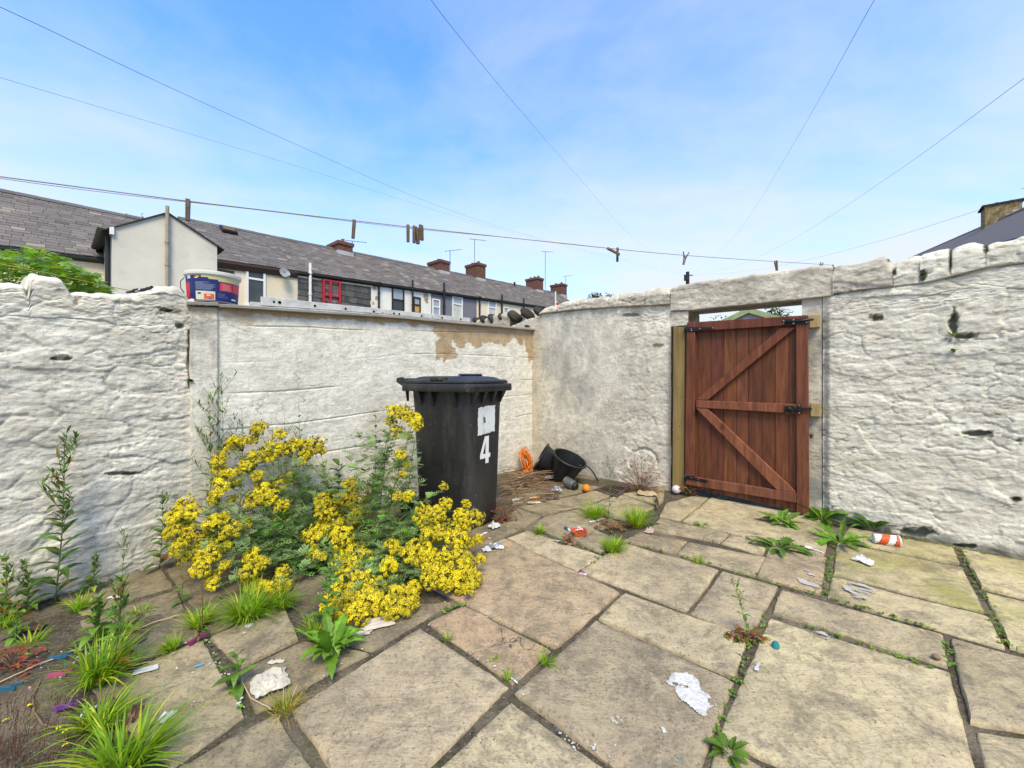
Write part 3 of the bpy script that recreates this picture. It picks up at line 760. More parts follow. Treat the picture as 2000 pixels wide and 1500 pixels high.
# -- neighbour's dark coped wall carrying on beyond the block wall
nw = thing('stone_wall', 'cream pointed stone wall beyond the block wall topped with dark tilted cope stones', 'wall', tuple(FB.pt(-.3, 0)))
ztN = prof(FB, [(860, 638), (905, 631), (930, 622), (960, 615), (1000, 608), (1060, 599)])
m_point = plain('cream_pointing', (.50, .42, .31), .9, .1, 0, .3, 14, .4)
rough_wall('wall_body', FB, FB.s_at(850), -.38, zlow, lambda a: float(ztN(a)) - .01, .30, lambda s, z, d: .02 * fbm(s * 6, z * 6, 0, 4, 55), m_point, nw, -.01, .02, .02, .05, None, .02, 55)
m_dstone = plain('dark_cope_stone', (.055, .048, .04), .9, .15, 0, .5, 18, .5)
for k, (cu, cv, ru, rv) in enumerate([(926, 626, 8, 9), (941, 624, 9, 10), (957, 622, 10, 12), (976, 619, 9, 10), (998, 617, 14, 13), (1023, 612, 14, 13), (1047, 608, 11, 12), (1030, 637, 14, 5)]):
    a_, z_ = FB.hit(cu, cv, .0); e1, _ = FB.hit(cu + ru, cv, .0); _, z2 = FB.hit(cu, cv - rv, .0)
    ra, rz_ = abs(e1 - a_), abs(z2 - z_)
    mb = MB(); n_ = 14
    vs, fs = [], []
    for i in range(9):
        ph = math.pi * i / 8
        for j in range(n_):
            th = 2 * math.pi * j / n_
            w_ = 1 + .18 * float(vnoise(math.cos(th) * 2 + k * 5, math.sin(th) * 2, i * .5))
            sx = abs(math.sin(ph)) ** .8
            x_, y_, z__ = sx * math.cos(th) * w_, sx * math.sin(th) * w_, math.cos(ph)
            vs.append(FB.pt(a_ + .74 * (x_ * ra - .25 * y_ * ra), z_ + .92 * y_ * rz_ - .35 * x_ * rz_, z__ * .09 - .075))
    fs = [(i * n_ + j, i * n_ + (j + 1) % n_, (i + 1) * n_ + (j + 1) % n_, (i + 1) * n_ + j) for i in range(8) for j in range(n_)]
    mb.add(vs, fs); mb.build('cope_stone', m_dstone, nw, smooth=True)

# ------------------------------------------------------------------ gate
m_red = woodmat('red_brown_stained_wood', (.108, .034, .017), (.228, .077, .034), (9, 9, .9), 1.0, .65)
m_post = woodmat('treated_post_timber', (.215, .145, .05), (.30, .21, .075), (9, 9, .8), 1.0, .7)
m_iron = plain('black_iron', (.012, .012, .013), .42, .5, .3, .3, 40)
m_zinc = plain('zinc_screw', (.55, .54, .52), .35, .5, .9)
gt = thing('garden_gate', 'red brown stained timber ledged gate with two diagonal braces and black ironmongery', 'gate', tuple(FB.pt(FB.s_at(1340), 0)))
def plate(pix, nf, nb, name, mat, parent, col=None, bevel=.004):
    sz = [FB.hit(u, v, nf) for u, v in pix]
    mb = MB(); mb.prism([FB.pt(a, z, nf) for a, z in sz], [FB.pt(a, z, nb) for a, z in sz], col); return mb.build(name, mat, parent, bevel=bevel)
def cq(x, y): return (1280 + x / 3.3333, 560 + y / 3.3333)
bx = [205, 262, 277, 361, 446, 526, 607, 693, 780, 870, 917, 990]
mb = MB(); rr = random.Random(4)
ytop = lambda x: 240 - (x - 205) * .056; ybot = lambda x: 1302 + (x - 205) * .225
for k in range(len(bx) - 1):
    x0, x1 = bx[k] + 1.2, bx[k + 1] - 1.2
    nf = .048 + rr.uniform(-.002, .002); b_ = rr.uniform(.72, 1.12); 
    sz = [FB.hit(*cq(x, y), nf) for x, y in ((x0, ybot(x0)), (x1, ybot(x1)), (x1, ytop(x1)), (x0, ytop(x0)))]
    mb.prism([FB.pt(a, z, nf) for a, z in sz], [FB.pt(a, z, .028) for a, z in sz], (b_ * 1.0, b_ * rr.uniform(.85, 1.1), b_ * rr.uniform(.8, 1.05)))
mb.build('board_panel', m_red, gt, bevel=.002)
NF = .088
plate([cq(203, 295), cq(258, 292), cq(254, 1236), cq(192, 1232)], NF - .001, .0495, 'stile', m_red, gt, (.95, .9, .95))
plate([cq(915, 248), cq(992, 244), cq(999, 1481), cq(919, 1476)], NF - .001, .0495, 'stile', m_red, gt, (1.02, 1, 1))
plate([cq(205, 233), cq(993, 184), cq(993, 243), cq(205, 294)], NF, .051, 'rail', m_red, gt, (.85, .75, .9))
plate([cq(264, 739), cq(914, 765), cq(914, 826), cq(262, 787)], NF, .051, 'rail', m_red, gt, (1.25, 1.25, 1.3))
plate([cq(200, 1232), cq(917, 1346), cq(917, 1407), cq(196, 1288)], NF, .051, 'rail', m_red, gt, (1.1, 1.2, 1.35))
plate([cq(262, 737), cq(340, 738), cq(912, 266), cq(818, 268)], NF - .004, .052, 'brace', m_red, gt, (1.05, 1, 1))
plate([cq(262, 790), cq(338, 794), cq(914, 1336), cq(912, 1345), cq(790, 1324)], NF - .004, .052, 'brace', m_red, gt, (1.35, 1.4, 1.45))
def iron(pix, nf, nb, name, screws=()):
    o = plate(pix, nf, nb, name, m_iron, gt, None, .002)
    for (x, y) in screws:
        a, z = FB.hit(*cq(x, y), nf); mb = MB(); c0 = FB.pt(a, z, nf - .001); c1 = FB.pt(a, z, nf + .002); mb.tube([c0, c1], .0045, 8); mb.build('screw', m_zinc, o)
    return o
iron([cq(192, 262), cq(372, 263), cq(384, 269), cq(372, 278), cq(206, 292), cq(192, 292)], NF + .006, NF, 'hinge', [(235, 276), (290, 272), (375, 268), (236, 285)])
iron([cq(190, 1228), cq(330, 1258), cq(342, 1268), cq(330, 1275), cq(190, 1252)], NF + .006, NF, 'hinge', [(235, 1243), (280, 1256)])
for (y0, y1) in ((250, 300), (1222, 1262)):
    a, z0_ = FB.hit(*cq(194, y1), NF); _, z1_ = FB.hit(*cq(194, y0), NF); mb = MB(); mb.tube([FB.pt(a, z0_, NF + .004), FB.pt(a, z1_, NF + .004)], .008, 10); mb.build('hinge_pin', m_iron, gt, smooth=True)
bolt = iron([cq(828, 213), cq(994, 205), cq(994, 238), cq(828, 246)], NF + .006, NF, 'bolt', [(835, 222), (835, 240), (900, 215), (900, 238), (985, 212), (985, 232)])
a0, z0_ = FB.hit(*cq(840, 231), NF + .018); a1, z1_ = FB.hit(*cq(1030, 213), NF + .018)
mb = MB(); mb.tube([FB.pt(a0, z0_, NF + .016), FB.pt(a1, z1_, NF + .016)], .008, 10); mb.tube([FB.pt(a0, z0_, NF + .016), FB.pt(a0, z0_ - .02, NF + .04)], .004, 8); mb.build('bolt_rod', m_iron, bolt, smooth=True)
lat = iron([cq(842, 776), cq(905, 776), cq(905, 818), cq(842, 812)], NF + .008, NF, 'latch')
a0, z0_ = FB.hit(*cq(870, 795), NF + .02); mb = MB(); mb.tube([FB.pt(a0, z0_, NF), FB.pt(a0, z0_, NF + .03)], .014, 14)
mb.tube([FB.pt(a0 + .024 * math.cos(q), z0_ - .022 + .024 * math.sin(q), NF + .024) for q in [i * math.pi / 10 for i in range(21)]], .004, 6); mb.build('latch_ring', m_iron, lat, smooth=True)
a1, z1_ = FB.hit(*cq(1018, 796), NF + .014); mb = MB()
mb.hexa([FB.pt(a0, z0_ - .009, NF + .008), FB.pt(a1, z1_ - .009, NF + .008), FB.pt(a1, z1_ - .009, NF + .016), FB.pt(a0, z0_ - .009, NF + .016), FB.pt(a0, z0_ + .009, NF + .008), FB.pt(a1, z1_ + .009, NF + .008), FB.pt(a1, z1_ + .009, NF + .016), FB.pt(a0, z0_ + .009, NF + .016)])
mb.build('latch_bar', m_iron, lat, bevel=.001)
iron([cq(928, 768), cq(946, 768), cq(946, 828), cq(928, 828)], NF + .02, NF, 'latch_guide', [(937, 773), (937, 822)])
# the post
pst = thing('gate_post', 'greenish yellow treated timber post the gate is hung from', 'post', tuple(FB.pt(FB.s_at(1325, .06), 0)))
plate([(1315, 639), (1337.5, 639), (1336, 962), (1313, 962)], .062, -.03, 'post', m_post, pst, None, .005)
m_hole = plain('dark_hole', (.01, .008, .006), .9, .1)
mb = MB()
for x, y in ((150, 318), (150, 400), (152, 655), (174, 720), (150, 985), (158, 910)):
    a, z = FB.hit(*cq(x, y), .062); mb.tube([FB.pt(a, z, .060), FB.pt(a, z, .0632)], .0042, 7)
mb.build('nail_hole', m_hole, pst)
# ------------------------------------------------------------------ terrace beyond the yard
D1 = Vector((.659, .752, 0)); D2 = Vector((.752, -.659, 0))
P0 = at(460, 735, 13.75)
FH = Frame(P0, P0 + D1)
RD = 3.0
ze = interp([FH.hit(425, 504), FH.hit(1052, 596)]); 
_e0, _e1 = FH.hit(425, 504), FH.hit(1052, 596); _r0, _r1 = FH.hit(350, 425, -RD), FH.hit(1142, 583, -RD)
def lin(p, q): return lambda s: p[1] + (q[1] - p[1]) * (s - p[0]) / (q[0] - p[0])
ze, zr = lin(_e0, _e1), lin(_r0, _r1)
zeL, zrL = lin(FH.hit(12, 477), FH.hit(195, 500)), lin(FH.hit(0, 371, -RD), FH.hit(262, 424, -RD))
m_slate = tinted('roof_slate', .85, .15, 25, .35)
m_slatecl = tinted('hung_slate', .6, .35, 25, .3)
m_brick = None
t = NT('chimney_brick', .9, .1)
bt = t.n.new('ShaderNodeTexBrick'); bt.inputs['Scale'].default_value = 5; bt.inputs['Color1'].default_value = (.17, .06, .04, 1); bt.inputs['Color2'].default_value = (.11, .045, .035, 1); bt.inputs['Mortar'].default_value = (.20, .16, .13, 1); bt.inputs['Mortar Size'].default_value = .02
t.t.links.new(t.co((1, 1, 1), rot=(R(90), 0, .72)), bt.inputs['Vector'])
m_brick = t.out(t.mix(bt.outputs['Color'], (.05, .035, .03), t.ramp(t.noise(6, 6, .7), [(.5, 0.), (.7, .8)])))
m_pot = plain('chimney_pot_clay', (.24, .12, .08), .8, .2)
m_cap = plain('cement_cap', (.32, .29, .25), .9, .1)
m_lead = plain('grey_lead', (.42, .42, .43), .6, .3)
m_black = plain('black_plastic_pipe', (.015, .016, .018), .45, .4)
m_wpipe = plain('white_plastic_pipe', (.72, .72, .70), .45, .4, 0, .12)
m_bpipe = plain('faded_brown_pipe', (.36, .31, .23), .6, .3)
m_alu = plain('aerial_metal', (.22, .22, .23), .45, .5, .5)
t = NT('window_glass', .06, .6); m_glass = t.out(t.mix((.015, .02, .022), (.05, .06, .065), t.ramp(t.noise(2, 3, .5), [(.3, 0.), (.7, 1.)])))
m_curtain = plain('net_curtain', (.55, .54, .50), .8, .2, 0, .2, 30)
m_pale_pane = plain('pale_blue_grey_pane', (.34, .38, .42), .25, .5, 0, .15, 3)  # one pale blue-grey colour shared by several window panes
m_board = plain('orange_boarding', (.62, .36, .10), .6, .3, 0, .2)
m_upvc = plain('white_window_frame', (.78, .78, .77), .4, .4, 0, .06)
m_redp = plain('red_gloss_paint', (.45, .02, .035), .4, .4, 0, .2)
m_dkfr = plain('dark_window_frame', (.03, .022, .02), .5, .3)

def slates(mb, s0, s1, e, r, rd, over=.10, wid=.30, course=.175, tone=(.195, .17, .155), rr=None, lift=.014):
    L = math.hypot(rd + over, r(s0) - e(s0)); nt = max(2, int(L / course))
    nx = -(r(s0) - e(s0)); 
    for j in range(nt):
        k0, k1 = j / nt, (j + 1) / nt
        x = s0 - (wid / 2 if j % 2 else 0)
        while x < s1 - 1e-4:
            w = wid * rr.uniform(.82, 1.15); a, b = max(x, s0) + .004, min(x + w, s1) - .004; x += w
            if b - a < .02: continue
            l0 = lift + rr.uniform(0, .012); l1 = .002
            def P(s, k, l):
                n = over + (-rd - over) * k
                return FH.pt(s, e(s) + (r(s) - e(s)) * k - .06 * (1 - k) + l, n)
            g = rr.uniform(.78, 1.10); q = rr.random(); c = [tone[0] * g, tone[1] * g, tone[2] * g]
            if q < .06: c = [.31 * g, .27 * g, .22 * g]
            elif q < .16: c = [.155 * g, .14 * g, .135 * g]
            k1_ = k1 + .012; sk = rr.uniform(-.006, .006)
            v = [P(a, k0 - sk * .3, l0), P(b, k0 + sk * .3, l0), P(b, k1_, l1), P(a, k1_, l1), P(a, k0 - sk * .3, l0 - .016), P(b, k0 + sk * .3, l0 - .016)]
            mb.add(v, [(0, 1, 2, 3), (4, 5, 1, 0)], tuple(c))
def roof_solid(mb, s0, s1, e, r, rd, over=.1):
    def sec(s): return [FH.pt(s, e(s) - .085, over - .01), FH.pt(s, r(s) - .02, -rd), FH.pt(s, e(s) - .085, -2 * rd - over), FH.pt(s, e(s) - .16, -2 * rd - over), FH.pt(s, e(s) - .16, over - .01)]
    mb.prism(sec(s0), sec(s1), (.16, .14, .14))
def bar(mb, s0, z0, s1, z1, n0, n1, col=None):
    mb.hexa([FH.pt(s0, z0, n0), FH.pt(s1, z0, n0), FH.pt(s1, z0, n1), FH.pt(s0, z0, n1), FH.pt(s0, z1, n0), FH.pt(s1, z1, n0), FH.pt(s1, z1, n1), FH.pt(s0, z1, n1)], col)
def window(house, u0, v0, u1, v1, mfr, panes, mull=None, trans=None, fw=.055, proud=.05):
    um = (u0 + u1) / 2
    s0, s1 = FH.s_at(u0, proud), FH.s_at(u1, proud); z1 = FH.hit(um, v0, proud)[1]; z0 = FH.hit(um, v1, proud)[1]
    mb = MB(); bar(mb, s0, z0, s0 + fw, z1, -.01, proud); bar(mb, s1 - fw, z0, s1, z1, -.01, proud)
    bar(mb, s0 + fw, z1 - fw, s1 - fw, z1, -.01, proud); bar(mb, s0 + fw, z0, s1 - fw, z0 + fw, -.01, proud)
    ss = [s0 + fw, s1 - fw]; zs = [z0 + fw, z1 - fw]
    if mull is not None: sm = s0 + (s1 - s0) * mull; bar(mb, sm - fw * .6, z0 + fw, sm + fw * .6, z1 - fw, -.01, proud - .004); ss = [ss[0], sm, ss[1]]
    if trans is not None: zt = z1 - (z1 - z0) * trans; bar(mb, s0 + fw, zt - fw * .5, s1 - fw, zt + fw * .5, -.01, proud - .006); zs = [zs[0], zt, zs[1]]
    fr = mb.build('window', mfr, house)
    i = 0
    for a in range(len(zs) - 1)[::-1]:
        for b in range(len(ss) - 1):
            mb = MB(); bar(mb, ss[b] + .001, zs[a] + .001, ss[b + 1] - .001, zs[a + 1] - .001, -.008, .012); mb.build('pane', panes[i % len(panes)], fr); i += 1
    mb = MB(); bar(mb, s0 - .05, z0 - .06, s1 + .05, z0 - .002, -.01, proud + .06); mb.build('sill', m_cap if mfr is not m_upvc else mfr, fr)
def pipe(house, u, v0, v1, mat, r=.05, hopper=False, name='downpipe', off=.1):
    s, za = FH.hit(u, v0, off); zb_ = FH.hit(u, v1, off)[1]
    mb = MB(); mb.tube([FH.pt(s, za, off), FH.pt(s, zb_ - 2.5, off)], r, 10)
    if hopper: mb.tube([FH.pt(s, za - .12, off), FH.pt(s, za, off), FH.pt(s, za + .1, off)], [r, r * 2.6, r * 2.7], 8)
    for k in range(3): mb.tube([FH.pt(s, za - .35 - .8 * k, off), FH.pt(s, za - .42 - .8 * k, off)], r * 1.3, 10)
    mb.build(name, mat, house, smooth=False, auto=40)
def chimney(house, u, vtop, vbot, ls=.7, ln=1.15, pots=2, r=None):
    s, zt_ = FH.hit(u, vtop, -RD + .2); zb_ = (r or zr)(s) - .6; zt_ -= .12
    mb = MB(); bar(mb, s - ls / 2, zb_, s + ls / 2, zt_ - .16, -RD - ln / 2, -RD + ln / 2)
    bar(mb, s - ls / 2 - .05, zt_ - .159, s + ls / 2 + .05, zt_, -RD - ln / 2 - .05, -RD + ln / 2 + .05)
    c = mb.build('chimney', m_brick, house)
    for k in range(pots):
        n = -RD + (k - (pots - 1) / 2) * ln / max(1, pots)
        mb = MB(); mb.tube([FH.pt(s, zt_, n), FH.pt(s, zt_ + .03, n), FH.pt(s, zt_ + .17, n), FH.pt(s, zt_ + .18, n)], [.11, .09, .075, .095], 10); mb.build('chimney_pot', m_pot, c)
    mb = MB()
    zz_ = (r or zr)
    bar(mb, s - ls / 2 - .03, zz_(s) - .55, s + ls / 2 + .03, zz_(s) - .20, -RD - ln / 2 - .01, -RD + ln / 2 + .025); mb.build('flashing', m_lead, c)
def aerial(house, u, v0, v1, w, nel=6, yaw=.6):
    s, za = FH.hit(u, v0, -RD); zb_ = FH.hit(u, v1, -RD)[1]
    mb = MB(); mb.tube([FH.pt(s, zb_ - .3, -RD), FH.pt(s, za, -RD)], .022, 6)
    c = FH.pt(s, za - .03, -RD); d = D1 * math.cos(yaw) + D2 * math.sin(yaw); e = Vector((-d.y, d.x, 0))
    mb.tube([c - d * w * .3 - Vector((0, 0, .02)), c + d * w * .7 + Vector((0, 0, .08))], .014, 5)
    for k in range(nel):
        q = c + d * w * (-.28 + .96 * k / (nel - 1)) + Vector((0, 0, -.02 + .1 * k / nel)); h = .28 - .025 * k
        mb.tube([q - e * h * .5, q + e * h * .5], .009, 4)
    mb.build('aerial', m_alu, house)
def house(name, label, s0, s1, mat, e, r, gut=(.02, .021, .025), tone=(.195, .17, .155), seed=1, gh=.11):
    h = thing(name, label, 'house', tuple(FH.pt((s0 + s1) / 2, -.5)), 'terraced houses behind the yard')
    mb = MB(); f = lambda s: [FH.pt(s, -.5, 0), FH.pt(s, e(s) - .10, 0), FH.pt(s, e(s) - .10, -2 * RD), FH.pt(s, -.5, -2 * RD)]
    mb.prism(f(s0 + .002), f(s1 - .002)); mb.build('wall', mat, h)
    rr = random.Random(seed); mb = MB(); roof_solid(mb, s0, s1, e, r, RD); slates(mb, s0, s1, e, r, RD, rr=rr, tone=tone)
    ro = mb.build('roof', m_slate, h)
    mb = MB(); n = max(2, int((s1 - s0) / .45))
    for k in range(n):
        a, b = s0 + (s1 - s0) * k / n + .004, s0 + (s1 - s0) * (k + 1) / n - .004
        j = rr.uniform(-.008, .008); g = rr.uniform(.7, 1.1)
        pr = lambda s: [FH.pt(s, r(s) - .09 + j, -RD + .17), FH.pt(s, r(s) + .045 + j, -RD), FH.pt(s, r(s) - .09 + j, -RD - .17)]
        mb.prism(pr(a), pr(b), (.15 * g, .145 * g, .13 * g))
    mb.build('ridge_tiles', m_slate, ro)
    mb = MB(); ff = lambda s: [FH.pt(s, e(s) - .10 - gh, .003), FH.pt(s, e(s) - .10 - gh, .06), FH.pt(s, e(s) - .155, .15), FH.pt(s, e(s) - .095, .15), FH.pt(s, e(s) - .095, .003)]
    mb.prism(ff(s0 + .003), ff(s1 - .003), gut); mb.build('gutter', m_slatecl, h)
    return h
m_cream = plain('cream_masonry_paint', (.78, .67, .50), .85, .15, 0, .12, 5)
m_white = plain('white_masonry_paint', (.80, .765, .69), .85, .15, 0, .12, 5)
m_greyp = plain('grey_masonry_paint', (.19, .19, .215), .85, .15, 0, .10, 5)
m_rend = plain('pale_grey_render', (.68, .625, .53), .9, .1, 0, .22, 2.2)
sOM = FH.s_at(300)
sA, sB, sC, sD, sE, sF, sG = [FH.s_at(u) for u in (424, 580, 725, 842, 931, 977, 1150)]
hL = house('terraced_house', 'leftmost house with a low slate roof and cream wall behind the green bush', FH.s_at(-110), FH.s_at(384), m_cream, zeL, zrL, seed=2, tone=(.205, .178, .162))
hA = house('terraced_house', 'cream house with a tall plain grey gabled extension and a satellite dish', FH.s_at(384) + .002, sB, m_cream, ze, zr, (.075, .045, .035), seed=3, tone=(.19, .168, .158), gh=.22)
hB = house('terraced_house', 'house hung with dark slates around a red framed window', sB, sC, m_cream, ze, zr, seed=4, tone=(.20, .172, .155))
hC = house('terraced_house', 'white house with peeling paint and a small window boarded orange', sC, sD, m_white, ze, zr, seed=5, tone=(.20, .17, .15))
hD = house('terraced_house', 'grey painted house with two white framed windows', sD, sE, m_greyp, ze, zr, seed=6, tone=(.20, .17, .15))
hE = house('terraced_house', 'narrow cream house beside the grey house with one white sash window', sE, sF, m_cream, ze, zr, seed=7, tone=(.20, .17, .15))
hF = house('terraced_house', 'farthest cream house at the end of the terrace above the dark cope stones', sF, sG, m_cream, ze, zr, seed=8, tone=(.20, .17, .15))
# extension of the cream house
EO = 2.3
gl, ga, gr_ = FH.hit(219, 446, EO), FH.hit(327, 417, EO), FH.hit(424, 481, EO)
mb = MB(); fz = lambda n: [FH.pt(gl[0], -.5, n), FH.pt(gr_[0], -.5, n), FH.pt(gr_[0], gr_[1], n), FH.pt(ga[0], ga[1], n), FH.pt(gl[0], gl[1], n)]
mb.prism(fz(EO), fz(-.5)); mb.build('extension_wall', m_rend, hA)
mb = MB()
for (p, q, sg) in ((gl, ga, -1), (gr_, ga, 1)):
    ex = .16 * sg; dz = (q[1] - p[1]) / (q[0] - p[0])
    a = (p[0] + ex, p[1] + dz * ex)
    f2 = lambda n: [FH.pt(a[0], a[1] + .002, n), FH.pt(q[0], q[1] + .002, n), FH.pt(q[0], q[1] + .035, n), FH.pt(a[0], a[1] + .03, n)]
    mb.prism(f2(EO + .05), f2(-1.5), (.06, .055, .055))
mb.build('extension_roof', m_slate, hA)
mb = MB(); c = [(-.06, 0), (-.05, -.045), (0, -.07), (.05, -.045), (.06, 0)]
gs = gl[0] - .2; gz_ = gl[1] - .05
mb.prism([FH.pt(gs + x, gz_ + z, EO + .06) for x, z in c], [FH.pt(gs + x, gz_ + z, .12) for x, z in c], (.02, .02, .022))
mb.tube([FH.pt(gl[0] - .06, gz_ - .1, EO - .25), FH.pt(gl[0] - .06, -.4, EO - .25)], .05, 8, col=(.02, .03, .035))
mb.build('extension_gutter', m_slatecl, hA)
mb = MB(); mb.hexa([FH.pt(gl[0] - .05, gl[1] - .16, EO + .01), FH.pt(gl[0] + .03, gl[1] - .16, EO + .01), FH.pt(gl[0] + .03, gl[1] - .16, EO + .07), FH.pt(gl[0] - .05, gl[1] - .16, EO + .07), FH.pt(gl[0] - .05, gl[1] + .0, EO + .01), FH.pt(gl[0] + .03, gl[1] + .03, EO + .01), FH.pt(gl[0] + .03, gl[1] + .03, EO + .07), FH.pt(gl[0] - .05, gl[1] + .0, EO + .07)])
mb.build('white_boxed_eaves', m_upvc, hA)
s_, za_ = FH.hit(327, 402, EO + .1); mb = MB(); mb.tube([FH.pt(s_, -.5, EO + .08), FH.pt(s_, za_, EO + .08)], .042, 12)
for k in (0.9, 1.5): mb.tube([FH.pt(s_, za_ - k, EO + .08), FH.pt(s_, za_ - k - .07, EO + .08)], .055, 12)
mb.build('soil_pipe', m_bpipe, hA, auto=40)
# windows, pipes and the like
window(hA, 481, 518, 519, 597, m_upvc, [m_glass], None, .34, .07)
s_, z_ = FH.hit(440, 529, .02); mb = MB(); bar(mb, s_ - .25, z_ - .03, s_ + .25, z_ + .03, -.01, .04); mb.build('vent_slot', m_dkfr, hA)
s_, z_ = FH.hit(556, 533, .25); C_ = FH.pt(s_, z_, .3)
mb = MB(Matrix.Translation(C_) @ Vector((.75, -.5, .35)).to_track_quat('Z', 'Y').to_matrix().to_4x4()); mb.lathe([(.0, -.06), (.1, -.052), (.18, -.03), (.19, -.012), (.186, -.01), (.15, -.025), (.0, -.05)], 20)
dsh = mb.build('satellite_dish', plain('grey_dish', (.30, .31, .32), .5, .3), hA, auto=40)
mb = MB(); mb.tube([FH.pt(s_, z_ + .2, 0.0), FH.pt(s_, z_ + .02, .25)], .025, 6); mb.tube([C_ + Vector((0, 0, -.2)), C_ + Vector((.32, -.16, -.12))], .016, 6); mb.tube([C_ + Vector((.30, -.17, -.1)), C_ + Vector((.40, -.17, -.07))], .045, 8); mb.build('dish_arm', m_black, dsh)
# skylight on roof A
def roofpt(u, v, e, r, up=0.0):
    A, B, Cc = FH.pt(0, e(0) - .02, 0), FH.pt(3, e(3) - .02, 0), FH.pt(0, r(0), -RD)
    n = (B - A).cross(Cc - A).normalized(); o = Vector((0, 0, H)); rv = ray(u, v)
    if n.z < 0: n = -n
    return o + rv * ((A - o).dot(n) / rv.dot(n)) + n * up
sk = [(428, 445), (458, 452), (464, 461), (434, 455)]
mb = MB(); mb.prism([roofpt(u, v, ze, zr, .14) for u, v in sk], [roofpt(u, v, ze, zr, .0) for u, v in sk]); skl = mb.build('skylight', m_dkfr, hA)
mb = MB(); sk2 = [(432, 446.5), (456, 452), (460, 459), (437, 454)]; mb.prism([roofpt(u, v, ze, zr, .16) for u, v in sk2], [roofpt(u, v, ze, zr, .141) for u, v in sk2]); mb.build('pane', plain('brown_skylight_pane', (.16, .12, .06), .8, .1), skl)
# slate hanging on B
mb = MB(); rr = random.Random(9); z = .5
zt_ = lambda s: ze(s) - .28
j = 0
while z < 5.6:
    x = sB + .02 - (.17 if j % 2 else 0)
    while x < sC - .02:
        w = .30 * rr.uniform(.8, 1.2); a, b = max(x, sB + .02) + .003, min(x + w, sC - .02) - .003; x += w
        if b - a < .03: continue
        top = min(z + .29, zt_((a + b) / 2)); 
        if top - z < .03: continue
        g = rr.uniform(.55, 1.25); l = .022 + rr.uniform(0, .012); dz = rr.uniform(-.012, .012)
        mb.add([FH.pt(a, z + dz, l), FH.pt(b, z + dz, l), FH.pt(b, top, .006), FH.pt(a, top, .006), FH.pt(a, z + dz, .0), FH.pt(b, z + dz, .0)], [(0, 1, 2, 3), (4, 5, 1, 0)], (.115 * g, .108 * g, .10 * g))
    z += .245; j += 1
mb.build('slate_hanging', m_slatecl, hB)
window(hB, 631, 547, 666, 600, m_redp, [m_pale_pane, m_curtain, m_pale_pane, m_curtain], .42, .57, .07, .10)
pipe(hB, 606, 514, 590, m_wpipe, .055, name='soil_pipe')
window(hC, 766, 557, 790, 612, m_dkfr, [m_pale_pane, m_glass], None, .52, .06)
window(hC, 808, 580, 822, 612, m_dkfr, [m_pale_pane, m_board], None, .48, .06)
pipe(hC, 740, 556, 610, m_black, .045, True); pipe(hC, 806, 547, 612, m_black, .045, name='soil_pipe')
rr = random.Random(12)
for (cu, cv, ru, rv) in ((731, 562, 4, 6), (736, 582, 3.5, 6), (729, 592, 2.5, 4), (832, 580, 6, 11), (834, 588, 3, 6)):
    mb = MB(); a, z_ = FH.hit(cu, cv, .004); b, _ = FH.hit(cu + ru, cv, .004); _, z2 = FH.hit(cu, cv - rv, .004); n_ = 18
    ring = []
    for i in range(n_):
        th = 2 * math.pi * i / n_; w_ = rr.uniform(.6, 1.1); ring.append(FH.pt(a + (b - a) * math.cos(th) * w_, z_ + (z2 - z_) * math.sin(th) * w_, .006 + len(mb.v) * 1e-5))
    mb.add(ring + [FH.pt(a, z_, .006 + len(mb.v) * 1e-5)], [(i, (i + 1) % n_, n_) for i in range(n_)])
    mb.build('peeled_paint_patch', plain('bare_buff_render', (.42, .33, .22), .9, .1), hC)
window(hD, 845, 584, 860, 618, m_upvc, [m_pale_pane], None, .45, .06)
window(hD, 884, 579, 904, 622, m_upvc, [m_pale_pane, m_curtain], None, .35, .06)
pipe(hD, 867.5, 552, 616, m_black, .055, name='soil_pipe')
window(hE, 954, 585, 970, 620, m_upvc, [m_pale_pane, m_curtain], None, .45, .06)
pipe(hE, 937, 583, 620, m_black, .045, True)
pipe(hF, 980.5, 575, 620, m_black, .055, name='soil_pipe'); window(hF, 984.5, 600, 993.5, 622, m_upvc, [m_pale_pane], None, None, .05); pipe(hF, 1023, 583, 620, m_black, .05, name='soil_pipe')
for h_, u, vt, vb, pots in ((hB, 668, 473, 497, 2), (hC, 861, 509, 532, 1), (hD, 933, 515, 544, 2), (hF, 1048, 543, 570, 3), (hF, 1095, 555, 580, 2)): chimney(h_, u, vt - 2, vb, .7, 1.15, pots)
aerial(hB, 688, 470, 486, 1.0, 6, .2); aerial(hC, 879, 489, 525, 1.0, 5, .9); aerial(hD, 927, 467, 515, 1.2, 7, .3); aerial(hF, 1065, 491, 558, 1.0, 6, .4); aerial(hF, 1105, 539, 556, .8, 4, .9)
s_, z_ = FH.hit(1005, 551, -RD + .3); mb = MB(); mb.tube([FH.pt(s_, z_ - .6, -RD + .3), FH.pt(s_, z_, -RD + .3)], .07, 8); mb.build('vent_pipe', m_black, hF)

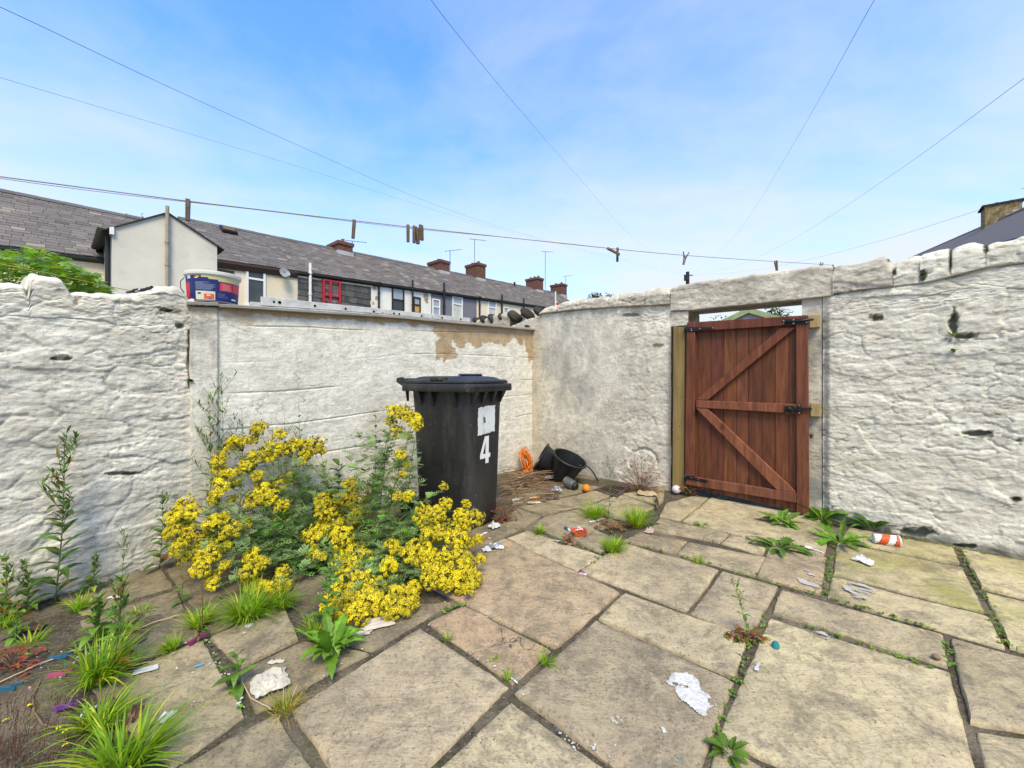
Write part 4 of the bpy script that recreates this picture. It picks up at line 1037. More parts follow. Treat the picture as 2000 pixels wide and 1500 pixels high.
# ------------------------------------------------------------------ house at the right
PR = at(2000, 462, 9.0); FQ = Frame(PR, PR + D1)
eR = lin(FQ.hit(2000, 462), FQ.hit(1925, 485)); rR = lin(FQ.hit(1995, 409, -2.6), FQ.hit(1778, 503, -2.6))
FHs, RDs = FH, RD; FH, RD = FQ, 2.6
q0, q1 = FQ.s_at(2240), FQ.s_at(1700, -2.6)
t = NT('yellow_stone_masonry', .9, .1)
bt = t.n.new('ShaderNodeTexBrick'); bt.inputs['Scale'].default_value = 3.2; bt.inputs['Color1'].default_value = (.42, .31, .14, 1); bt.inputs['Color2'].default_value = (.25, .185, .09, 1); bt.inputs['Mortar'].default_value = (.09, .075, .05, 1); bt.inputs['Mortar Size'].default_value = .03
t.t.links.new(t.co((1, 1, 1), rot=(R(90), 0, .72)), bt.inputs['Vector'])
m_ystone = t.out(t.mix(bt.outputs['Color'], (.05, .042, .03), t.ramp(t.noise(5, 6, .7), [(.48, 0.), (.66, .85)])))
hR = house('stone_house', 'house beyond the right wall with a dark slate roof and a squat yellow stone chimney', min(q0, q1), max(q0, q1), m_ystone, eR, rR, (.03, .028, .026), (.14, .112, .085), 11, .12)
hR['group'] = ''; del hR['group']
ca = FQ.s_at(1960, -2.6); cl_ = 1.0; cs = ca + cl_ / 2
zt_ = FQ.hit(1960, 394, -2.6)[1] + .04
mb = MB(); bar(mb, cs - cl_ / 2, rR(cs) - 1.0, cs + cl_ / 2, zt_ - .12, -3.2, -1.98); chR = mb.build('chimney', m_ystone, hR)
mb = MB(); bar(mb, cs - cl_ / 2 - .06, zt_ - .119, cs + cl_ / 2 + .06, zt_ - .04, -3.3, -1.88); mb.build('chimney_cap', plain('sooty_stone_slab', (.06, .055, .045), .9, .1), chR)
for k, hh in enumerate((.10, .16, .13, .14)):
    a = cs - .1; n_ = -2.2 - .24 * k; mb = MB(); mb.tube([FQ.pt(a, zt_ - .04, n_), FQ.pt(a, zt_ + hh * .4, n_), FQ.pt(a, zt_ + hh * .6, n_)], [.055, .05, .085 if k == 0 else .06], 10); mb.build('chimney_pot', m_pot, chR)
mb = MB()
for k in range(5):
    n = -2.1 - .2 * (4 - k); a = cs - cl_ / 2; kk = (n + 2.6 + .1) / 2.7; zz_ = rR(a) + (eR(a) - rR(a)) * (n + 2.6) / 2.6
    bar(mb, cs - cl_ / 2 - .012, zz_ - .1, cs - cl_ / 2 + .05, zz_ + .07, n - .19, n)
mb.build('lead_flashing', m_lead, chR)
aerial(hR, 2010, 366, 390, 1.0, 5, .5)
FH, RD = FHs, RDs

# ------------------------------------------------------------------ shed, pole, wires, flag
sp_ = at(1463, 603, 12.0); shed = thing('shed', 'grey shed gable with pale green bargeboards seen over the gate', 'shed', (sp_.x, sp_.y, -.5))
x_ = Vector((.80, -.60, 0)); y_ = Vector((.60, .80, 0)); ap = sp_.z - .04
Sp = lambda a, z, n: Vector((sp_.x, sp_.y, 0)) + x_ * a + y_ * n + Vector((0, 0, z))
hw, dr = 1.6, .70
mb = MB(); fz = lambda n: [Sp(-hw, -.5, n), Sp(hw, -.5, n), Sp(hw, ap - dr, n), Sp(0, ap, n), Sp(-hw, ap - dr, n)]
mb.prism(fz(0), fz(2.6)); mb.build('wall', plain('grey_shed_cladding', (.34, .34, .36), .8, .2, 0, .1, 6), shed)
mb = MB(); k_ = dr / hw
for sg in (-1, 1):
    f2 = lambda n: [Sp(0, ap + .005, n), Sp(sg * (hw + .15), ap - (hw + .15) * k_ + .005, n), Sp(sg * (hw + .15), ap - (hw + .15) * k_ + .05, n), Sp(0, ap + .06, n)]
    mb.prism(f2(-.05), f2(2.7))
mb.build('roof', plain('shed_felt', (.16, .17, .12), .9, .1), shed)
mb = MB()
for sg in (-1, 1):
    f2 = lambda n: [Sp(0, ap + .07, n), Sp(sg * (hw + .16), ap - (hw + .16) * k_ + .07, n), Sp(sg * (hw + .16), ap - (hw + .16) * k_ - .09, n), Sp(0, ap - .09, n)]
    mb.prism(f2(-.09), f2(-.052))
mb.build('bargeboard', plain('pale_green_board', (.34, .38, .20), .7, .2), shed)

pp = at(1343, 531, 24); pole = thing('telegraph_pole', 'dark telegraph pole far off above the left end of the lintel', 'pole', (pp.x, pp.y, -.5))
m_pole = plain('creosoted_pole', (.035, .03, .03), .8, .2)
mb = MB(); mb.tube([(pp.x, pp.y, -.5), (pp.x, pp.y, pp.z)], [.15, .10], 10); mb.build('pole', m_pole, pole)
mb = MB(); mb.box((pp.x - .24, pp.y - .25, pp.z - .55), (pp.x - .06, pp.y - .05, pp.z - .25)); mb.tube([(pp.x - .22, pp.y, pp.z - .2), (pp.x + .3, pp.y, pp.z - .2)], .03, 6); mb.build('junction_box', m_pole, pole)
m_wire = plain('black_cable', (.05, .05, .052), .6, .3)
def wire(label, pix, Y0, Y1, r):
    d = [0]
    for a, b in zip(pix, pix[1:]): d.append(d[-1] + math.hypot(b[0] - a[0], b[1] - a[1]))
    us = np.interp(np.linspace(0, d[-1], 40), d, [p[0] for p in pix]); vs = np.interp(np.linspace(0, d[-1], 40), d, [p[1] for p in pix])
    k = np.ones(7) / 7; pad = lambda x: np.convolve(np.concatenate([2 * x[0] - x[3:0:-1], x, 2 * x[-1] - x[-2:-5:-1]]), k, 'valid')
    us, vs = pad(us), pad(vs)
    q = np.hypot(np.diff(us, prepend=us[0]), np.diff(vs, prepend=vs[0])).cumsum(); q /= q[-1]
    pts = [at(u, v, 1 / ((1 - f) / Y0 + f / Y1)) for u, v, f in zip(us, vs, q)]
    mb = MB(); mb.tube(pts, [r * (.72 - .5 * k_ / 39) for k_ in range(len(pts))], 5); o = mb.build('overhead_cable', m_wire); tag(o, label, 'cable', 'cables running to the telegraph pole')
wire('overhead cable sloping from the top left corner down to the far pole', [(-60, -14), (0, 12), (300, 157), (600, 292), (850, 404), (1050, 467), (1200, 502), (1340, 537)], 3.4, 24, .0042)
wire('faint overhead cable below the first one at the far left', [(-60, 133), (0, 152), (300, 240), (600, 330), (850, 412), (1000, 455), (1200, 507), (1340, 539)], 4.5, 24, .003)
wire('overhead cable dropping steeply from the top edge left of centre', [(820, -30), (840, 0), (960, 150), (1080, 290), (1160, 380), (1225, 460), (1342, 537)], 3.6, 24, .0034)
wire('overhead cable dropping from the top edge at the right of the sky', [(1725, -30), (1707, 0), (1600, 195), (1480, 400), (1420, 485), (1346, 537)], 3.6, 24, .0036)
wire('overhead cable coming in from the right edge high above the gate', [(2060, 108), (2000, 153), (1800, 302), (1600, 438), (1500, 495), (1420, 530), (1346, 538)], 4.0, 24, .0044)
wire('thin cable from the stone chimney to the far pole', [(1910, 411), (1750, 462), (1600, 503), (1480, 528), (1346, 540)], 11, 24, .006)
fp = at(1085, 600, 9); fl = thing('flag', 'small red and white flag on a white stick behind the coped wall', 'flag', (fp.x, fp.y, fp.z - .6))
mb = MB(); mb.tube([(fp.x, fp.y, fp.z - .6), (fp.x, fp.y, fp.z + .35)], .015, 6); mb.build('flag_stick', m_wpipe, fl)
mb = MB()
for i in range(4):
    for j_ in range(4):
        col = (.55, .02, .06) if (i in (1, 2) or j_ == 1) else (.75, .75, .75)
        y0 = .03 * math.sin(i * 1.3); y1 = .03 * math.sin((i + 1) * 1.3)
        a, b = fp.x + .016 + .022 * i, fp.x + .016 + .022 * (i + 1); z0_, z1_ = fp.z + .16 - .05 * (j_ + 1) - .03 * i, fp.z + .16 - .05 * j_ - .03 * i
        mb.add([(a, fp.y + y0, z0_), (b, fp.y + y1, z0_ - .03), (b, fp.y + y1, z1_ - .03), (a, fp.y + y0, z1_)], [(0, 1, 2, 3)], col)
mb.build('flag_cloth', tinted('flag_fabric', .8, .1), fl)
# ------------------------------------------------------------------ wheelie bin
def rrect(x0, x1, y0, y1, r, z, n=6):
    o = []
    for (cx_, cy_, a0) in ((x1 - r, y1 - r, 0), (x0 + r, y1 - r, 90), (x0 + r, y0 + r, 180), (x1 - r, y0 + r, 270)):
        for k in range(n + 1): a = R(a0 + 90 * k / n); o.append((cx_ + r * math.cos(a), cy_ + r * math.sin(a), z))
    return o
def loft(mb, rings, cap0=True, cap1=True, col=None, mi=None):
    m = len(rings[0]); vs = [p for r_ in rings for p in r_]
    fs = [(i * m + j, i * m + (j + 1) % m, (i + 1) * m + (j + 1) % m, (i + 1) * m + j) for i in range(len(rings) - 1) for j in range(m)]
    if cap0: fs.append(list(range(m))[::-1])
    if cap1: fs.append([(len(rings) - 1) * m + j for j in range(m)])
    mb.add(vs, fs, col, mi)
th = R(32.7); bf = Vector((math.cos(th), -math.sin(th), 0)); br_ = Vector((math.sin(th), math.cos(th), 0))
BO = Vector((-.3956, 3.097, 0)); BO.z = gz(BO.x, BO.y) + .006
binr = thing('wheelie_bin', 'black wheelie bin with a white number 4 and a worn white sticker', 'bin', tuple(BO), None, (0, 0, -th))
t = NT('black_bin_plastic', .42, .45)
n1 = t.noise(160, 3, .6); n2 = t.noise(3, 7, .65); n3 = t.noise(30, 5, .7)
c = t.mix((.015, .0152, .0165), (.027, .026, .0255), t.ramp(n2, [(.35, 0.), (.7, 1.)]))
c = t.mix(c, (.10, .095, .085), t.math('MULTIPLY', t.ramp(n3, [(.57, 0.), (.70, 1.)]), .35))
c = t.mix(c, (.085, .08, .07), t.math('MULTIPLY', t.ramp(t.noise(2, 8, .7, t.co((3, 3, .6))), [(.52, 0.), (.72, 1.)]), .5))
c = t.mix(c, (.4, .38, .34), t.math('MULTIPLY', t.math('LESS_THAN', t.voro(16), .05), t.ramp(t.noise(3, 2, .5), [(.45, 0.), (.55, 1.)])))
m_bin = t.out(c, t.bump(n1, .22, .002), t.ramp(n2, [(.3, .38), (.7, .55)]))
mb = MB()
loft(mb, [rrect(-.28, .225, -.175, .175, .05, .0), rrect(-.283, .23, -.18, .18, .055, .03), rrect(-.292, .236, -.195, .195, .055, .35), rrect(-.305, .245, -.215, .215, .055, .85), rrect(-.312, .25, -.222, .222, .05, .985)], True, False)
mb.build('body', m_bin, binr, smooth=True, world=False, auto=50)
mb = MB()
loft(mb, [rrect(-.30, .235, -.21, .21, .05, .978), rrect(-.352, .296, -.276, .276, .03, .978), rrect(-.354, .30, -.28, .28, .03, .984), rrect(-.354, .30, -.28, .28, .03, 1.028), rrect(-.35, .296, -.276, .276, .03, 1.034), rrect(-.33, .27, -.25, .25, .03, 1.034)], False, False)
for z in (.996, 1.010): loft(mb, [rrect(-.10, .304, -.275, .275, .03, z), rrect(-.10, .304, -.275, .275, .03, z + .005)])
mb.build('rim', m_bin, binr, world=False, auto=40)
mb = MB()
loft(mb, [rrect(-.335, .272, -.262, .262, .04, 1.036), rrect(-.34, .278, -.268, .268, .045, 1.040), rrect(-.34, .278, -.268, .268, .045, 1.052), rrect(-.332, .270, -.260, .260, .045, 1.060), rrect(-.30, .235, -.225, .225, .05, 1.066), rrect(-.28, .205, -.20, .20, .05, 1.082), rrect(-.25, .16, -.17, .17, .06, 1.088), rrect(-.2, .1, -.1, .1, .06, 1.090)], True, True)
lid = mb.build('lid', m_bin, binr, world=False, auto=45)
mb = MB()
for sg in (-1, 1):
    loft(mb, [rrect(-.07, .07, sg * .225 - .045, sg * .225 + .045, .02, 1.060), rrect(-.07, .07, sg * .225 - .045, sg * .225 + .045, .02, 1.078), rrect(-.06, .06, sg * .225 - .036, sg * .225 + .036, .018, 1.084)], False, True)
mb.tube([(.10, -.13, 1.088), (.10, -.13, 1.098), (.10, .13, 1.098), (.10, .13, 1.088)], .010, 8)
mb.build('lid_grip', m_bin, lid, world=False, auto=45)
mb = MB()
mb.tube([(-.405, -.24, 1.056), (-.405, .24, 1.056)], .018, 10)
for y in (-.245, -.02, .245):
    mb.prism([(-.31, y - .012, .90), (-.33, y - .012, 1.0), (-.425, y - .012, 1.045), (-.42, y - .012, 1.075), (-.37, y - .012, 1.082), (-.33, y - .012, 1.06), (-.31, y - .012, 1.034)][::-1], [(-.31, y + .012, .90), (-.33, y + .012, 1.0), (-.425, y + .012, 1.045), (-.42, y + .012, 1.075), (-.37, y + .012, 1.082), (-.33, y + .012, 1.06), (-.31, y + .012, 1.034)][::-1])
mb.build('handle', m_bin, binr, world=False, auto=45)
for x in (-.20, -.075, .14):      # ribs under the rim, camera side and far side
    for sg in (-1, 1):
        y = .215
        mb = MB(); mb.hexa([(x - .012, sg * (y - .012), .87), (x + .012, sg * (y - .012), .87), (x + .012, sg * (y + .004), .87), (x - .012, sg * (y + .004), .87), (x - .018, sg * (y), .977), (x + .018, sg * y, .977), (x + .018, sg * (y + .05), .977), (x - .018, sg * (y + .05), .977)]); mb.build('rim_bracket', m_bin, binr, world=False)
for y in (-.17, -.06, .06, .17):
    mb = MB(); mb.hexa([(.235, y - .004, .89), (.255, y - .004, .89), (.255, y + .004, .89), (.235, y + .004, .89), (.235, y - .02, .977), (.295, y - .02, .977), (.295, y + .02, .977), (.235, y + .02, .977)]); mb.build('rim_bracket', m_bin, binr, world=False)
for y in (-.215, .215):
    mb = MB(Matrix.Translation((-.315, y, .09)) @ Matrix.Rotation(R(90), 4, 'X')); mb.lathe([(.02, -.025), (.06, -.022), (.088, -.025), (.096, -.015), (.096, .015), (.088, .025), (.06, .022), (.02, .025)], 24, close=True); mb.build('wheel', m_bin, binr, world=False, auto=40)
mb = MB(); mb.tube([(-.315, -.2, .09), (-.315, .2, .09)], .012, 8); mb.build('axle', m_black, binr, world=False)
# the sticker and the number on the front
fx = lambda z: .236 + (z - .35) / .5 * .009 if z < .85 else .245
def ff(y, z, d=.0014): return (fx(z) + d, y, z)
t = NT('worn_sticker', .6, .3); n1 = t.noise(28, 6, .7); n2 = t.noise(8, 6, .7)
c = t.mix((.68, .69, .68), (.36, .46, .44), t.ramp(n2, [(.52, 0.), (.66, 1.)])); c = t.mix(c, (.06, .06, .065), t.ramp(n1, [(.66, 0.), (.70, .9)])); m_stick = t.out(c)
rr = random.Random(3)
mb = MB(); ring = []
for (a, b) in (((-.098, .662), (.110, .674)), ((.110, .674), (.112, .872)), ((.112, .872), (-.098, .862)), ((-.098, .862), (-.098, .662))):
    for k in range(10): q = k / 10; ring.append(ff(a[0] + (b[0] - a[0]) * q + rr.uniform(-.005, .003), a[1] + (b[1] - a[1]) * q + rr.uniform(-.004, .004)))
mb.add(ring, [list(range(len(ring)))]); st_ = mb.build('sticker', m_stick, binr, world=False)
mb = MB(); mb.add([ff(-.040, .795, .002), ff(-.012, .785, .002), ff(-.006, .75, .002), ff(-.030, .745, .002)], [(0, 1, 2, 3)]); mb.build('dark_print', plain('grey_print', (.10, .10, .11), .6, .3), st_, world=False)
mb = MB()
P4 = lambda x, z: ff(-.068 + x * .125, .448 + z * .200, .0016)
quads = [[(0, .20), (1, .20), (1, .36), (0, .36)], [(.52, 0), (.84, 0), (.84, .20), (.52, .20)], [(.52, .36), (.84, .36), (.84, 1), (.52, 1)], [(0, .36), (.28, .36), (.52, .80), (.52, 1.0), (.44, 1.0)]]
for q in quads: mb.add([P4(*p) for p in q], [list(range(len(q)))])
t = NT('white_number', .5, .3); m_num = t.out(t.mix((.76, .76, .75), (.25, .25, .25), t.ramp(t.noise(40, 5, .7), [(.62, 0.), (.70, .8)])))
mb.build('number_four', m_num, binr, world=False)

# ------------------------------------------------------------------ paint tub on the coping
a_, _ = FA.hit(417, 560, -.10); zc = float(ztA(a_)) + .028
TP = FA.pt(a_, zc, -.105); tub = thing('paint_tub', 'white plastic paint tub with a navy and red label standing on the coping', 'paint tub', tuple(TP), None, (0, 0, math.atan2(FA.n.y, FA.n.x))); tub.scale = (.9, .9, .95)
m_tub = plain('white_tub_plastic', (.66, .65, .58), .4, .4, 0, .08, 8)
mb = MB(); mb.lathe([(.0, 0), (.148, 0), (.152, .006), (.162, .178), (.166, .18), (.172, .18), (.176, .196), (.174, .204), (.160, .206), (.156, .195), (.146, .01), (.0, .008)], 56); mb.build('tub', m_tub, tub, world=False, auto=35)
m_lab = tinted('printed_label', .45, .35, 40, .12)
def patch(mb, d0, d1, z0, z1, col, lift):
    n = max(2, int(abs(d1 - d0) / 4)); vs = []
    for k in range(n + 1):
        a = R(d0 + (d1 - d0) * k / n)
        for z in (z0, z1): r_ = .152 + .010 * (z - .006) / .172 + lift; vs.append((r_ * math.cos(a), r_ * math.sin(a), z))
    mb.add(vs, [(2 * k, 2 * k + 2, 2 * k + 3, 2 * k + 1) for k in range(n)], col)
# angles: 0 faces straight out of the wall; the camera sits to the right of that; negative is left in the photo
vA = math.degrees(math.atan2(-TP.y, -TP.x)) - math.degrees(math.atan2(FA.n.y, FA.n.x))
A_ = lambda t_: vA + t_     # t_: -90 left silhouette .. +90 right silhouette
NAVY, RED, CREAM = (.012, .022, .13), (.55, .02, .03), (.55, .50, .27)
mb = MB(); patch(mb, A_(-100), A_(78), .004, .172, NAVY, .0008); lab = mb.build('label', m_lab, tub, world=False, smooth=True)
def sub(name, L):
    mb = MB()
    for k, (a, b, z0, z1, c, l) in enumerate(L): patch(mb, A_(a), A_(b), z0, z1, c, l)
    mb.build(name, m_lab, lab, world=False, smooth=True)
sub('red_stripe', [(-88, -58, .024, .125, RED, .0014)])
sub('red_panel', [(14, 76, .076, .132, (.62, .05, .07), .0014), (43, 46, .076, .132, (.25, .02, .05), .0018)])
sub('cream_band', [(-26, -10, .158, .171, CREAM, .0014), (-10, 10, .148, .171, CREAM, .0014), (10, 76, .138, .171, CREAM, .0014)])
sub('picture_panel', [(-40, 4, .008, .066, (.62, .60, .46), .0014)])
sub('printed_picture', [(-20, 2, .012, .048, (.66, .11, .03), .0018), (-14, -6, .034, .042, (.7, .65, .6), .0022), (-35, -27, .044, .056, (.04, .06, .14), .0018), (-10, -4, .012, .022, (.1, .12, .3), .0022)])
sub('barcode_panel', [(44, 60, .022, .032, (.72, .74, .76), .0014)])
sub('silver_panel', [(-66, -54, .15, .17, (.6, .62, .62), .0018)])
rr = random.Random(5); L = []
for k in range(8): L.append((-40, -40 + rr.uniform(18, 46), .076 + .0068 * k, .0785 + .0068 * k, (.30, .33, .45), .0016))
for k in range(6): L.append((20, 20 + rr.uniform(14, 24), .084 + .007 * k, .0865 + .007 * k, (.75, .35, .35), .002))
for k in range(4): L.append((10, 10 + rr.uniform(15, 30), .03 + .008 * k, .0325 + .008 * k, (.15, .18, .35), .0016))
L += [(-43, -40, .15, .164, (.6, .1, .05), .0016), (-40, -34, .15, .156, (.7, .7, .7), .0016), (-39, -30, .157, .166, (.62, .38, .05), .0016)]
sub('printed_text', L)
mb = MB(); mb.tube([(.168 * math.cos(R(A_(s_))), .168 * math.sin(R(A_(s_))), z_) for s_, z_ in ((-88, .165),)] + [(.190 * math.cos(R(A_(-92))), .190 * math.sin(R(A_(-92))), .14), (.188 * math.cos(R(A_(-88))), .188 * math.sin(R(A_(-88))), .09), (.168 * math.cos(R(A_(-84))), .168 * math.sin(R(A_(-84))), .06)], .003, 6); mb.build('wire_handle', m_black, tub, world=False, smooth=True)

# ------------------------------------------------------------------ ladder lying on the coping
t = NT('dull_aluminium', .5, .5); n1 = t.noise(14, 6, .7)
m_ladder = t.out(t.mix((.62, .60, .56), (.42, .39, .35), t.ramp(n1, [(.42, 0.), (.7, 1.)])), t.bump(n1, .1, .002), None, .25)
NL = .03
lt = lambda u: np.interp(u, [510, 754, 918], [579, 604, 621]); lb = lambda u: np.interp(u, [510, 754, 918], [596, 618, 630])
s0_, s1_ = FA.s_at(510, NL), FA.s_at(919, NL)
lad = thing('ladder', 'dull aluminium ladder lying along the coping with rung ends showing in its rail', 'ladder', tuple(FA.pt((s0_ + s1_) / 2, 1.55, -.1)))
def ladz(a): return float(ztA(a)) + .028
for (u0, u1, dh) in ((510, 754, 0), (755, 919, -.004)):
    for n0_, n1_ in ((NL - .026, NL), (NL - .30, NL - .274)):
        mb = MB(); a, b = FA.s_at(u0, NL), FA.s_at(u1, NL)
        za, zb_ = FA.hit(u0, float(lt(u0)), NL)[1], FA.hit(u1, float(lt(u1)), NL)[1]
        ba, bb = ladz(a) - .004, ladz(b) - .004
        mb.hexa([FA.pt(a, ba, n0_), FA.pt(b, bb, n0_), FA.pt(b, bb, n1_ + dh), FA.pt(a, ba, n1_ + dh), FA.pt(a, za, n0_), FA.pt(b, zb_, n0_), FA.pt(b, zb_, n1_ + dh), FA.pt(a, za, n1_ + dh)])
        mb.build('rail', m_ladder, lad, bevel=.003)
for (u, r_) in ((535, .011), (546, .016), (615, .013), (675, .013), (730, .013), (747, .006), (770, .013), (780, .013), (824, .013), (845, .006), (864, .013), (900, .013)):
    v = float(lt(u) * .52 + lb(u) * .48); a, z = FA.hit(u, v, NL)
    d_ = -.004 if u > 755 else 0
    mb = MB(); mb.tube([FA.pt(a, z, NL - .27), FA.pt(a, z, NL + .0012 + d_)], r_, 14); rg = mb.build('rung', m_ladder, lad, auto=40)
    mb = MB(); mb.tube([FA.pt(a, z, NL + .0013 + d_), FA.pt(a, z, NL + .0022 + d_)], r_ * .72, 14); mb.build('rung_hole', m_hole, rg)

# black hose fitting on the left wall
yb = FL.pt(FL.s_at(280), 0).y + .10
hf = thing('hose_fitting', 'black plastic hose fitting lying on the rough left wall', 'hose fitting', tuple(at(280, 570, yb)))
mb = MB()
mb.tube([at(276, 567, yb), at(287, 565, yb), at(288, 565, yb), at(296, 564, yb), at(298, 563.5, yb)], [.010, .010, .014, .014, .018], 12); mb.build('connector', m_black, hf, auto=40)
mb = MB(); mb.tube([at(248, 571, yb - .02), at(256, 570, yb - .03), at(262, 566, yb - .02), at(270, 565, yb), at(276, 567, yb), at(270, 571, yb - .02), at(260, 572, yb - .03)], .007, 8); mb.build('hose_end', m_black, hf, smooth=True)
mb = MB(); mb.tube([at(273, 567, yb), at(276.5, 566.6, yb)], .0112, 12); mb.build('pale_collar', plain('pale_grey_plastic', (.5, .5, .5), .5, .3), hf)

# ------------------------------------------------------------------ clothes line and pegs
LU = [-60, 0, 367, 691, 797, 823, 1040, 1205, 1337, 1515, 1603, 1628]; LVv = [337, 345, 393, 431, 443, 446, 469, 487, 499, 511, 516, 518]
Yl = lambda u: 1 / (.714 + (.308 - .714) * (u - 367) / (1625 - 367))
lv = lambda u: float(np.interp(u, LU, LVv))
m_rope = plain('dirty_line_cord', (.33, .27, .22), .8, .1)
us = np.linspace(-60, 1628, 90)
k5 = np.convolve(np.pad([lv(u) for u in us], 3, mode='reflect', reflect_type='odd'), np.ones(7) / 7, 'valid')
lvs = lambda u: float(np.interp(u, us, k5))
mb = MB(); mb.tube([at(u, lvs(u), Yl(u)) for u in us], .0019, 6); tag(mb.build('clothes_line', m_rope, smooth=True), 'grey cord clothes line stretched across the yard to the lintel', 'clothes line')
mb = MB(); mb.tube([at(u, lvs(u) + 3.4 * max(0, 1 - u / 1250) + 1.2 * math.sin(u * .01), Yl(u)) for u in us if u < 1300], .0011, 5); tag(mb.build('thin_string', m_rope, smooth=True), 'thinner string hanging just under the clothes line', 'string')
mb = MB(); mb.tube([at(1626, 517, Yl(1626)), at(1630, 524, Yl(1626) - .01), at(1627, 533, Yl(1626))], .004, 6); tag(mb.build('wall_hook', plain('rusty_iron', (.10, .045, .025), .8, .2)), 'rusty hook in the lintel end holding the clothes line', 'hook')
m_pegw = woodmat('weathered_peg_wood', (.10, .07, .042), (.17, .12, .075), (20, 20, 3), 3, .75, False)
m_spring = plain('spring_wire', (.25, .22, .19), .45, .5, .7)
def peg_parts(root, mat, L=.074, open_=0.06):
    for sg in (-1, 1):
        mb = MB(); w = .0062
        pro = [(0.0006, -L * .58), (.0062, -L * .58), (.0080, -L * .1), (.0098, L * .12), (.0074, L * .42), (.0028, L * .42), (.0012, .0)]
        pro = [(sg * (x + max(0, z) * open_), z) for x, z in pro]
        if sg < 0: pro = pro[::-1]
        mb.prism([(x, -w, z) for x, z in pro], [(x, w, z) for x, z in pro]); mb.build('leg', mat, root, world=False, bevel=.0008)
    mb = MB(); mb.tube([(-.011, 0, .002), (-.004, .0056, .004), (.004, .0056, .004), (.011, 0, .002)], .0011, 6)
    mb.tube([(-.011, 0, .002), (-.004, -.0056, .004), (.004, -.0056, .004), (.011, 0, .002)], .0011, 6); mb.tube([(0, -.0056, .002), (0, .0056, .002)], .003, 10); mb.build('spring', m_spring, root, world=False, smooth=True)
def euler_view(u, tilt, yaw=0.0):   # peg hanging with its flat side roughly to the line, leaning by tilt (degrees) in the picture plane
    a = math.atan2(u - 1000, F)
    return (Matrix.Rotation(-a, 4, 'Z') @ Matrix.Rotation(R(tilt), 4, 'Y') @ Matrix.Rotation(yaw, 4, 'Z')).to_euler()
PG = 'weathered wooden pegs on the clothes line'
PEGS = [(367, 386, 428, 1, 1.45, 'wooden peg nearest the left end of the clothes line standing up above it'), (691, 427, 463, 4, 1.5, 'lone wooden peg hanging left of the cluster of four pegs'), (797, 437, 470, 0, 1.5, 'leftmost peg of the cluster of four on the clothes line'),
        (809, 439, 472, 1, 1.4, 'second peg from the left in the cluster of four'), (816, 441, 474, -1, .5, 'third peg in the cluster of four hanging lowest'), (823, 437, 467, -4, 1.0, 'rightmost peg of the cluster of four on the clothes line'),
        (1196, 480, 500, -58, 1.5, 'wooden peg lying almost sideways across the clothes line'), (1206, 482, 509, 1, 1.5, 'upright wooden peg crossed by a sideways one'), (1338, 489, 516, 12, .1, 'wooden peg splayed open in an inverted V above the gate'), (1516, 507, 527, -6, .4, 'small wooden peg clipped over the line above the lintel')]
for (u, v0, v1, tilt, yaw, lab_) in PEGS:
    Y = Yl(u); p = at(u, (v0 + v1) / 2 + 0, Y)
    L = (v1 - v0) / F * Y / max(.35, abs(math.cos(R(tilt)))); L = min(max(L, .06), .08)
    pr = thing('clothes_peg', lab_, 'clothes peg', tuple(p + Vector((0, 0, (.08) * .0))), PG, euler_view(u, tilt, yaw))
    peg_parts(pr, m_pegw, L, .35 if u == 1338 else .05)
m_turq = plain('turquoise_plastic', (.02, .20, .22), .4, .4)
pr = thing('clothes_peg', 'turquoise plastic peg at the lintel end of the clothes line', 'clothes peg', tuple(at(1603, 519, Yl(1603))), None, euler_view(1603, 18, .3)); peg_parts(pr, m_turq, .062, .1)
mb = MB(); mb.tube([at(-40, 508, 2.6), at(100, 535, 3.2), at(220, 561, 4.0), at(300, 576, 4.8)], .0035, 6); tag(mb.build('yellow_cord', plain('yellow_cord', (.55, .48, .05), .7, .2), smooth=True), 'thin yellow cord running over the bush behind the left wall', 'cord')

# ------------------------------------------------------------------ things in the far corner
m_bkt = plain('black_bucket_plastic', (.016, .017, .019), .4, .4, 0, .4, 14)
def bucket(label, loc, axis, r0, r1, h):
    b = thing('bucket', label, 'bucket', tuple(loc), 'black plastic buckets tipped in the corner', axis.to_track_quat('Z', 'Y').to_euler())
    mb = MB(); mb.lathe([(0, 0), (r0, 0), (r0 + .003, .006), (r1, h - .02), (r1 + .012, h - .018), (r1 + .016, h - .006), (r1 + .012, h), (r1 - .002, h), (r1 - .006, h - .02), (r0 - .004, .008), (0, .006)], 40); mb.build('tub', m_bkt, b, world=False, auto=35); return b
g1 = G(1052, 925); b1 = bucket('black bucket lying on its rim with its base towards the corner', (0, 0, 0), Vector((-.42, .35, .84)), .10, .148, .24)
# the first one stands mouth down and leans; the second leans against it, mouth up
b1.rotation_euler = Vector((.46, -.05, -.88)).to_track_quat('Z', 'Y').to_euler(); b1.location = at(1050, 925, g1.y + .02); b1.location = G(1072, 930) + Vector((0, .06, .20)); 
b1.rotation_euler = Vector((-.82, .10, .50)).to_track_quat('Z', 'Y').to_euler(); b1.location = G(1094, 936) + Vector((.0, .05, .10))
g2 = G(1102, 940); b2 = bucket('black bucket tilted back with its open mouth showing', tuple(g2 + Vector((-.03, -.02, .045))), Vector((.34, -.25, .90)), .105, .165, .235)
mb = MB(); mb.tube([Vector((.16, .02, .225)), Vector((.17, .0, .24))], .006, 8)
mb.build('handle_lug', m_bkt, b2, world=False)
p0, p3 = at(1128, 910, g2.y - .02), G(1168, 941); mb = MB()
bez = lambda t_, a, b, c_, d_: a * (1 - t_) ** 3 + b * 3 * t_ * (1 - t_) ** 2 + c_ * 3 * t_ * t_ * (1 - t_) + d_ * t_ ** 3
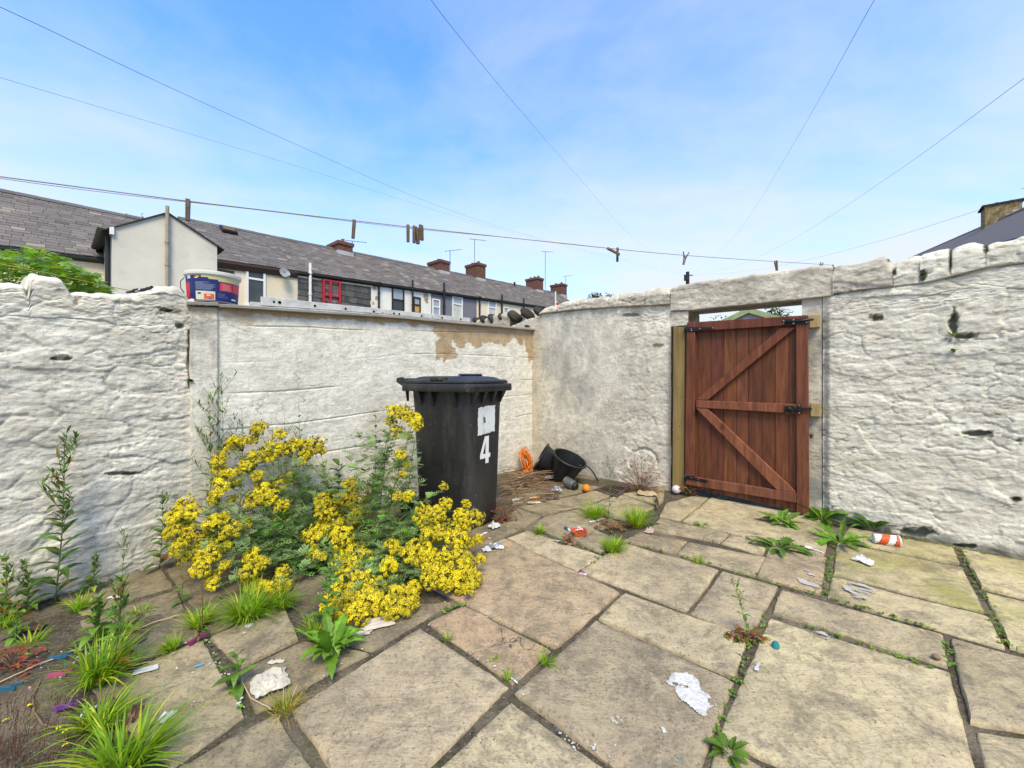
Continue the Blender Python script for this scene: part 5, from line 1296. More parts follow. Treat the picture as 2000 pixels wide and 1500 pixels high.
mb.tube([bez(k / 14, p0, p0 + Vector((.10, 0, .02)), p3 + Vector((-.08, 0, .16)), p3 + Vector((0, 0, .006))) for k in range(15)], .007, 8); tag(mb.build('black_cable', m_black, smooth=True), 'black cable curving from the bucket down to the paving', 'cable')
m_orope = plain('orange_rope', (.78, .19, .015), .6, .25, 0, .3, 60)
rp_c = at(1029, 894, G(1029, 922).y + .05); mb = MB(); rr = random.Random(8)
pts = []
for k in range(16 * 22):
    a = k / 22 * 2 * math.pi; lp = k // 22; rr2 = random.Random(lp); wx_, wz_ = rr2.uniform(.45, 1.05), rr2.uniform(.72, 1.04); ox, oz = rr2.uniform(-.03, .026), rr2.uniform(-.05, .02)
    pts.append(rp_c + Vector((.050 * wx_ * math.cos(a) - .036 * math.sin(a) + ox, -.05 + .10 * rr2.random() + .012 * math.cos(a * 2 + lp), .128 * wz_ * math.sin(a) - .02 + oz)))
mb.tube(pts, .0052, 6)
for k in range(5): 
    a = rp_c + Vector((rr.uniform(-.05, .03), -.02, -.10)); mb.tube([a, a + Vector((rr.uniform(-.06, .04), -.03, -.04)), a + Vector((rr.uniform(-.1, .06), -.05, -.06))], .0045, 6)
tag(mb.build('rope_coil', m_orope, smooth=True), 'coil of bright orange rope leaning in the corner', 'rope')
# drain cover
m_rust = plain('rusty_cast_iron', (.085, .055, .042), .85, .3, 0, .4, 40, .5)
dg = [G(u, v, .012) for u, v in ((1160, 958), (1196, 945), (1232, 953), (1206, 974))]
dr_ = thing('drain_cover', 'rusty square drain cover with slots set in the paving', 'drain cover', tuple(G(1198, 958)))
mb = MB(); mb.prism(dg, [p - Vector((0, 0, .02)) for p in dg]); gr = mb.build('plate', m_rust, dr_, bevel=.003)
for row in range(2):
    for k in range(6):
        q = lambda a, b: (dg[0] * (1 - a) * (1 - b) + dg[1] * a * (1 - b) + dg[2] * a * b + dg[3] * (1 - a) * b) + Vector((0, 0, .0012))
        b0 = .14 + k * .125; a0 = .16 + .36 * row; mb = MB(); mb.add([q(a0, b0), q(a0 + .28, b0), q(a0 + .28, b0 + .055), q(a0, b0 + .055)], [(0, 1, 2, 3)]); mb.build('slot', m_hole, gr)
# ------------------------------------------------------------------ plants
UP = Vector((0, 0, 1))
def leaf(mb, p, d, L, Wd, droop=.3, n=5, lobes=0.0, col=(1, 1, 1), fold=.2, up=UP, petiole=.0, tw=0.0):
    d = d.normalized(); s = d.cross(up)
    if s.length < .05: s = d.orthogonal()
    s.normalize(); nn = s.cross(d).normalized()
    if tw: s, nn = (s * math.cos(tw) + nn * math.sin(tw)), (nn * math.cos(tw) - s * math.sin(tw))
    vs = []; 
    for i in range(n + 1):
        t = i / n; c = p + d * L * t * (1 - .25 * droop * t) - up * droop * L * t * t
        w = Wd * (math.sin(math.pi * min(1, max(0, (t - petiole) / (1 - petiole))) ** .85) if t > petiole else 0) + Wd * .05
        if lobes and i % 2 == 0 and 0 < i < n: w *= 1 - lobes
        if i == n: w = Wd * .02
        vs += [c - s * w * .5 + nn * w * fold, c, c + s * w * .5 + nn * w * fold]
    fs = []
    for i in range(n):
        a = i * 3; fs += [(a, a + 1, a + 4, a + 3), (a + 1, a + 2, a + 5, a + 4)]
    mb.add(vs, fs, col)
def blade(mb, p, d, L, Wd, bend, n=4, col=(1, 1, 1)):
    d = d.normalized(); h = Vector((d.x, d.y, 0)); h = h.normalized() if h.length > .01 else Vector((1, 0, 0)); s = Vector((-h.y, h.x, 0)); vs = []
    for i in range(n + 1):
        t = i / n; c = p + d * L * t + h * bend * L * t * t * .6 - UP * bend * L * t * t * .7
        w = Wd * (1 - t ** 1.6) + .0002; vs += [c - s * w * .5, c + s * w * .5]
    mb.add(vs, [(2 * i, 2 * i + 1, 2 * i + 3, 2 * i + 2) for i in range(n)], col)
m_grass = leafmat('bright_grass', (.25, .43, .025), .5, .4, .3)
m_leafd = leafmat('mid_green_leaf', (.10, .19, .035), .45, .25)
m_leafb = leafmat('fresh_green_leaf', (.15, .28, .035), .45, .3)
m_rag = leafmat('grey_green_feathery_leaf', (.20, .285, .095), .6, .2, .4)
m_stemg = leafmat('green_stem', (.16, .21, .07), .5, .05)
m_stemr = leafmat('reddish_stem', (.17, .08, .045), .5, .05)
m_redleaf = leafmat('reddened_leaf', (.30, .055, .035), .5, .2)
m_bush = leafmat('sunlit_bush_leaf', (.19, .36, .04), .4, .35, .4)
m_tree = leafmat('tree_leaf', (.065, .115, .03), .5, .25, .4)
m_bark = plain('bark', (.09, .07, .05), .9, .1)
def hue(rr, yellow=.15, dark=.3): 
    g = rr.uniform(1 - dark, 1.15); y = rr.random() < yellow
    return (g * (1.9 if y else 1), g * (1.25 if y else 1), g * (1.2 if y else 1))
# --- grass tufts
def tuft(label, u, v, hgt, spread, nbl, seed, name='grass_tuft', wid=.006, col=None, mat=None, lean=(0, 0)):
    rr = random.Random(seed); p0 = G(u, v, .0)
    mb = MB()
    for k in range(int(nbl * 1.35)):
        a = rr.uniform(0, 2 * math.pi); r_ = spread * .28 * math.sqrt(rr.random())
        b = p0 + Vector((r_ * math.cos(a), r_ * math.sin(a), 0)); b.z = gz(b.x, b.y)
        tl = rr.uniform(.05, .95); d = Vector((math.cos(a) * tl * spread / hgt * .9 + lean[0] + rr.uniform(-.25, .25), math.sin(a) * tl * spread / hgt * .9 + lean[1] + rr.uniform(-.25, .25), 1))
        c = hue(rr, .12, .4); 
        if rr.random() < .06: c = (2.6, 1.5, 2.2)
        if col: c = tuple(x * y for x, y in zip(c, col))
        blade(mb, b, d, hgt * rr.uniform(.5, 1.1), wid * rr.uniform(.6, 1.2), rr.uniform(.1, .9), 5, c)
    o = mb.build(name, mat or m_grass); return tag(o, label, 'grass tuft', 'grass tufts between the flagstones')
TUFTS = [('broad bright grass tuft left of the yellow flowers spilling over the paving', 488, 1205, .19, .20, 300, (0, 0), .006), ('bright grass tuft tucked under the drooping yellow flowers', 553, 1190, .15, .09, 90, (.1, 0), .006), ('loose grass among the weeds halfway along the left wall', 228, 1245, .11, .12, 60, (.1, 0), .006), ('thin grass by the dead leaves at the left edge', 60, 1262, .09, .10, 44, (.1, 0), .005), ('grass blades at the very left edge of the yard', 10, 1225, .12, .08, 44, (.2, 0), .006), ('sparse grass on the slab corner below the left wall weeds', 275, 1195, .06, .10, 36, (.1, 0), .004),
    ('short yellowish grass clump ending the broad tuft on its left', 392, 1222, .12, .10, 110, (-.1, 0), .006),
    ('small grass clump by a pink peg just left of the broad tuft', 338, 1270, .08, .06, 60, (-.2, 0), .007), ('tall grass among the weeds near the left wall', 155, 1195, .12, .06, 50, (-.1, .1), .008), ('tall grass tuft above the white paper at the left', 195, 1332, .21, .15, 170, (.15, 0), .008),
    ('grass tuft right of the purple peg', 200, 1420, .13, .14, 100, (.1, 0), .008), ('largest grass tuft in the bottom left corner of the yard', 242, 1505, .185, .18, 170, (.1, 0), .008),
    ('grass clump beside the tall thin weed near the drain cover', 1165, 1010, .16, .20, 170, (-.1, 0), .006), ('dense spiky grass clump right of the drain cover', 1243, 1028, .22, .16, 200, (.05, .1), .005), ('fresh yellow green grass tuft in front of the drain area', 1195, 1077, .12, .12, 210, (.1, .1), .005),
    ('grass tuft at the crossing of joints in the middle of the paving', 1066, 1298, .075, .055, 36, (0, 0), .005), ('dry thin grass tuft beside the crumbled plaster lump', 556, 1390, .10, .11, 60, (0, 0), .003), ('thin small grass tuft on the joint above the big central flagstone', 874, 1250, .055, .05, 26, (0, 0), .002),
    ('wispy grass sprig on the joint left of the central tuft', 961, 1292, .05, .05, 12, (.3, 0), .002), ('tiny grass tuft by the white clip', 991, 1328, .05, .035, 24, (0, 0), .003), ('small grass tuft on the flagstones in front of the gate', 1363, 1100, .07, .08, 40, (0, 0), .004),
    ('fern like green tuft right of the bin foot', 1054, 1044, .085, .05, 60, (.1, 0), .008), ('grass blades behind the broad leaved weed below the flowers', 612, 1250, .15, .05, 40, (0, 0), .007)]
for k, (lab_, u, v, h_, sp, nb, ln, wd) in enumerate(TUFTS):
    tuft(lab_, u, v, h_, sp, nb, 100 + k, 'grass_tuft', wd, (1.5, .9, 1.5) if 'dry' in lab_ else None, None, ln)
# --- broad leaved rosettes
def rosette(label, u, v, L, Wd, nl, seed, lobes=.45, upr=.9, col=(1, 1, 1), name='dandelion', cat='weed'):
    rr = random.Random(seed); p0 = G(u, v, .004); root = thing(name, label, cat, tuple(p0), 'broad leaved weeds in the paving')
    for k in range(nl):
        a = k * 2.399 + rr.uniform(-.3, .3); e = rr.uniform(.25, 1.0) * upr
        d = Vector((math.cos(a), math.sin(a), e)); g = rr.uniform(.7, 1.25); mb = MB()
        leaf(mb, p0 + Vector((math.cos(a), math.sin(a), 0)) * .006, d, L * rr.uniform(.65, 1.1), Wd * rr.uniform(.75, 1.15), rr.uniform(.15, .6), 11 if lobes else 7, lobes, (g * col[0], g * col[1], g * col[2]), .18, UP, .12, rr.uniform(-.4, .4))
        mb.build('leaf', m_leafb, root)
    return root
rosette('large bright broad leaved weed on the joint below the yellow flowers', 648, 1280, .23, .044, 28, 1, .3, 2.4, (1.15, 1.2, .9))
rosette('dark jagged leaved weed in front of the gate lying flat to the right', 1521, 1072, .24, .05, 19, 2, .45, .7, (.62, .68, .7))
rosette('upright leafy weed right at the gate foot', 1527, 1024, .19, .05, 17, 3, .25, 1.5, (.9, .95, .8))
rosette('weed rosette against the gateway jamb with long leaves', 1606, 1016, .25, .055, 20, 4, .35, 1.2, (.85, .9, .8))
rosette('bright jagged weed in front of the right wall', 1640, 1062, .25, .05, 19, 5, .45, 1.2, (.95, 1.0, .8))
rosette('weed behind the striped paper cup at the wall foot', 1704, 1034, .23, .05, 15, 6, .3, 1.4, (.65, .7, .7))
rosette('small round leaved weed at the bottom edge on the joint', 1424, 1472, .085, .021, 20, 7, .3, 1.1, (.75, .75, .6))
rosette('dock seedling with two broad leaves near the gate threshold', 1370, 1028, .07, .03, 5, 8, 0, .9, (1.2, 1.2, 1), 'dock_seedling')
# --- tall stemmed weeds
def stalk(label, u, v, vtop, du, seed, L=.05, Wd=.012, nodes=16, branch=0, red=.0, mat=None, wallp=None, stem_r=.0022, group='tall stemmed weeds', taper=.5, name='willowherb', lowbig=1.6, base=None):
    rr = random.Random(seed); p0 = base or G(u, v, .0)
    for fr_ in (FL, FA):
        dn = (p0 - fr_.O).dot(fr_.n)
        if base is None and abs(dn) < .09 and u < 420: p0 = p0 + fr_.n * (.09 - dn)
    u, v = [float(x) for x in proj(np.array(p0))] if base is None else (u, v); Y = p0.y; L *= 1.2; Wd *= 1.25
    top = at(u + du, vtop, Y); hgt = top.z - p0.z
    root = thing(name, label, 'weed', tuple(p0), group)
    def path(t): 
        q = p0.lerp(top, t); return q + Vector((math.sin(t * 3.1) * .02 * hgt, 0, 0))
    mb = MB(); mb.tube([path(k / 10) for k in range(11)], [stem_r * (1.15 - .75 * k / 10) for k in range(11)], 6, col=(1, 1, 1)); mb.build('stem', m_stemr if red > .4 else m_stemg, root, smooth=True)
    mb = MB(); a0 = rr.uniform(0, 3)
    for k in range(nodes):
        t = .06 + .9 * (k / nodes) ** .95; a = a0 + k * 1.57 + rr.uniform(-.3, .3); sc = lowbig * (1 - t) + taper * t
        for sg in (0, math.pi):
            d = Vector((math.cos(a + sg), math.sin(a + sg) * .8 - .2, .5 + .5 * t)); c = hue(rr, .05, .4)
            if rr.random() < .6 * red * (1.1 - t): c = (1.7, .38, .45)
            leaf(mb, path(t), d, L * sc * rr.uniform(.7, 1.2), Wd * sc * rr.uniform(.7, 1.15), rr.uniform(.2, .6), 5, 0, c, .2)
    mb.build('leaves', mat or m_leafd, root)
    if branch:
        mb = MB()
        for k in range(branch):
            t = .45 + .5 * k / branch; a = rr.uniform(0, 6.28); b0 = path(t); bl = hgt * rr.uniform(.14, .26) * (1.15 - .5 * t)
            d = Vector((math.cos(a) * .8, math.sin(a) * .4 - .1, 1.1)).normalized(); b1 = b0 + d * bl
            mb.tube([b0, b0.lerp(b1, .5) + Vector((d.x * .01, d.y * .01, 0)), b1], [stem_r * .6, stem_r * .45, stem_r * .3], 4)
            for j in range(6):
                q = b0.lerp(b1, .3 + .7 * j / 6); aa = rr.uniform(0, 6.28); dd = Vector((math.cos(aa), math.sin(aa), 1.3)); leaf(mb, q, dd, L * .55 * rr.uniform(.6, 1.3), Wd * .35, .05, 3, 0, (.9, 1, .9) if rr.random() > .2 else (2.0, .7, .9), .1)
        mb.build('branches', m_leafd, root)
    return root
def wallbase(u, n=.10):
    a = FA.s_at(u, n); p = FA.pt(a, 0, n); p.z = gz(p.x, p.y); return p
stalk('tall willowherb with drooping leaves growing against the left wall', 92, 1160, 846, 18, 11, .085, .024, 22, 11, .12, None, None, .003)
stalk('shorter leafy willowherb at the foot of the left wall near the flowers', 300, 1105, 945, 5, 12, .07, .022, 13, 2, .05)
stalk('tallest pale willowherb in front of the rendered pier', 420, 0, 738, 12, 13, .07, .016, 16, 14, .05, base=wallbase(425))
stalk('willowherb with purple tipped top left of the tallest one', 402, 0, 762, 4, 14, .08, .018, 18, 9, .12, base=wallbase(405))
stalk('slim willowherb sprig right of the tallest one', 462, 0, 798, 10, 15, .05, .012, 10, 6, .15, base=wallbase(462))
stalk('willowherb in the middle of the painted wall above the flowers', 575, 0, 792, 8, 16, .075, .020, 16, 2, 0, base=wallbase(578), lowbig=1.2)
stalk('thin willowherb left of the one in the middle of the painted wall', 552, 0, 802, 2, 17, .045, .010, 14, 3, 0, base=wallbase(554), lowbig=1)
stalk('short purple tipped willowherb between the flower heads', 528, 0, 818, 2, 18, .05, .012, 12, 5, .2, base=wallbase(530))
stalk('leafy willowherb left of the bin in front of the wall', 724, 0, 787, 8, 19, .085, .024, 18, 0, 0, base=wallbase(728), lowbig=1.3)
stalk('broad leaved dark plant in the middle at the wall behind the flowers', 655, 0, 893, 6, 20, .11, .045, 9, 0, 0, base=wallbase(658), lowbig=1.1, taper=.8)
stalk('bright green leafy stem rising in front of the yellow flowers', 632, 1245, 1050, 14, 21, .06, .02, 12, 0, 0, m_leafb)
stalk('thin tall weed beside the drain cover', 1187, 1022, 888, 3, 22, .04, .008, 16, 9, .05, None, None, .002)
stalk('spindly weed stalk leaning on the joint in the right of the paving', 1462, 1242, 1122, -36, 23, .04, .010, 7, 4, .1, m_leafb, None, .0016)
stalk('small seedling with upright leaves below the broad grass tuft', 460, 1345, 1265, 4, 24, .055, .02, 6, 0, 0, m_leafb)
stalk('single seedling with red lower leaves on the joint by the left wall', 356, 1178, 1098, -2, 25, .04, .014, 5, 0, .35, m_leafb)
stalk('pale weed at the left edge of the photo', 4, 1205, 1075, 4, 26, .06, .018, 14, 3, .15, m_leafb)
stalk('young leafy weed by the dead leaves at the left edge', 30, 1250, 1168, 4, 27, .05, .018, 8, 0, .1, m_leafb)
stalk('leafy weed at the wall foot left of the tall willowherb', 45, 1182, 1090, -4, 40, .05, .02, 12, 4, .1, m_leafb)
stalk('low branching weed between the two left wall willowherbs', 180, 1158, 1085, 6, 41, .045, .016, 10, 6, .15, m_leafb)
stalk('bushy green weed in front of the left wall grass', 185, 1262, 1165, 6, 42, .06, .022, 12, 6, .1, m_leafb)
stalk('branching green weed in the grass near the left wall', 225, 1290, 1130, 12, 28, .06, .018, 12, 8, .25, m_leafb, None, .002)
stalk('thin red stemmed weed rising through the grass at the left', 218, 1330, 1135, 18, 29, .05, .014, 8, 5, .6, m_leafb, None, .0018)
stalk('feathery pink budded weed between the two left wall willowherbs', 235, 1150, 1032, 8, 30, .03, .008, 8, 12, .2, m_leafb, None, .0014)
stalk('small leafy sprig at the hinge foot of the gate', 1390, 968, 940, -1, 31, .045, .022, 6, 0, 0, m_leafb)
stalk('tiny sprig along the bottom of the gate', 1410, 976, 962, 1, 32, .03, .014, 4, 0, 0, m_leafb)
stalk('dark stemmed dry weed in front of the broad grass tuft', 393, 1252, 1120, 0, 33, .02, .006, 10, 2, .7, None, None, .002)
# little fern in the wall hole
pf = FR.pt(*FR.hit(1860, 658, .01), .01); root = thing('wall_fern', 'small yellowish fern growing out of the dark hole in the right wall', 'fern', tuple(pf))
mb = MB(); rr = random.Random(3)
for k in range(9):
    a = rr.uniform(-1, 1); d = FR.d * a * .6 + FR.n * .35 + UP * rr.uniform(.3, 1.2); leaf(mb, pf, d, rr.uniform(.035, .075), .014, .3, 8, .5, hue(rr, .4, .2), .2)
mb.build('fronds', m_leafb, root)
for lab_, fr, u, v in (('dark green moss tuft in the crack beside the pier', FA, 372, 742), ('tiny green sprig on the right wall below the fern', FR, 1862, 682)):
    p_ = fr.pt(*fr.hit(u, v, .02), .02); mb = MB()
    for k in range(16): a = rr.uniform(-1, 1); leaf(mb, p_, fr.d * a + fr.n * rr.uniform(.1, .8) + UP * rr.uniform(-.8, .8), rr.uniform(.012, .026), .012, .3, 3, 0, (.5, .6, .5), .2)
    tag(mb.build('moss_tuft', m_leafd), lab_, 'moss')
# --- red leaved weeds
def redweed(label, u, v, rad, hgt, n, seed, greens=.3):
    rr = random.Random(seed); p0 = G(u, v, 0); mb = MB(); ms = MB(); root = thing('herb_robert', label, 'weed', tuple(p0), 'red leaved weeds at the wall feet')
    for k in range(n):
        a = rr.uniform(0, 6.28); q = p0 + Vector((rad * math.cos(a) * rr.random() ** .6, rad * .6 * math.sin(a) * rr.random() ** .6, hgt * rr.random() ** 1.3 + .008))
        ms.tube([p0 + Vector((rr.uniform(-.02, .02), 0, 0)), (p0 + q) / 2 + Vector((0, 0, .02)), q], .0011, 4, col=(1, 1, 1))
        for j in range(4):
            aa = a + j * 1.57 + rr.uniform(-.4, .4); g = rr.random() < greens; c = (.55, 3.2, .7) if g else tuple(x * rr.uniform(.6, 1.3) for x in (1, 1, 1))
            leaf(mb, q, Vector((math.cos(aa), math.sin(aa), rr.uniform(-.2, .8))), rr.uniform(.012, .026), .012, .3, 4, .35, c, .2)
    ms.build('stems', m_stemr, root); mb.build('leaves', m_redleaf, root)
redweed('airy red leaved weed against the wall left of the gate post', 1252, 962, .22, .30, 90, 1, .15)
redweed('red and green weed at the right foot of the bin', 985, 1018, .10, .10, 46, 2, .4)
redweed('dark red weed at the left edge near the plastic scraps', 22, 1310, .14, .08, 34, 3, .2)
redweed('orange red weed at the foot of the gate post', 1350, 968, .08, .09, 36, 4, .5)
redweed('low red tinged weed around the thin stalk on the right joint', 1458, 1250, .08, .03, 34, 5, .6)
redweed('reddish sprig beside the orange tray', 1108, 1062, .06, .06, 22, 6, .5)
redweed('red weed patch under the grass clump by the drain', 1190, 1032, .16, .04, 40, 7, .6)
# --- joint moss and tiny leaves
rr = random.Random(77); mb = MB()
JO = [((1628, 1045), (1609, 1165), 90, .03), ((1609, 1165), (1420, 1117), 30, .015), ((1620, 1168), (1830, 1232), 60, .02), ((1876, 1075), (1972, 1268), 90, .02), ((1690, 1040), (1870, 1070), 60, .02), ((1870, 1072), (2000, 1100), 50, .02), ((1510, 1202), (1840, 1312), 60, .012),
      ((1440, 1330), (1500, 1195), 40, .015), ((1395, 1440), (1440, 1332), 30, .012), ((905, 1180), (860, 1200), 30, .02), ((1130, 1118), (1212, 1062), 25, .015), ((1020, 1034), (1175, 1084), 40, .015), ((395, 1246), (482, 1397), 30, .012), ((1195, 950), (1300, 975), 50, .03), ((1840, 1240), (1860, 1310), 24, .02), ((70, 1178), (330, 1092), 110, .03), ((1215, 1058), (1490, 1125), 40, .012), ((1400, 1038), (1500, 1062), 24, .012), ((0, 1215), (80, 1180), 50, .04)]
for (a, b, n, sp) in JO:
    for k in range(int(n * .6)):
        t_ = rr.random(); p = G(a[0] + (b[0] - a[0]) * t_, a[1] + (b[1] - a[1]) * t_, .0) + Vector((rr.gauss(0, sp * .5), rr.gauss(0, sp * .5), 0))
        if rr.random() < .5 and abs(vnoise(p.x * 4, p.y * 4)) < .15: continue
        for j in range(rr.choice((3, 4, 6))):
            aa = rr.uniform(0, 6.28); leaf(mb, p + Vector((0, 0, .004)), Vector((math.cos(aa), math.sin(aa), rr.uniform(.2, 1.2))), rr.uniform(.008, .022), rr.uniform(.006, .011), .4, 3, 0, hue(rr, .2, .4), .15)
tag(mb.build('joint_weeds', m_leafb), 'tiny green weeds and moss growing along the paving joints', 'ground cover', None, 'stuff')
mb = MB()
for k in range(620):
    u, v = rr.uniform(-60, 230), rr.uniform(1370, 1520); p = G(u, v, .01); d = Vector((rr.uniform(-.1, .7), rr.uniform(-.3, .3), 1)).normalized(); L = rr.uniform(.012, .034); c = rr.choice(((.55, .5, .5), (.8, .5, .45), (.9, 1.1, .8), (.7, .4, .5)))
    mb.tube([p, p + d * L], .0007, 3, False, c); leaf(mb, p + d * L, d, .010, .003, .1, 2, 0, c, .1)
tag(mb.build('dry_seedlings', m_stemr), 'thin brown seedling stalks in the soil at the bottom left', 'seedlings', None, 'stuff')

# --- the yellow flowering clump
m_pet = tinted('yellow_petals', .55, .2, 30, .12); 
def floret(mb, p, nrm, r, rr, g):
    n = nrm.normalized(); x = n.orthogonal().normalized(); y = n.cross(x); a0 = rr.uniform(0, 6.28); vs = []
    for k in range(12):
        a = a0 + k * math.pi / 6; q = r * (rr.uniform(.9, 1.1) if k % 2 == 0 else .55); vs.append(p + (x * math.cos(a) + y * math.sin(a)) * q - n * (.22 * r if k % 2 == 0 else .05 * r))
    vs.append(p); yl = (.80 * g, .655 * g, .014)
    mb.add(vs, [(k, (k + 1) % 12, 12) for k in range(12)], yl)
    cr = r * .36; ct = [p + n * r * .10 + (x * math.cos(a) + y * math.sin(a)) * cr for a in [i * math.pi / 2.5 for i in range(5)]] + [p + n * r * .3]
    mb.add(ct, [(k, (k + 1) % 5, 5) for k in range(5)], (.42 * g, .29 * g, .01))
VAR = []
for k in range(9):
    rr = random.Random(300 + k); mb = MB(); fac = rr.randint(5, 8); vg = (1.0, .9, 1.05, .8, .97, .86, 1.02, .75, .94)[k]
    cs_ = [(Vector((0, 0, .15)), .5)] + [(Vector((math.cos(a) * .52, math.sin(a) * .52, rr.uniform(-.2, .22))), rr.uniform(.36, .52)) for a in [i * 2 * math.pi / fac + rr.uniform(-.3, .3) for i in range(fac)]]
    for (c0, r0) in cs_:
        for j in range(15):
            z = rr.uniform(-.25, 1); a = rr.uniform(0, 6.28); q = math.sqrt(1 - z * z) if abs(z) < 1 else 0; nrm = Vector((q * math.cos(a), q * math.sin(a), z))
            floret(mb, c0 + nrm * r0 * rr.uniform(.75, 1.05), nrm + Vector((rr.uniform(-.4, .4), rr.uniform(-.4, .4), .35)), rr.uniform(.15, .21), rr, vg * rr.uniform(.66, 1.08) * (1 if rr.random() > .14 else .55))
        mb.tube([Vector((0, 0, -1.0)), c0 * .8 - Vector((0, 0, .2))], .03, 4, False, (.13, .16, .05))
        for j in range(3):
            a = rr.uniform(0, 6.28); b = c0 + Vector((math.cos(a) * r0, math.sin(a) * r0, rr.uniform(0, .4))); mb.tube([c0, b], .016, 3, True, (.12, .14, .04)); mb.tube([b, b + Vector((0, 0, .09))], [.05, .04], 4, True, (.20, .14, .03) if rr.random() < .6 else (.05, .035, .02))
    VAR.append(mb.build('flower_head', m_pet, None, world=False))
CL = [(1255,250,40),(1310,260,45),(1370,290,45),(1240,310,35),(1350,400,22),(1280,370,40),(1390,330,35),(470,350,45),(440,410,35),(590,385,35),(340,440,55),(310,420,30),(430,530,55),(380,580,40),(545,470,55),(530,520,35),(240,530,50),(230,595,35),(285,655,65),(640,470,55),(700,440,40),(790,450,60),(740,500,45),(830,480,30),(720,540,25),(460,630,35),(210,750,45),(315,765,25),
 (440,770,50),(500,740,60),(560,700,50),(640,650,45),(600,800,40),(590,850,40),(470,690,30),(30,800,50),(80,840,45),(20,900,60),(60,960,50),(130,1000,60),(60,1090,60),(10,1010,45),(-30,860,45),(-40,960,45),(-20,1060,40),(190,900,50),(260,870,30),(170,930,30),(300,940,55),(250,1020,60),(170,1090,60),(130,1170,50),(200,1220,45),(270,1150,30),(200,1270,30),(400,910,30),
 (430,1110,50),(410,1180,50),(420,1240,50),(490,1140,35),(610,1190,35),(620,1270,35),(550,1280,40),(490,1280,35),(1000,680,40),(1020,720,45),(960,760,40),(850,770,50),(860,830,60),(950,820,60),(1040,800,60),(900,900,70),(1000,900,70),(850,930,50),(1050,860,50),(1130,740,40),(780,970,50),(740,990,25),(950,990,60),(1080,990,40),(790,1045,18),(780,1110,50),(840,1100,25),
 (980,1060,60),(1060,1090,70),(950,1130,50),(1020,1170,70),(1130,1130,60),(1160,1060,40),(1250,1040,45),(1230,1160,50),(1210,1220,45),(960,1220,50),(1000,1280,70),(1080,1250,70),(1150,1280,60),(930,1330,60),(1000,1380,70),(1090,1370,70),(1180,1370,60),(1240,1400,60),(880,1400,50),(940,1440,50),(1050,1440,60),(1330,1330,60),(1370,1290,40),(1320,1400,50),(1370,1370,40),(1270,1310,40),
 (1280,750,28),(1345,745,30),(1550,690,25),(1430,850,55),(1510,850,50),(1560,790,35),(1450,910,50),(1530,910,50),(1470,1000,60),(1520,960,40),(1650,870,45),(1740,870,45),(1680,800,30),(1690,910,35),(1620,980,60),(1700,1010,40),(1760,1000,30),(1765,1120,30),(1390,1080,70),(1460,1080,50),(1500,1150,60),(1560,1100,50),(1480,1220,60),(1560,1200,70),(1650,1090,50),(1690,1160,60),(1640,1250,60),(1720,1230,50),(1460,1160,40),(1330,1080,40),(1560,1270,35),(1700,1290,35),(1300,500,30),(1330,560,30),(1310,620,25)]
rw = random.Random(5)
base_c = G(675, 1085)
rag = thing('ragwort_clump', 'big sprawling clump of bright yellow flowers with grey green leaves against the painted wall', 'flowering plant', tuple(base_c))
clumps = []
for (cx_, cy_, r_) in CL:
    u, v = 350 + cx_ / 3, 720 + cy_ / 3; 
    Yf = G(u, 1208).y if u < 900 else G(u, 1190).y
    pw = wallbase(min(max(u, 372), 1000), .12) if u >= 372 else None
    Yw = pw.y if pw is not None else FL.pt(FL.s_at(u, .1), 0, .1).y
    if u > 755: Yw = min(Yw, 2.62 if v > 880 else 2.80)
    f = min(1, max(0, (1195 - v) / 350)); Y = Yf + (Yw - Yf) * f ** .75 + rw.uniform(-.10, .02)
    Y = min(Y, Yw)
    gy = G(u, max(v, 800) + r_ / 3).y if v > 800 else 9
    Y = min(Y, gy - .02)
    clumps.append((at(u, v, Y), r_ / 3 / F * Y * 1.30))
order = sorted(range(len(clumps)), key=lambda i: -clumps[i][1] / clumps[i][0].y)
stuff = MB()
for rank, i in enumerate(order):
    c, r_ = clumps[i]; src = VAR[i % len(VAR)]
    out = (c - (base_c + Vector((0, 0, .25)))); cd_ = (Vector((0, 0, H)) - c).normalized(); ax = (Vector((out.x * .5, out.y * .5, .45)) + cd_ * .55).normalized()
    M = Matrix.Translation(c) @ ax.to_track_quat('Z', 'Y').to_matrix().to_4x4() @ Matrix.Rotation(rw.uniform(0, 6.28), 4, 'Z') @ Matrix.Diagonal((r_, r_, r_ * .95, 1))
    if rank < 99:
        o = src.copy() if rank >= len(VAR) or src.parent else src
        if o is not src: COL.objects.link(o)
        o.parent = rag; o.matrix_basis = Matrix.Translation(-base_c) @ M
    else:
        me = src.data; stuff.M = M; cols = me.color_attributes['Col'].data
        stuff.v.extend([tuple(M @ v_.co) for v_ in me.vertices]); b = len(stuff.v) - len(me.vertices)
        for p in me.polygons: stuff.f.append([k + b for k in p.vertices]); stuff.c.append(tuple(cols[p.loop_start].color[:3])); stuff.m.append(0)
stuff.M = None
so_ = stuff.build('small_flower_heads', m_pet, rag); so_['kind'] = 'stuff'
for s_ in VAR:
    if s_.parent is None: bpy.data.objects.remove(s_)
ms, ml = MB(), MB()
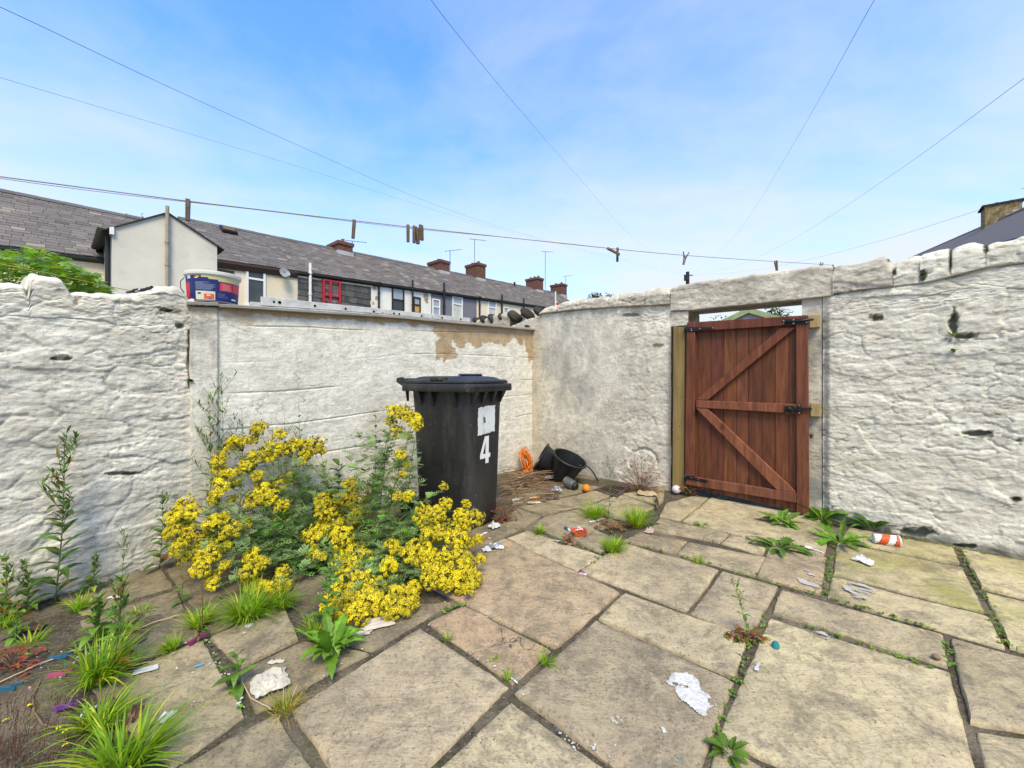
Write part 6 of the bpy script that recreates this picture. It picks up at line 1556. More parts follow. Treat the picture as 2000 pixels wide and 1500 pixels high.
def feather(mb, p, d, L, rr, c):
    d = d.normalized(); s = d.cross(UP); s = s.normalized() if s.length > .05 else Vector((1, 0, 0)); n = 5
    for j in range(n):
        t_ = (j + .6) / n; q = p + d * L * t_ - UP * .25 * L * t_ * t_
        for sg in (-1, 1):
            dd = s * sg * .9 + d * .6 + UP * rr.uniform(-.1, .35); w = L * .36 * (1 - .55 * abs(t_ - .45)); e = q + dd.normalized() * w; k = d * .09 * L
            mb.add([q - k * .4, e - k * .8, e + k * .5, q + k * .6], [(0, 1, 2, 3)], c)
    mb.add([p - s * .0012, p + s * .0012, p + d * L - UP * .25 * L + s * .0006, p + d * L - UP * .25 * L - s * .0006], [(0, 1, 2, 3)], c)
for i, (c, r_) in enumerate(clumps):
    rr = random.Random(900 + i)
    b = Vector((base_c.x + (c.x - base_c.x) * .28 + rr.gauss(0, .07), base_c.y + (c.y - base_c.y) * .28 + rr.gauss(0, .06), 0)); b.z = gz(b.x, b.y) + .01
    e = c - Vector((0, 0, r_ * .4)); dist = (e - b).length
    m1 = b.lerp(e, .35) + Vector((0, 0, .10 * dist + .04)); m2 = b.lerp(e, .75) + Vector((0, 0, .05 * dist))
    pth = [bez(k / 9, b, m1, m2, e) for k in range(10)]; ms.tube(pth, [.0036 - .0022 * k / 9 for k in range(10)], 5, False, (1, 1, 1))
    nl = int(6 + dist * 26)
    for k in range(nl):
        t_ = rr.uniform(.05, .85); q = bez(t_, b, m1, m2, e); a = rr.uniform(0, 6.28); g = rr.uniform(.6, 1.4); c_ = (g, g * 1.02, g * rr.uniform(.8, 1.25))
        if rr.random() < .15: c_ = (g * .75, g * 1.25, g * .5)
        feather(ml, q, Vector((math.cos(a), math.sin(a), rr.uniform(.0, .9))), rr.uniform(.045, .085) * (1.25 - .5 * t_), rr, c_)
for k in range(420):   # leafy heart of the clump
    a = rw.uniform(0, 6.28); u, v = rw.choice(((rw.uniform(520, 830), rw.uniform(900, 1120)), (rw.uniform(430, 830), rw.uniform(930, 1060)), (rw.uniform(690, 800), rw.uniform(850, 1000))))
    Yw = wallbase(max(u, 400), .12).y; Y = rw.uniform(min(2.45, Yw - .1), min(Yw, 2.8)); p = at(u, v, Y)
    if p.z < gz(p.x, p.y) + .02: p.z = gz(p.x, p.y) + rw.uniform(.03, .1)
    g = rw.uniform(.5, 1.2); feather(ml, p, Vector((math.cos(a), math.sin(a), rw.uniform(0, 1))), rw.uniform(.06, .10), rw, (g, g * 1.05, g * .95))
ms.build('stems', m_stemg, rag, smooth=True); ml.build('leaves', m_rag, rag)

# --- bush beyond the left wall
rr = random.Random(21); mb = MB(); bb = at(80, 735, 4.6); bb.z = -.5; bush = thing('bush', 'bright green broad leaved bush showing above the left wall', 'bush', tuple(bb)); ms = MB()
ztop = interp([(-160, 482), (0, 486), (20, 494), (60, 484), (105, 494), (150, 522), (190, 534), (206, 558)])
def lobed(mb, p, d, nrm, r, c):
    x = d.normalized(); nrm = (nrm - x * nrm.dot(x)).normalized(); y = nrm.cross(x); vs = [p]
    for k in range(11):
        a = -2.3 + 4.6 * k / 10; q = r * (1.0 if k % 2 else .52) * (1.15 if k == 5 else .9 if 2 < k < 8 else .7); vs.append(p + x * r * .35 + x * math.cos(a) * q + y * math.sin(a) * q - nrm * .18 * q)
    mb.add(vs, [(0, k, k + 1) for k in range(1, 11)], c)
for k in range(1900):
    u = rr.uniform(-130, 208); vt = float(ztop(u)) + rr.uniform(-5, 4); v = vt + (595 - vt) * rr.random() ** 1.1; Y = rr.uniform(3.7, 5.2)
    if Y < FL.pt(FL.s_at(u, -.5), 0, -.5).y: continue
    p = at(u, v, Y); a = rr.uniform(0, 6.28); d = Vector((math.cos(a), math.sin(a) - .4, rr.uniform(-.6, .3)))
    lobed(mb, p, d, Vector((rr.uniform(-.5, .5), rr.uniform(-.7, .2), .9)), rr.uniform(.045, .085), hue(rr, .18, .5))
for k in range(26):
    u = rr.uniform(-120, 200); p = at(u, float(ztop(u)) + 8, rr.uniform(3.9, 5)); ms.tube([bb + Vector((rr.uniform(-.5, .5), rr.uniform(-.3, .3), 0)), (bb + p) / 2 + Vector((0, 0, .3)), p], [.012, .008, .003], 5)
ms.build('stems', m_stemg, bush); mb.build('leaves', m_bush, bush)

# --- far trees
def tree(label, u, v, Y, rx, rz, seed, nleaf=900, ls=.14, col=(1, 1, 1), spars=0):
    rr = random.Random(seed); top = at(u, v, Y); base = Vector((top.x, top.y, -.5)); root = thing('tree', label, 'tree', tuple(base), 'trees beyond the walls')
    c = top - Vector((0, 0, rz)); mb = MB(); mb.tube([base, base.lerp(c, .6) + Vector((.1, 0, 0)), c], [.16, .12, .05], 8)
    cl_ = [(c + Vector((rr.uniform(-.8, .8) * rx, rr.uniform(-.8, .8) * rx, rr.uniform(-.8, .75) * rz)), rr.uniform(.25, .5)) for k in range(13)]
    for q, s_ in cl_: mb.tube([base.lerp(c, .65), (c + q) / 2, q], [.06, .04, .015], 5)
    mb.build('trunk', m_bark, root); ml = MB()
    for k in range(nleaf):
        q, s_ = rr.choice(cl_); d = Vector((rr.gauss(0, 1), rr.gauss(0, 1), rr.gauss(0, 1))).normalized(); p = q + Vector((d.x * rx * s_, d.y * rx * s_, d.z * rz * s_)) * rr.random() ** .4
        g = rr.uniform(.5, 1.4); leaf(ml, p, Vector((rr.uniform(-1, 1), rr.uniform(-1, 1), rr.uniform(-.6, .6))), ls * rr.uniform(.7, 1.3), ls * .6, .2, 2, 0, (g * col[0], g * col[1], g * col[2]), .2)
    ml.build('crown', m_tree, root)
tree('dark tree top just above the coping stones left of the gate', 1180, 571, 42, 1.5, 1.2, 1, 900, .28)
tree('pale leafed sapling seen over the left half of the gate', 1402, 603, 15, .75, .8, 2, 420, .12, (1.5, 1.7, 1.3))
tree('dense green tree behind the shed seen over the gate', 1510, 598, 22, .85, .9, 3, 800, .16, (1.1, 1.25, .9))
tree('yellow green tree top behind the roofs at the left', 264, 418, 40, .9, 1.4, 4, 260, .3, (2.0, 1.7, .9))
# ------------------------------------------------------------------ litter
m_paper = plain('white_paper', (.62, .61, .59), .8, .1, 0, .08)
m_paperb = plain('pale_grey_paper', (.58, .57, .55), .8, .1, 0, .15)
m_plaster = plain('flaking_white_plaster', (.54, .49, .41), .9, .1, 0, .35, 40, .6)
m_foil = plain('crumpled_foil', (.55, .54, .55), .3, .5, .7, .4, 50, .5)
m_card = plain('pale_bare_board', (.60, .53, .43), .9, .1, 0, .25, 20)
m_brownl = plain('dry_brown_leaf', (.20, .125, .065), .8, .1, 0, .4)
m_tan = plain('tan_card', (.42, .33, .20), .8, .1)
m_pink = plain('pink_plastic', (.42, .05, .14), .4, .4); m_purp = plain('purple_plastic', (.17, .04, .25), .4, .4); m_blue = plain('blue_plastic', (.02, .11, .19), .4, .4); m_mag = plain('dark_magenta_plastic', (.22, .02, .10), .45, .4)
m_whp = plain('white_plastic', (.72, .72, .70), .4, .4); m_orp = plain('orange_plastic', (.78, .24, .015), .4, .4); m_redo = plain('red_orange_plastic', (.58, .095, .035), .4, .4)
def crumple(name, label, cat, u, v, w, d, h, mat, seed, yaw=0.0, group=None, n=9, up=.0, outline=.35, tint=None):
    rr = random.Random(seed); p0 = G(u, v, .008 + up); M = Matrix.Translation(p0) @ Matrix.Rotation(yaw, 4, 'Z'); mb = MB(M); vs = []
    for i in range(n):
        for j in range(n):
            a, b = i / (n - 1) * 2 - 1, j / (n - 1) * 2 - 1
            k = 1 + outline * float(vnoise(a * 1.6 + seed, b * 1.6, .5, seed)); z = h * (.35 + .65 * abs(float(fbm(a * 1.9, b * 1.9, seed * 3.3, 3, seed)) * 2.0)) * (1 - .55 * max(abs(a), abs(b)) ** 3)
            vs.append((a * w * k / 2 + rr.uniform(-.06, .06) * w / n, b * d * k / 2 + rr.uniform(-.06, .06) * d / n, z))
    vs2 = [(x, y, z - .0012) for x, y, z in vs]; f = [(i * n + j, (i + 1) * n + j, (i + 1) * n + j + 1, i * n + j + 1) for i in range(n - 1) for j in range(n - 1)]
    mb.add(vs, f); mb.add(vs2, [q[::-1] for q in f]); o = mb.build(name, mat)
    return tag(o, label, cat, group)
crumple('paper_scrap', 'flat white paper scrap beside the tall grass at the left', 'paper', 284, 1312, .072, .035, .004, m_paper, 1, .5)
crumple('paper_scrap', 'folded white paper behind the corner grass blades', 'paper', 328, 1406, .042, .045, .012, m_paper, 2, .2)
crumple('paper_scrap', 'torn white scrap by the purple peg', 'paper', 173, 1396, .03, .04, .010, m_paper, 3, .6)
crumple('paper_scrap', 'small white scrap in the broad grass tuft', 'paper', 487, 1226, .03, .025, .008, m_paper, 4, 1)
crumple('paper_scrap', 'white scrap on the slab near the left wall', 'paper', 222, 1170, .05, .02, .008, m_paper, 5, .3)
crumple('paper_scrap', 'torn white paper on the paving by the right wall', 'paper', 1688, 1099, .085, .075, .022, m_paper, 6, .4, None, 9, 0, .6)
crumple('paper_scrap', 'grey folded paper standing at the bin foot', 'paper', 966, 1033, .075, .05, .04, m_paperb, 7, .7)
crumple('paper_scrap', 'white paper sliver poking from under the bin', 'paper', 944, 1046, .07, .02, .012, m_paper, 8, .9)
crumple('foil_wrapper', 'crumpled silvery foil on the joint beside the flowers', 'foil wrapper', 968, 1072, .095, .075, .035, m_foil, 9, .2)
crumple('paper_scrap', 'small grey paper triangle left of the crumpled foil', 'paper', 950, 1078, .05, .05, .03, m_paperb, 10, .4, None, 7)
crumple('foil_wrapper', 'silver and purple crumpled packet between the twigs and the drain', 'wrapper', 1085, 965, .10, .09, .055, m_foil, 11, .2, None, 9, .02)
o = crumple('foil_wrapper', 'purple underside wrapper beneath the silver crumpled packet', 'wrapper', 1080, 974, .13, .06, .02, plain('dull_purple_foil', (.16, .11, .16), .4, .4), 12, .2)
crumple('wrapper', 'orange and white torn wrapper by the twig heap', 'wrapper', 1046, 976, .10, .05, .02, plain('orange_wrapper', (.66, .34, .10), .6, .2), 13, .3)
crumple('wrapper', 'pale pinkish torn wrapper under the orange one', 'wrapper', 1044, 984, .11, .045, .014, plain('pale_wrapper', (.62, .5, .42), .6, .2), 14, .1)
crumple('wrapper', 'white and brown torn wrapper left of the twig heap by the bin', 'wrapper', 1010, 978, .10, .05, .02, plain('dirty_white_wrapper', (.55, .5, .45), .7, .2), 15, .4)
crumple('wrapper', 'clear crinkled film in front of the tilted bucket', 'wrapper', 1073, 936, .12, .06, .035, plain('crinkled_film', (.6, .62, .66), .25, .5), 16, .2)
crumple('wrapper', 'faded pink strip among the twigs', 'wrapper', 1020, 938, .13, .03, .015, plain('faded_pink', (.50, .19, .18), .7, .2), 17, .2, None, 9, .02)
crumple('wrapper', 'pinkish white torn wrapper below the spiky grass clump', 'wrapper', 1268, 1042, .085, .05, .035, plain('pinkish_wrapper', (.50, .38, .33), .7, .2), 18, 1.0)
crumple('wrapper', 'dull purple twist of wrapper in the red weeds near the tray', 'wrapper', 1172, 1019, .065, .03, .022, plain('mauve_wrapper', (.36, .28, .32), .6, .2), 19, .5)
crumple('card_scrap', 'tan piece of card leaning by the drain cover', 'card', 1262, 970, .17, .06, .05, m_tan, 20, -.3, None, 9, 0, .25)
crumple('board_piece', 'torn white faced board lying in front of the yellow flowers', 'board', 738, 1222, .13, .085, .010, m_card, 21, .5, None, 9, .004, .25)
crumple('board_piece', 'second pale torn board fragment touching the broad leaved weed', 'board', 700, 1240, .10, .06, .012, m_plaster, 22, .3)
crumple('plaster_lump', 'flaky white lump of fallen plaster on a small flagstone', 'plaster', 530, 1342, .105, .10, .035, m_plaster, 23, .7, None, 16, 0, .5)
crumple('plaster_lump', 'thin plaster flake above the flaky lump', 'plaster', 540, 1298, .055, .016, .012, m_plaster, 24, .2)
crumple('dead_leaf', 'curled brown dead leaf in the corner grass tuft', 'leaf', 262, 1448, .026, .08, .05, m_brownl, 25, .3, None, 8, .06)
crumple('dead_leaf', 'dark brown curled strip beside the spiky grass clump', 'leaf', 1283, 992, .03, .16, .09, m_brownl, 26, -.2, None, 8, 0)
crumple('dead_leaf', 'crumbled brown leaf pile at the left edge', 'leaf', 62, 1234, .085, .05, .035, m_brownl, 27, .3, None, 10)
crumple('wrapper', 'grey green strip on the joint behind the red sprig', 'wrapper', 1098, 1062, .13, .02, .012, plain('grey_green_strip', (.38, .42, .36), .7, .2), 28, -.5)
crumple('wrapper', 'orange brown scrap in the bottom left corner grass', 'wrapper', 290, 1477, .045, .012, .012, plain('rust_orange', (.40, .13, .04), .7, .2), 29, .5)
# paint spills: thin skins of dried white paint with ragged outlines
m_spill = plain('dried_white_paint', (.56, .54, .50), .7, .2, 0, .45, 60, .8); m_spill2 = plain('thin_worn_paint', (.46, .43, .39), .8, .1, 0, .3, 50)
def spill(label, pix, mat, seed, hgt=.0145, wob=.0035):
    P = np.array([tuple(G(u, v))[:2] for u, v in pix]); worn = mat is m_spill2; c = .0042 if worn else .0035
    x0, y0 = P.min(0) - .01; x1, y1 = P.max(0) + .01
    gx, gy = np.meshgrid(np.arange(x0, x1, c), np.arange(y0, y1, c), indexing='ij')
    sd = np.full(gx.shape, 9.0); ins = np.zeros(gx.shape, bool)
    for (ax, ay), (bx_, by) in zip(P, np.roll(P, -1, 0)):
        tt = np.clip(((gx - ax) * (bx_ - ax) + (gy - ay) * (by - ay)) / max(1e-9, (bx_ - ax) ** 2 + (by - ay) ** 2), 0, 1)
        sd = np.minimum(sd, np.hypot(gx - ax - tt * (bx_ - ax), gy - ay - tt * (by - ay)))
        with np.errstate(divide='ignore', invalid='ignore'): ins ^= ((ay > gy) != (by > gy)) & (gx < (bx_ - ax) * (gy - ay) / (by - ay) + ax)
    sd = np.where(ins, sd, -sd)
    nz_ = fbm(gx * 28, gy * 28, seed, 5, seed, .6); st_ = fbm((gx * .752 - gy * .659) * 14, (gx * .659 + gy * .752) * 60, seed, 4, seed + 3, .6)
    keep = (sd + .016 * nz_ > .002) & ((st_ > .02) if worn else (nz_ > -.42)) & (sd > -.012)
    zz_ = GP * gx + GQ * gy + hgt + nz_ * .0015 + (0 if worn else .0012 * vnoise(gx * 130, gy * 130, 0, seed))
    mb = MB(); idx = {}
    I, J = np.where(keep[:-1, :-1])
    def vid(i, j):
        if (i, j) not in idx: idx[(i, j)] = len(mb.v); mb.v.append((gx[i, j] + c * .4 * float(_hash(np.array(float(i)), np.array(float(j)), np.array(0.), 3)), gy[i, j] + c * .4 * float(_hash(np.array(float(i)), np.array(float(j)), np.array(0.), 4)), float(zz_[i, j])))
        return idx[(i, j)]
    for i, j in zip(I.tolist(), J.tolist()):
        mb.f.append([vid(i, j), vid(i + 1, j), vid(i + 1, j + 1), vid(i, j + 1)]); mb.c.append((1, 1, 1)); mb.m.append(0)
    return tag(mb.build('paint_spill', mat), label, 'paint spill', 'dried paint on the flagstones')
spill('largest patch of flaking white paint on the big central flagstone', [(1300, 1340), (1317, 1320), (1340, 1319), (1362, 1337), (1375, 1358), (1398, 1375), (1405, 1392), (1385, 1396), (1382, 1413), (1365, 1408), (1345, 1385), (1325, 1372), (1313, 1352)], m_spill, 1)
spill('small white paint blot below the large flaking patch', [(1195, 1412), (1206, 1408), (1216, 1416), (1210, 1424), (1198, 1420)], m_spill2, 2, .0125)
spill('thin white paint dab near the bottom of the central flagstone', [(1290, 1428), (1297, 1430), (1304, 1442), (1296, 1440)], m_spill, 3, .0125)
spill('second tiny dab at the bottom of the central flagstone', [(1283, 1458), (1292, 1456), (1295, 1463), (1286, 1464)], m_spill, 4, .0125)
spill('pale worn paint smear above the joint junction on the right', [(1553, 1130), (1575, 1136), (1600, 1150), (1606, 1160), (1585, 1152), (1560, 1142)], m_spill2, 5, .0125)
spill('upper worn paint smear right of the dark jagged weed', [(1566, 1112), (1585, 1118), (1598, 1132), (1580, 1130)], m_spill2, 6, .0125)
spill('broad worn paint smear on the long right flagstone', [(1642, 1150), (1665, 1140), (1690, 1146), (1712, 1158), (1698, 1172), (1690, 1184), (1668, 1170)], m_spill2, 7, .0125)
spill('narrow paint streak on the flagstone under the long joint', [(1592, 1240), (1606, 1241), (1626, 1252), (1618, 1256), (1600, 1249)], m_spill2, 8, .0125)
spill('round paint blot on the flagstone right of the long diagonal joint', [(1470, 1303), (1480, 1299), (1487, 1306), (1481, 1317), (1472, 1314)], m_spill, 9, .0125)
# coloured pegs lying about
for k, (lab_, u, v, mat, yaw) in enumerate((('pink plastic peg on the soil at the left', 118, 1324, m_pink, .3), ('purple plastic peg on the soil right of the yellow petals', 134, 1386, m_purp, .5), ('blue plastic peg among the scraps at the left', 118, 1290, m_blue, .4), ('second blue peg at the left edge by the dry stalks', 18, 1352, m_blue, .3), ('dark magenta peg beside the small grass clump', 386, 1254, m_mag, 1.3))):
    pr = thing('clothes_peg', lab_, 'clothes peg', tuple(G(u, v, .016)), 'plastic pegs dropped on the ground', (Matrix.Rotation(yaw, 4, 'Z') @ Matrix.Rotation(R(88), 4, 'Y') @ Matrix.Rotation(R(80), 4, 'Z')).to_euler()); peg_parts(pr, mat, .062, .45)
# striped paper cup
cp_ = G(1736, 1066, .036); cax = Vector((1.0, -.42, -.03)).normalized(); cup = thing('paper_cup', 'orange and white spiral striped paper cup lying on its side', 'cup', tuple(cp_ + Vector((-.07, .03, 0))), None, cax.to_track_quat('Z', 'Y').to_euler())
m_cup = tinted('cup_print', .5, .3, 60, .08); mb = MB(); n_, m_ = 40, 22; Lc = .125
for i in range(m_):
    for j in range(n_):
        t0, t1 = i / m_, (i + 1) / m_; a0, a1 = 2 * math.pi * j / n_, 2 * math.pi * (j + 1) / n_; r0, r1 = .027 + .010 * t0, .027 + .010 * t1
        ph = (t0 * 1.75 + j / n_) % 1.0; c = (.62, .10, .02) if ph < .36 else ((.78, .77, .74) if ph < .78 else (.16, .05, .04) if ph < .83 else (.62, .10, .02))
        if t0 < .08 or t0 > .95: c = (.78, .77, .74)
        mb.add([(r0 * math.cos(a0), r0 * math.sin(a0), Lc * t0), (r0 * math.cos(a1), r0 * math.sin(a1), Lc * t0), (r1 * math.cos(a1), r1 * math.sin(a1), Lc * t1), (r1 * math.cos(a0), r1 * math.sin(a0), Lc * t1)], [(0, 1, 2, 3)], c)
mb.lathe([(.0, .004), (.0262, .004), (.0355, Lc - .003)], 40, (.75, .72, .66))
mb.build('wall', m_cup, cup, world=False, auto=40); mb = MB(); mb.tube([(.037 * math.cos(a), .037 * math.sin(a), Lc) for a in [i * math.pi / 16 for i in range(33)]], .0019, 6); mb.build('rolled_rim', m_paper, cup, world=False, smooth=True)
crumple('paper_scrap', 'torn white scrap at the closed end of the striped cup', 'paper', 1707, 1058, .035, .05, .025, m_paper, 40, .3)
# spoon
sp0 = G(1580, 1077, .012); spn = thing('plastic_spoon', 'white plastic spoon with a pink bit lying by the jagged weed', 'spoon', tuple(sp0)); mb = MB(Matrix.Translation(sp0) @ Matrix.Rotation(-.4, 4, 'Z')); mb.lathe([(0, .002), (.012, .004), (.021, .012), (.022, .013), (.012, .0055), (0, .0035)], 20); mb.build('bowl', m_whp, spn, auto=40)
mb = MB(); mb.tube([sp0 + Vector((.015, -.012, .008)), sp0 + Vector((.045, -.06, .006))], [.004, .003], 6); mb.build('handle', m_whp, spn); mb = MB(); mb.tube([sp0 + Vector((-.035, .0, .004)), sp0 + Vector((-.012, .004, .008))], [.006, .004], 6); mb.build('pink_bit', m_pink, spn)
# orange tray
tp = G(1131, 1046, .006); tr = thing('plastic_tray', 'small red orange plastic tray with white scraps inside', 'tray', tuple(tp)); mb = MB(Matrix.Translation(tp) @ Matrix.Rotation(.15, 4, 'Z'))
loft(mb, [rrect(-.040, .040, -.030, .030, .010, 0), rrect(-.048, .048, -.037, .037, .012, .030), rrect(-.052, .052, -.041, .041, .013, .031), rrect(-.052, .052, -.041, .041, .013, .033), rrect(-.046, .046, -.035, .035, .011, .032), rrect(-.038, .038, -.028, .028, .009, .005)], True, True); mb.build('tray', m_redo, tr, auto=40)
crumple('paper_scrap', 'white scrap lying in the red orange tray', 'paper', 1131, 1042, .05, .035, .028, m_paperb, 41, .4, None, 8, .012)
# lighter, balls, jar, ring, clips
def small(name, label, cat, u, v, L, r, yaw, mat, mat2=None, up=0.008):
    p = G(u, v, up); d = Vector((math.cos(yaw), math.sin(yaw), 0)); root = thing(name, label, cat, tuple(p)); mb = MB(); mb.tube([p - d * L / 2, p + d * L * .25], r, 10); mb.build('body', mat, root, auto=40); mb = MB(); mb.tube([p + d * L * .25, p + d * L / 2], r * .85, 10); mb.build('cap', mat2 or mat, root, auto=40)
small('lighter', 'blue and white lighter left of the orange tray', 'lighter', 1108, 1036, .055, .010, -1.1, m_blue, m_whp, .012)
small('cigarette_end', 'white stub on the slab near the drain grass', 'stub', 1157, 1021, .045, .008, .1, m_whp, None, .010)
small('clip', 'white clip on the joint below the tiny grass tuft', 'clip', 1004, 1333, .035, .003, -.8, m_whp)
small('marker_pen', 'dark pen lying at the foot of the spiky grass', 'pen', 1276, 1025, .08, .007, -.3, m_black)
small('pink_tube', 'small pink and white tube on the joint of the brown slab', 'tube', 1138, 1124, .04, .006, -.4, plain('pale_pink', (.62, .30, .50), .4, .3), m_whp)
small('pen_fragment', 'thin pale blue plastic stick on the slab left of the grass seedling', 'stick', 390, 1303, .03, .003, .6, plain('light_blue_plastic', (.06, .36, .60), .4, .3))
small('lolly_stick', 'red and pale stick beside the bin foot', 'stick', 948, 1053, .08, .004, -.1, plain('red_stick', (.45, .08, .07), .6, .2), m_card)
p = G(1515, 1266, .014); mb = MB(Matrix.Translation(p)); mb.lathe([(0, .012), (.010, .010), (.014, 0), (.014, -.01), (.0, -.01)], 14); tag(mb.build('bottle_cap', m_turq, auto=40), 'turquoise bottle cap on the right joint by the spindly weed', 'cap')
p = G(1145, 961, .036); ball = thing('toy_ball', 'small orange plastic ball in front of the buckets', 'ball', tuple(p)); mb = MB(Matrix.Translation(p) @ Matrix.Rotation(1.2, 4, 'X')); mb.lathe([(.0005 + .036 * math.sin(math.pi * k / 16), -.036 * math.cos(math.pi * k / 16)) for k in range(17)], 28); mb.build('ball', m_orp, ball, smooth=True)
mb = MB(Matrix.Translation(p) @ Matrix.Rotation(1.2, 4, 'X')); mb.tube([(.015 * math.cos(a), .015 * math.sin(a), .034) for a in [i * math.pi / 9 for i in range(19)]], .003, 6); mb.build('moulded_ring', m_orp, ball, smooth=True)
p = G(1321, 964, .037); ball = thing('ball', 'small white and red ball at the foot of the gate post', 'ball', tuple(p)); t = NT('red_white_ball', .4, .4); m_rb = t.out(t.mix((.62, .58, .57), (.45, .06, .07), t.ramp(t.noise(26, 3, .5), [(.54, 0.), (.58, 1.)]))); mb = MB(Matrix.Translation(p)); mb.lathe([(.0005 + .038 * math.sin(math.pi * k / 16), -.038 * math.cos(math.pi * k / 16)) for k in range(17)], 28); mb.build('ball', m_rb, ball, smooth=True)
jp = G(1113, 956, .058); jd = Vector((.62, -.68, -.28)); jar = thing('plastic_jar', 'dusty dark plastic jar with a black lid lying by the tilted bucket', 'jar', tuple(jp), None, jd.to_track_quat('Z', 'Y').to_euler()); mb = MB(); mb.lathe([(0, -.06), (.040, -.06), (.046, -.052), (.047, .03), (.042, .045), (.034, .05), (.034, .056), (0, .056)], 28)
mb.build('jar', plain('dusty_clear_plastic', (.13, .13, .125), .45, .4, 0, .6, 20), jar, world=False, auto=40); mb = MB(); mb.lathe([(0, .052), (.036, .052), (.037, .056), (.037, .078), (.034, .082), (0, .082)], 28); mb.build('lid', m_black, jar, world=False, auto=40)
p = G(889, 1492, .012); mb = MB(); mb.tube([p + Vector((.010 * math.cos(a), .010 * math.sin(a), .001 * math.sin(2 * a))) for a in [i * math.pi / 12 for i in range(25)]], .0009, 5); tag(mb.build('hair_band', plain('pale_elastic', (.5, .42, .25), .7, .2), smooth=True), 'thin pale elastic band ring at the bottom edge', 'band')
p = G(1829, 1292, .018); mb = MB(Matrix.Translation(p)); mb.lathe([(.0003 + .013 * math.sin(math.pi * k / 8), -.009 * math.cos(math.pi * k / 8)) for k in range(9)], 10); tag(mb.build('pebble', plain('brown_pebble', (.25, .16, .10), .8, .2), smooth=True), 'single brown pebble on the pale right flagstone', 'pebble')
# twig heap, dry stalks, confetti of scraps
rr = random.Random(31); mb = MB()
for k in range(260):
    u, v = rr.uniform(985, 1085), rr.uniform(930, 985); 
    if rr.random() < .5: u, v = rr.gauss(1030, 26), rr.gauss(945, 9)
    p = G(u, v, .012 + rr.random() ** 2 * .10); a = rr.gauss(.35, .6); L = rr.uniform(.06, .26); d = Vector((math.cos(a), math.sin(a), rr.uniform(-.1, .14))); c = rr.choice(((.75, .6, .45), (1.0, .85, .7), (.5, .42, .36), (1.2, 1.1, .95)))
    q = p + d * L; q.z = max(q.z, gz(q.x, q.y) + .006); mb.tube([p - d * L * .5, p + Vector((rr.uniform(-.01, .01), 0, .01)), q - d * L * .5], rr.uniform(.0015, .0035), 5, True, c)
t = NT('dry_twig', .85, .1); m_twig = t.out(t.mix((.26, .195, .135), t.attr('Col'), 1.0, 'MULTIPLY'), None)
tag(mb.build('twig_heap', m_twig), 'loose heap of dry brown twigs right of the bin', 'twigs', None, 'stuff')
STK = [('long pale dry stalk lying from the left edge into the grass', [(-20, 1350), (60, 1312), (140, 1280), (196, 1268)], .0028), ('dry stalk pointing at the small grass clump', [(238, 1248), (300, 1222), (352, 1207)], .0022), ('curved brown stem bowing across the bottom left soil', [(78, 1338), (64, 1370), (66, 1400), (84, 1424), (120, 1434), (190, 1436)], .002),
       ('dark dry stick leaning from the twig heap to the wall', [(998, 912), (1018, 925), (1042, 935)], .0035), ('pale bent straw across the slab near the dry grass tuft', [(472, 1340), (490, 1372), (530, 1394)], .0016), ('straw arching over the joint from the grass clump by the drain', [(1090, 1000), (1130, 994), (1180, 1000), (1200, 1006)], .002), ('straw stalk lying right of the spiky grass', [(1283, 1030), (1300, 1036), (1312, 1048)], .0018), ('bent twig lying left of the grass clump by the bin foot', [(998, 975), (1004, 992), (1020, 1010)], .003)]
for lab_, pix, r_ in STK:
    mb = MB(); P = [G(u, v, .014) for u, v in pix]; n_ = len(P)
    pts = []
    for i in range(n_ - 1):
        for j in range(5): pts.append(P[i].lerp(P[i + 1], j / 5) + Vector((0, 0, rr.uniform(0, .004))))
    pts.append(P[-1]); mb.tube(pts, r_, 5, True, (2.2, 2.1, 1.9) if 'pale' in lab_ or 'straw' in lab_ or 'dry stalk' in lab_ else (1, .85, .7)); tag(mb.build('dry_stalk', m_twig), lab_, 'stalk')
m_scr = tinted('scrap_plastic', .5, .3); mb = MB()
CC = [(.62, .6, .56)] * 12 + [(.3, .24, .17)] * 6 + [(.05, .25, .45), (.6, .25, .45), (.45, .3, .6), (.5, .42, .3), (.06, .4, .45)]
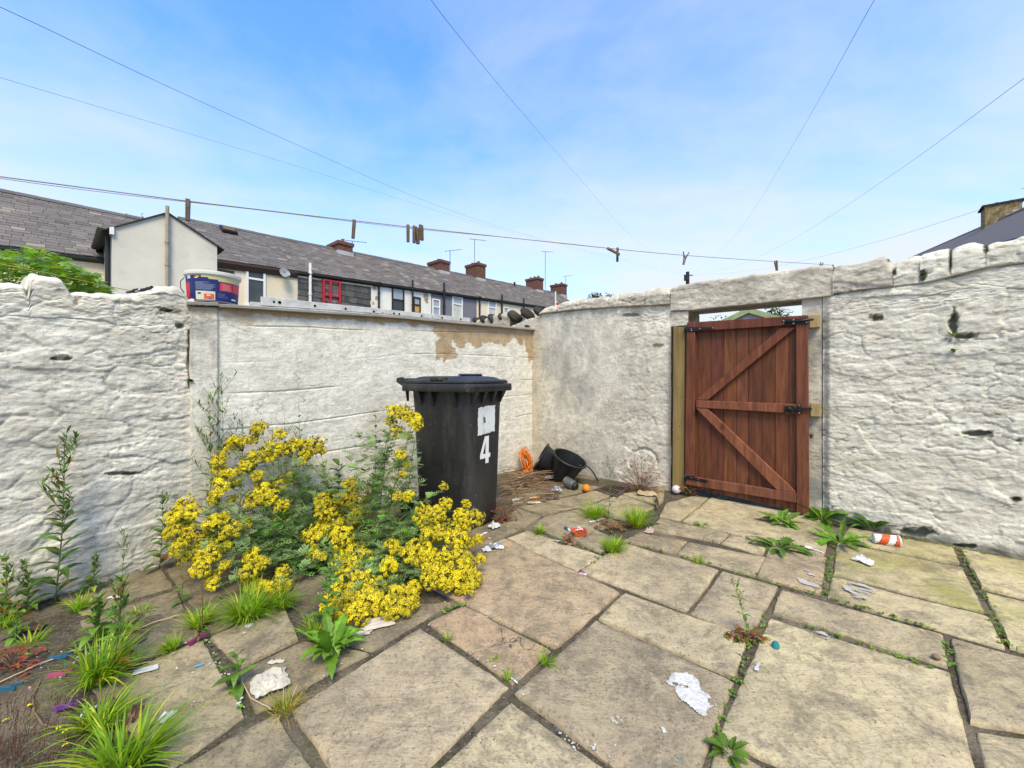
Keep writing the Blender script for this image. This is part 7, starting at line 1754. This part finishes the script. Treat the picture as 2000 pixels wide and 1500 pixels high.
def scr(u, v, s):
    p = G(u, v, .012); a = rr.uniform(0, 3.14); x = Vector((math.cos(a), math.sin(a), rr.uniform(-.3, .3))) * s * rr.uniform(.5, 1.3); y = Vector((-math.sin(a), math.cos(a), rr.uniform(-.3, .3))) * s * rr.uniform(.3, .8)
    z = Vector((0, 0, .002)); q = [p - x - y, p + x - y * .6, p + x * .7 + y, p - x + y * .7]; mb.hexa([v_ - z for v_ in q] + q, rr.choice(CC))
for (u0, v0, u1, v1, n) in ((0, 1275, 200, 1360, 60), (140, 1270, 190, 1310, 26), (300, 1240, 480, 1400, 30), (840, 1170, 905, 1190, 8), (985, 930, 1080, 1000, 46), (960, 1000, 1200, 1060, 34), (1290, 960, 1400, 1020, 26), (1150, 1440, 1160, 1470, 4), (1430, 1060, 1620, 1100, 10), (900, 1130, 1250, 1260, 14), (480, 1260, 720, 1330, 16), (1200, 1440, 1420, 1490, 6)):
    for k in range(int(n * .7)): scr(rr.uniform(u0, u1), rr.uniform(v0, v1), rr.uniform(.002, .0055))
for (a, b, n) in (((395, 1250), (482, 1396), 22), ((1005, 1350), (1200, 1495), 12), ((834, 1220), (1003, 1335), 8), ((1085, 1425), (1130, 1470), 14)):
    for k in range(n): t_ = rr.random(); scr(a[0] + (b[0] - a[0]) * t_ + rr.gauss(0, 7), a[1] + (b[1] - a[1]) * t_, rr.uniform(.002, .005))
tag(mb.build('litter_scraps', m_scr), 'tiny white, blue and pink scraps strewn over the paving', 'litter', None, 'stuff')
for k, (u, v) in enumerate(((50, 1391), (4, 1420), (160, 1424), (107, 1437), (120, 1443), (120, 1470))):
    labs = ('yellow petal beside the curved brown stem', 'yellow petal at the very left edge of the soil', 'yellow petal touching the corner grass', 'upper of two close yellow petals on the soil', 'lower of two close yellow petals on the soil', 'lowest yellow petal on the soil')
    p = G(u, v, .016); mb = MB(); leaf(mb, p, Vector((.4, .5, .3)), .018, .010, .3, 4, 0, (.80, .62, .015), .25); tag(mb.build('petal', m_pet), labs[k], 'petal', 'yellow petals on the soil')
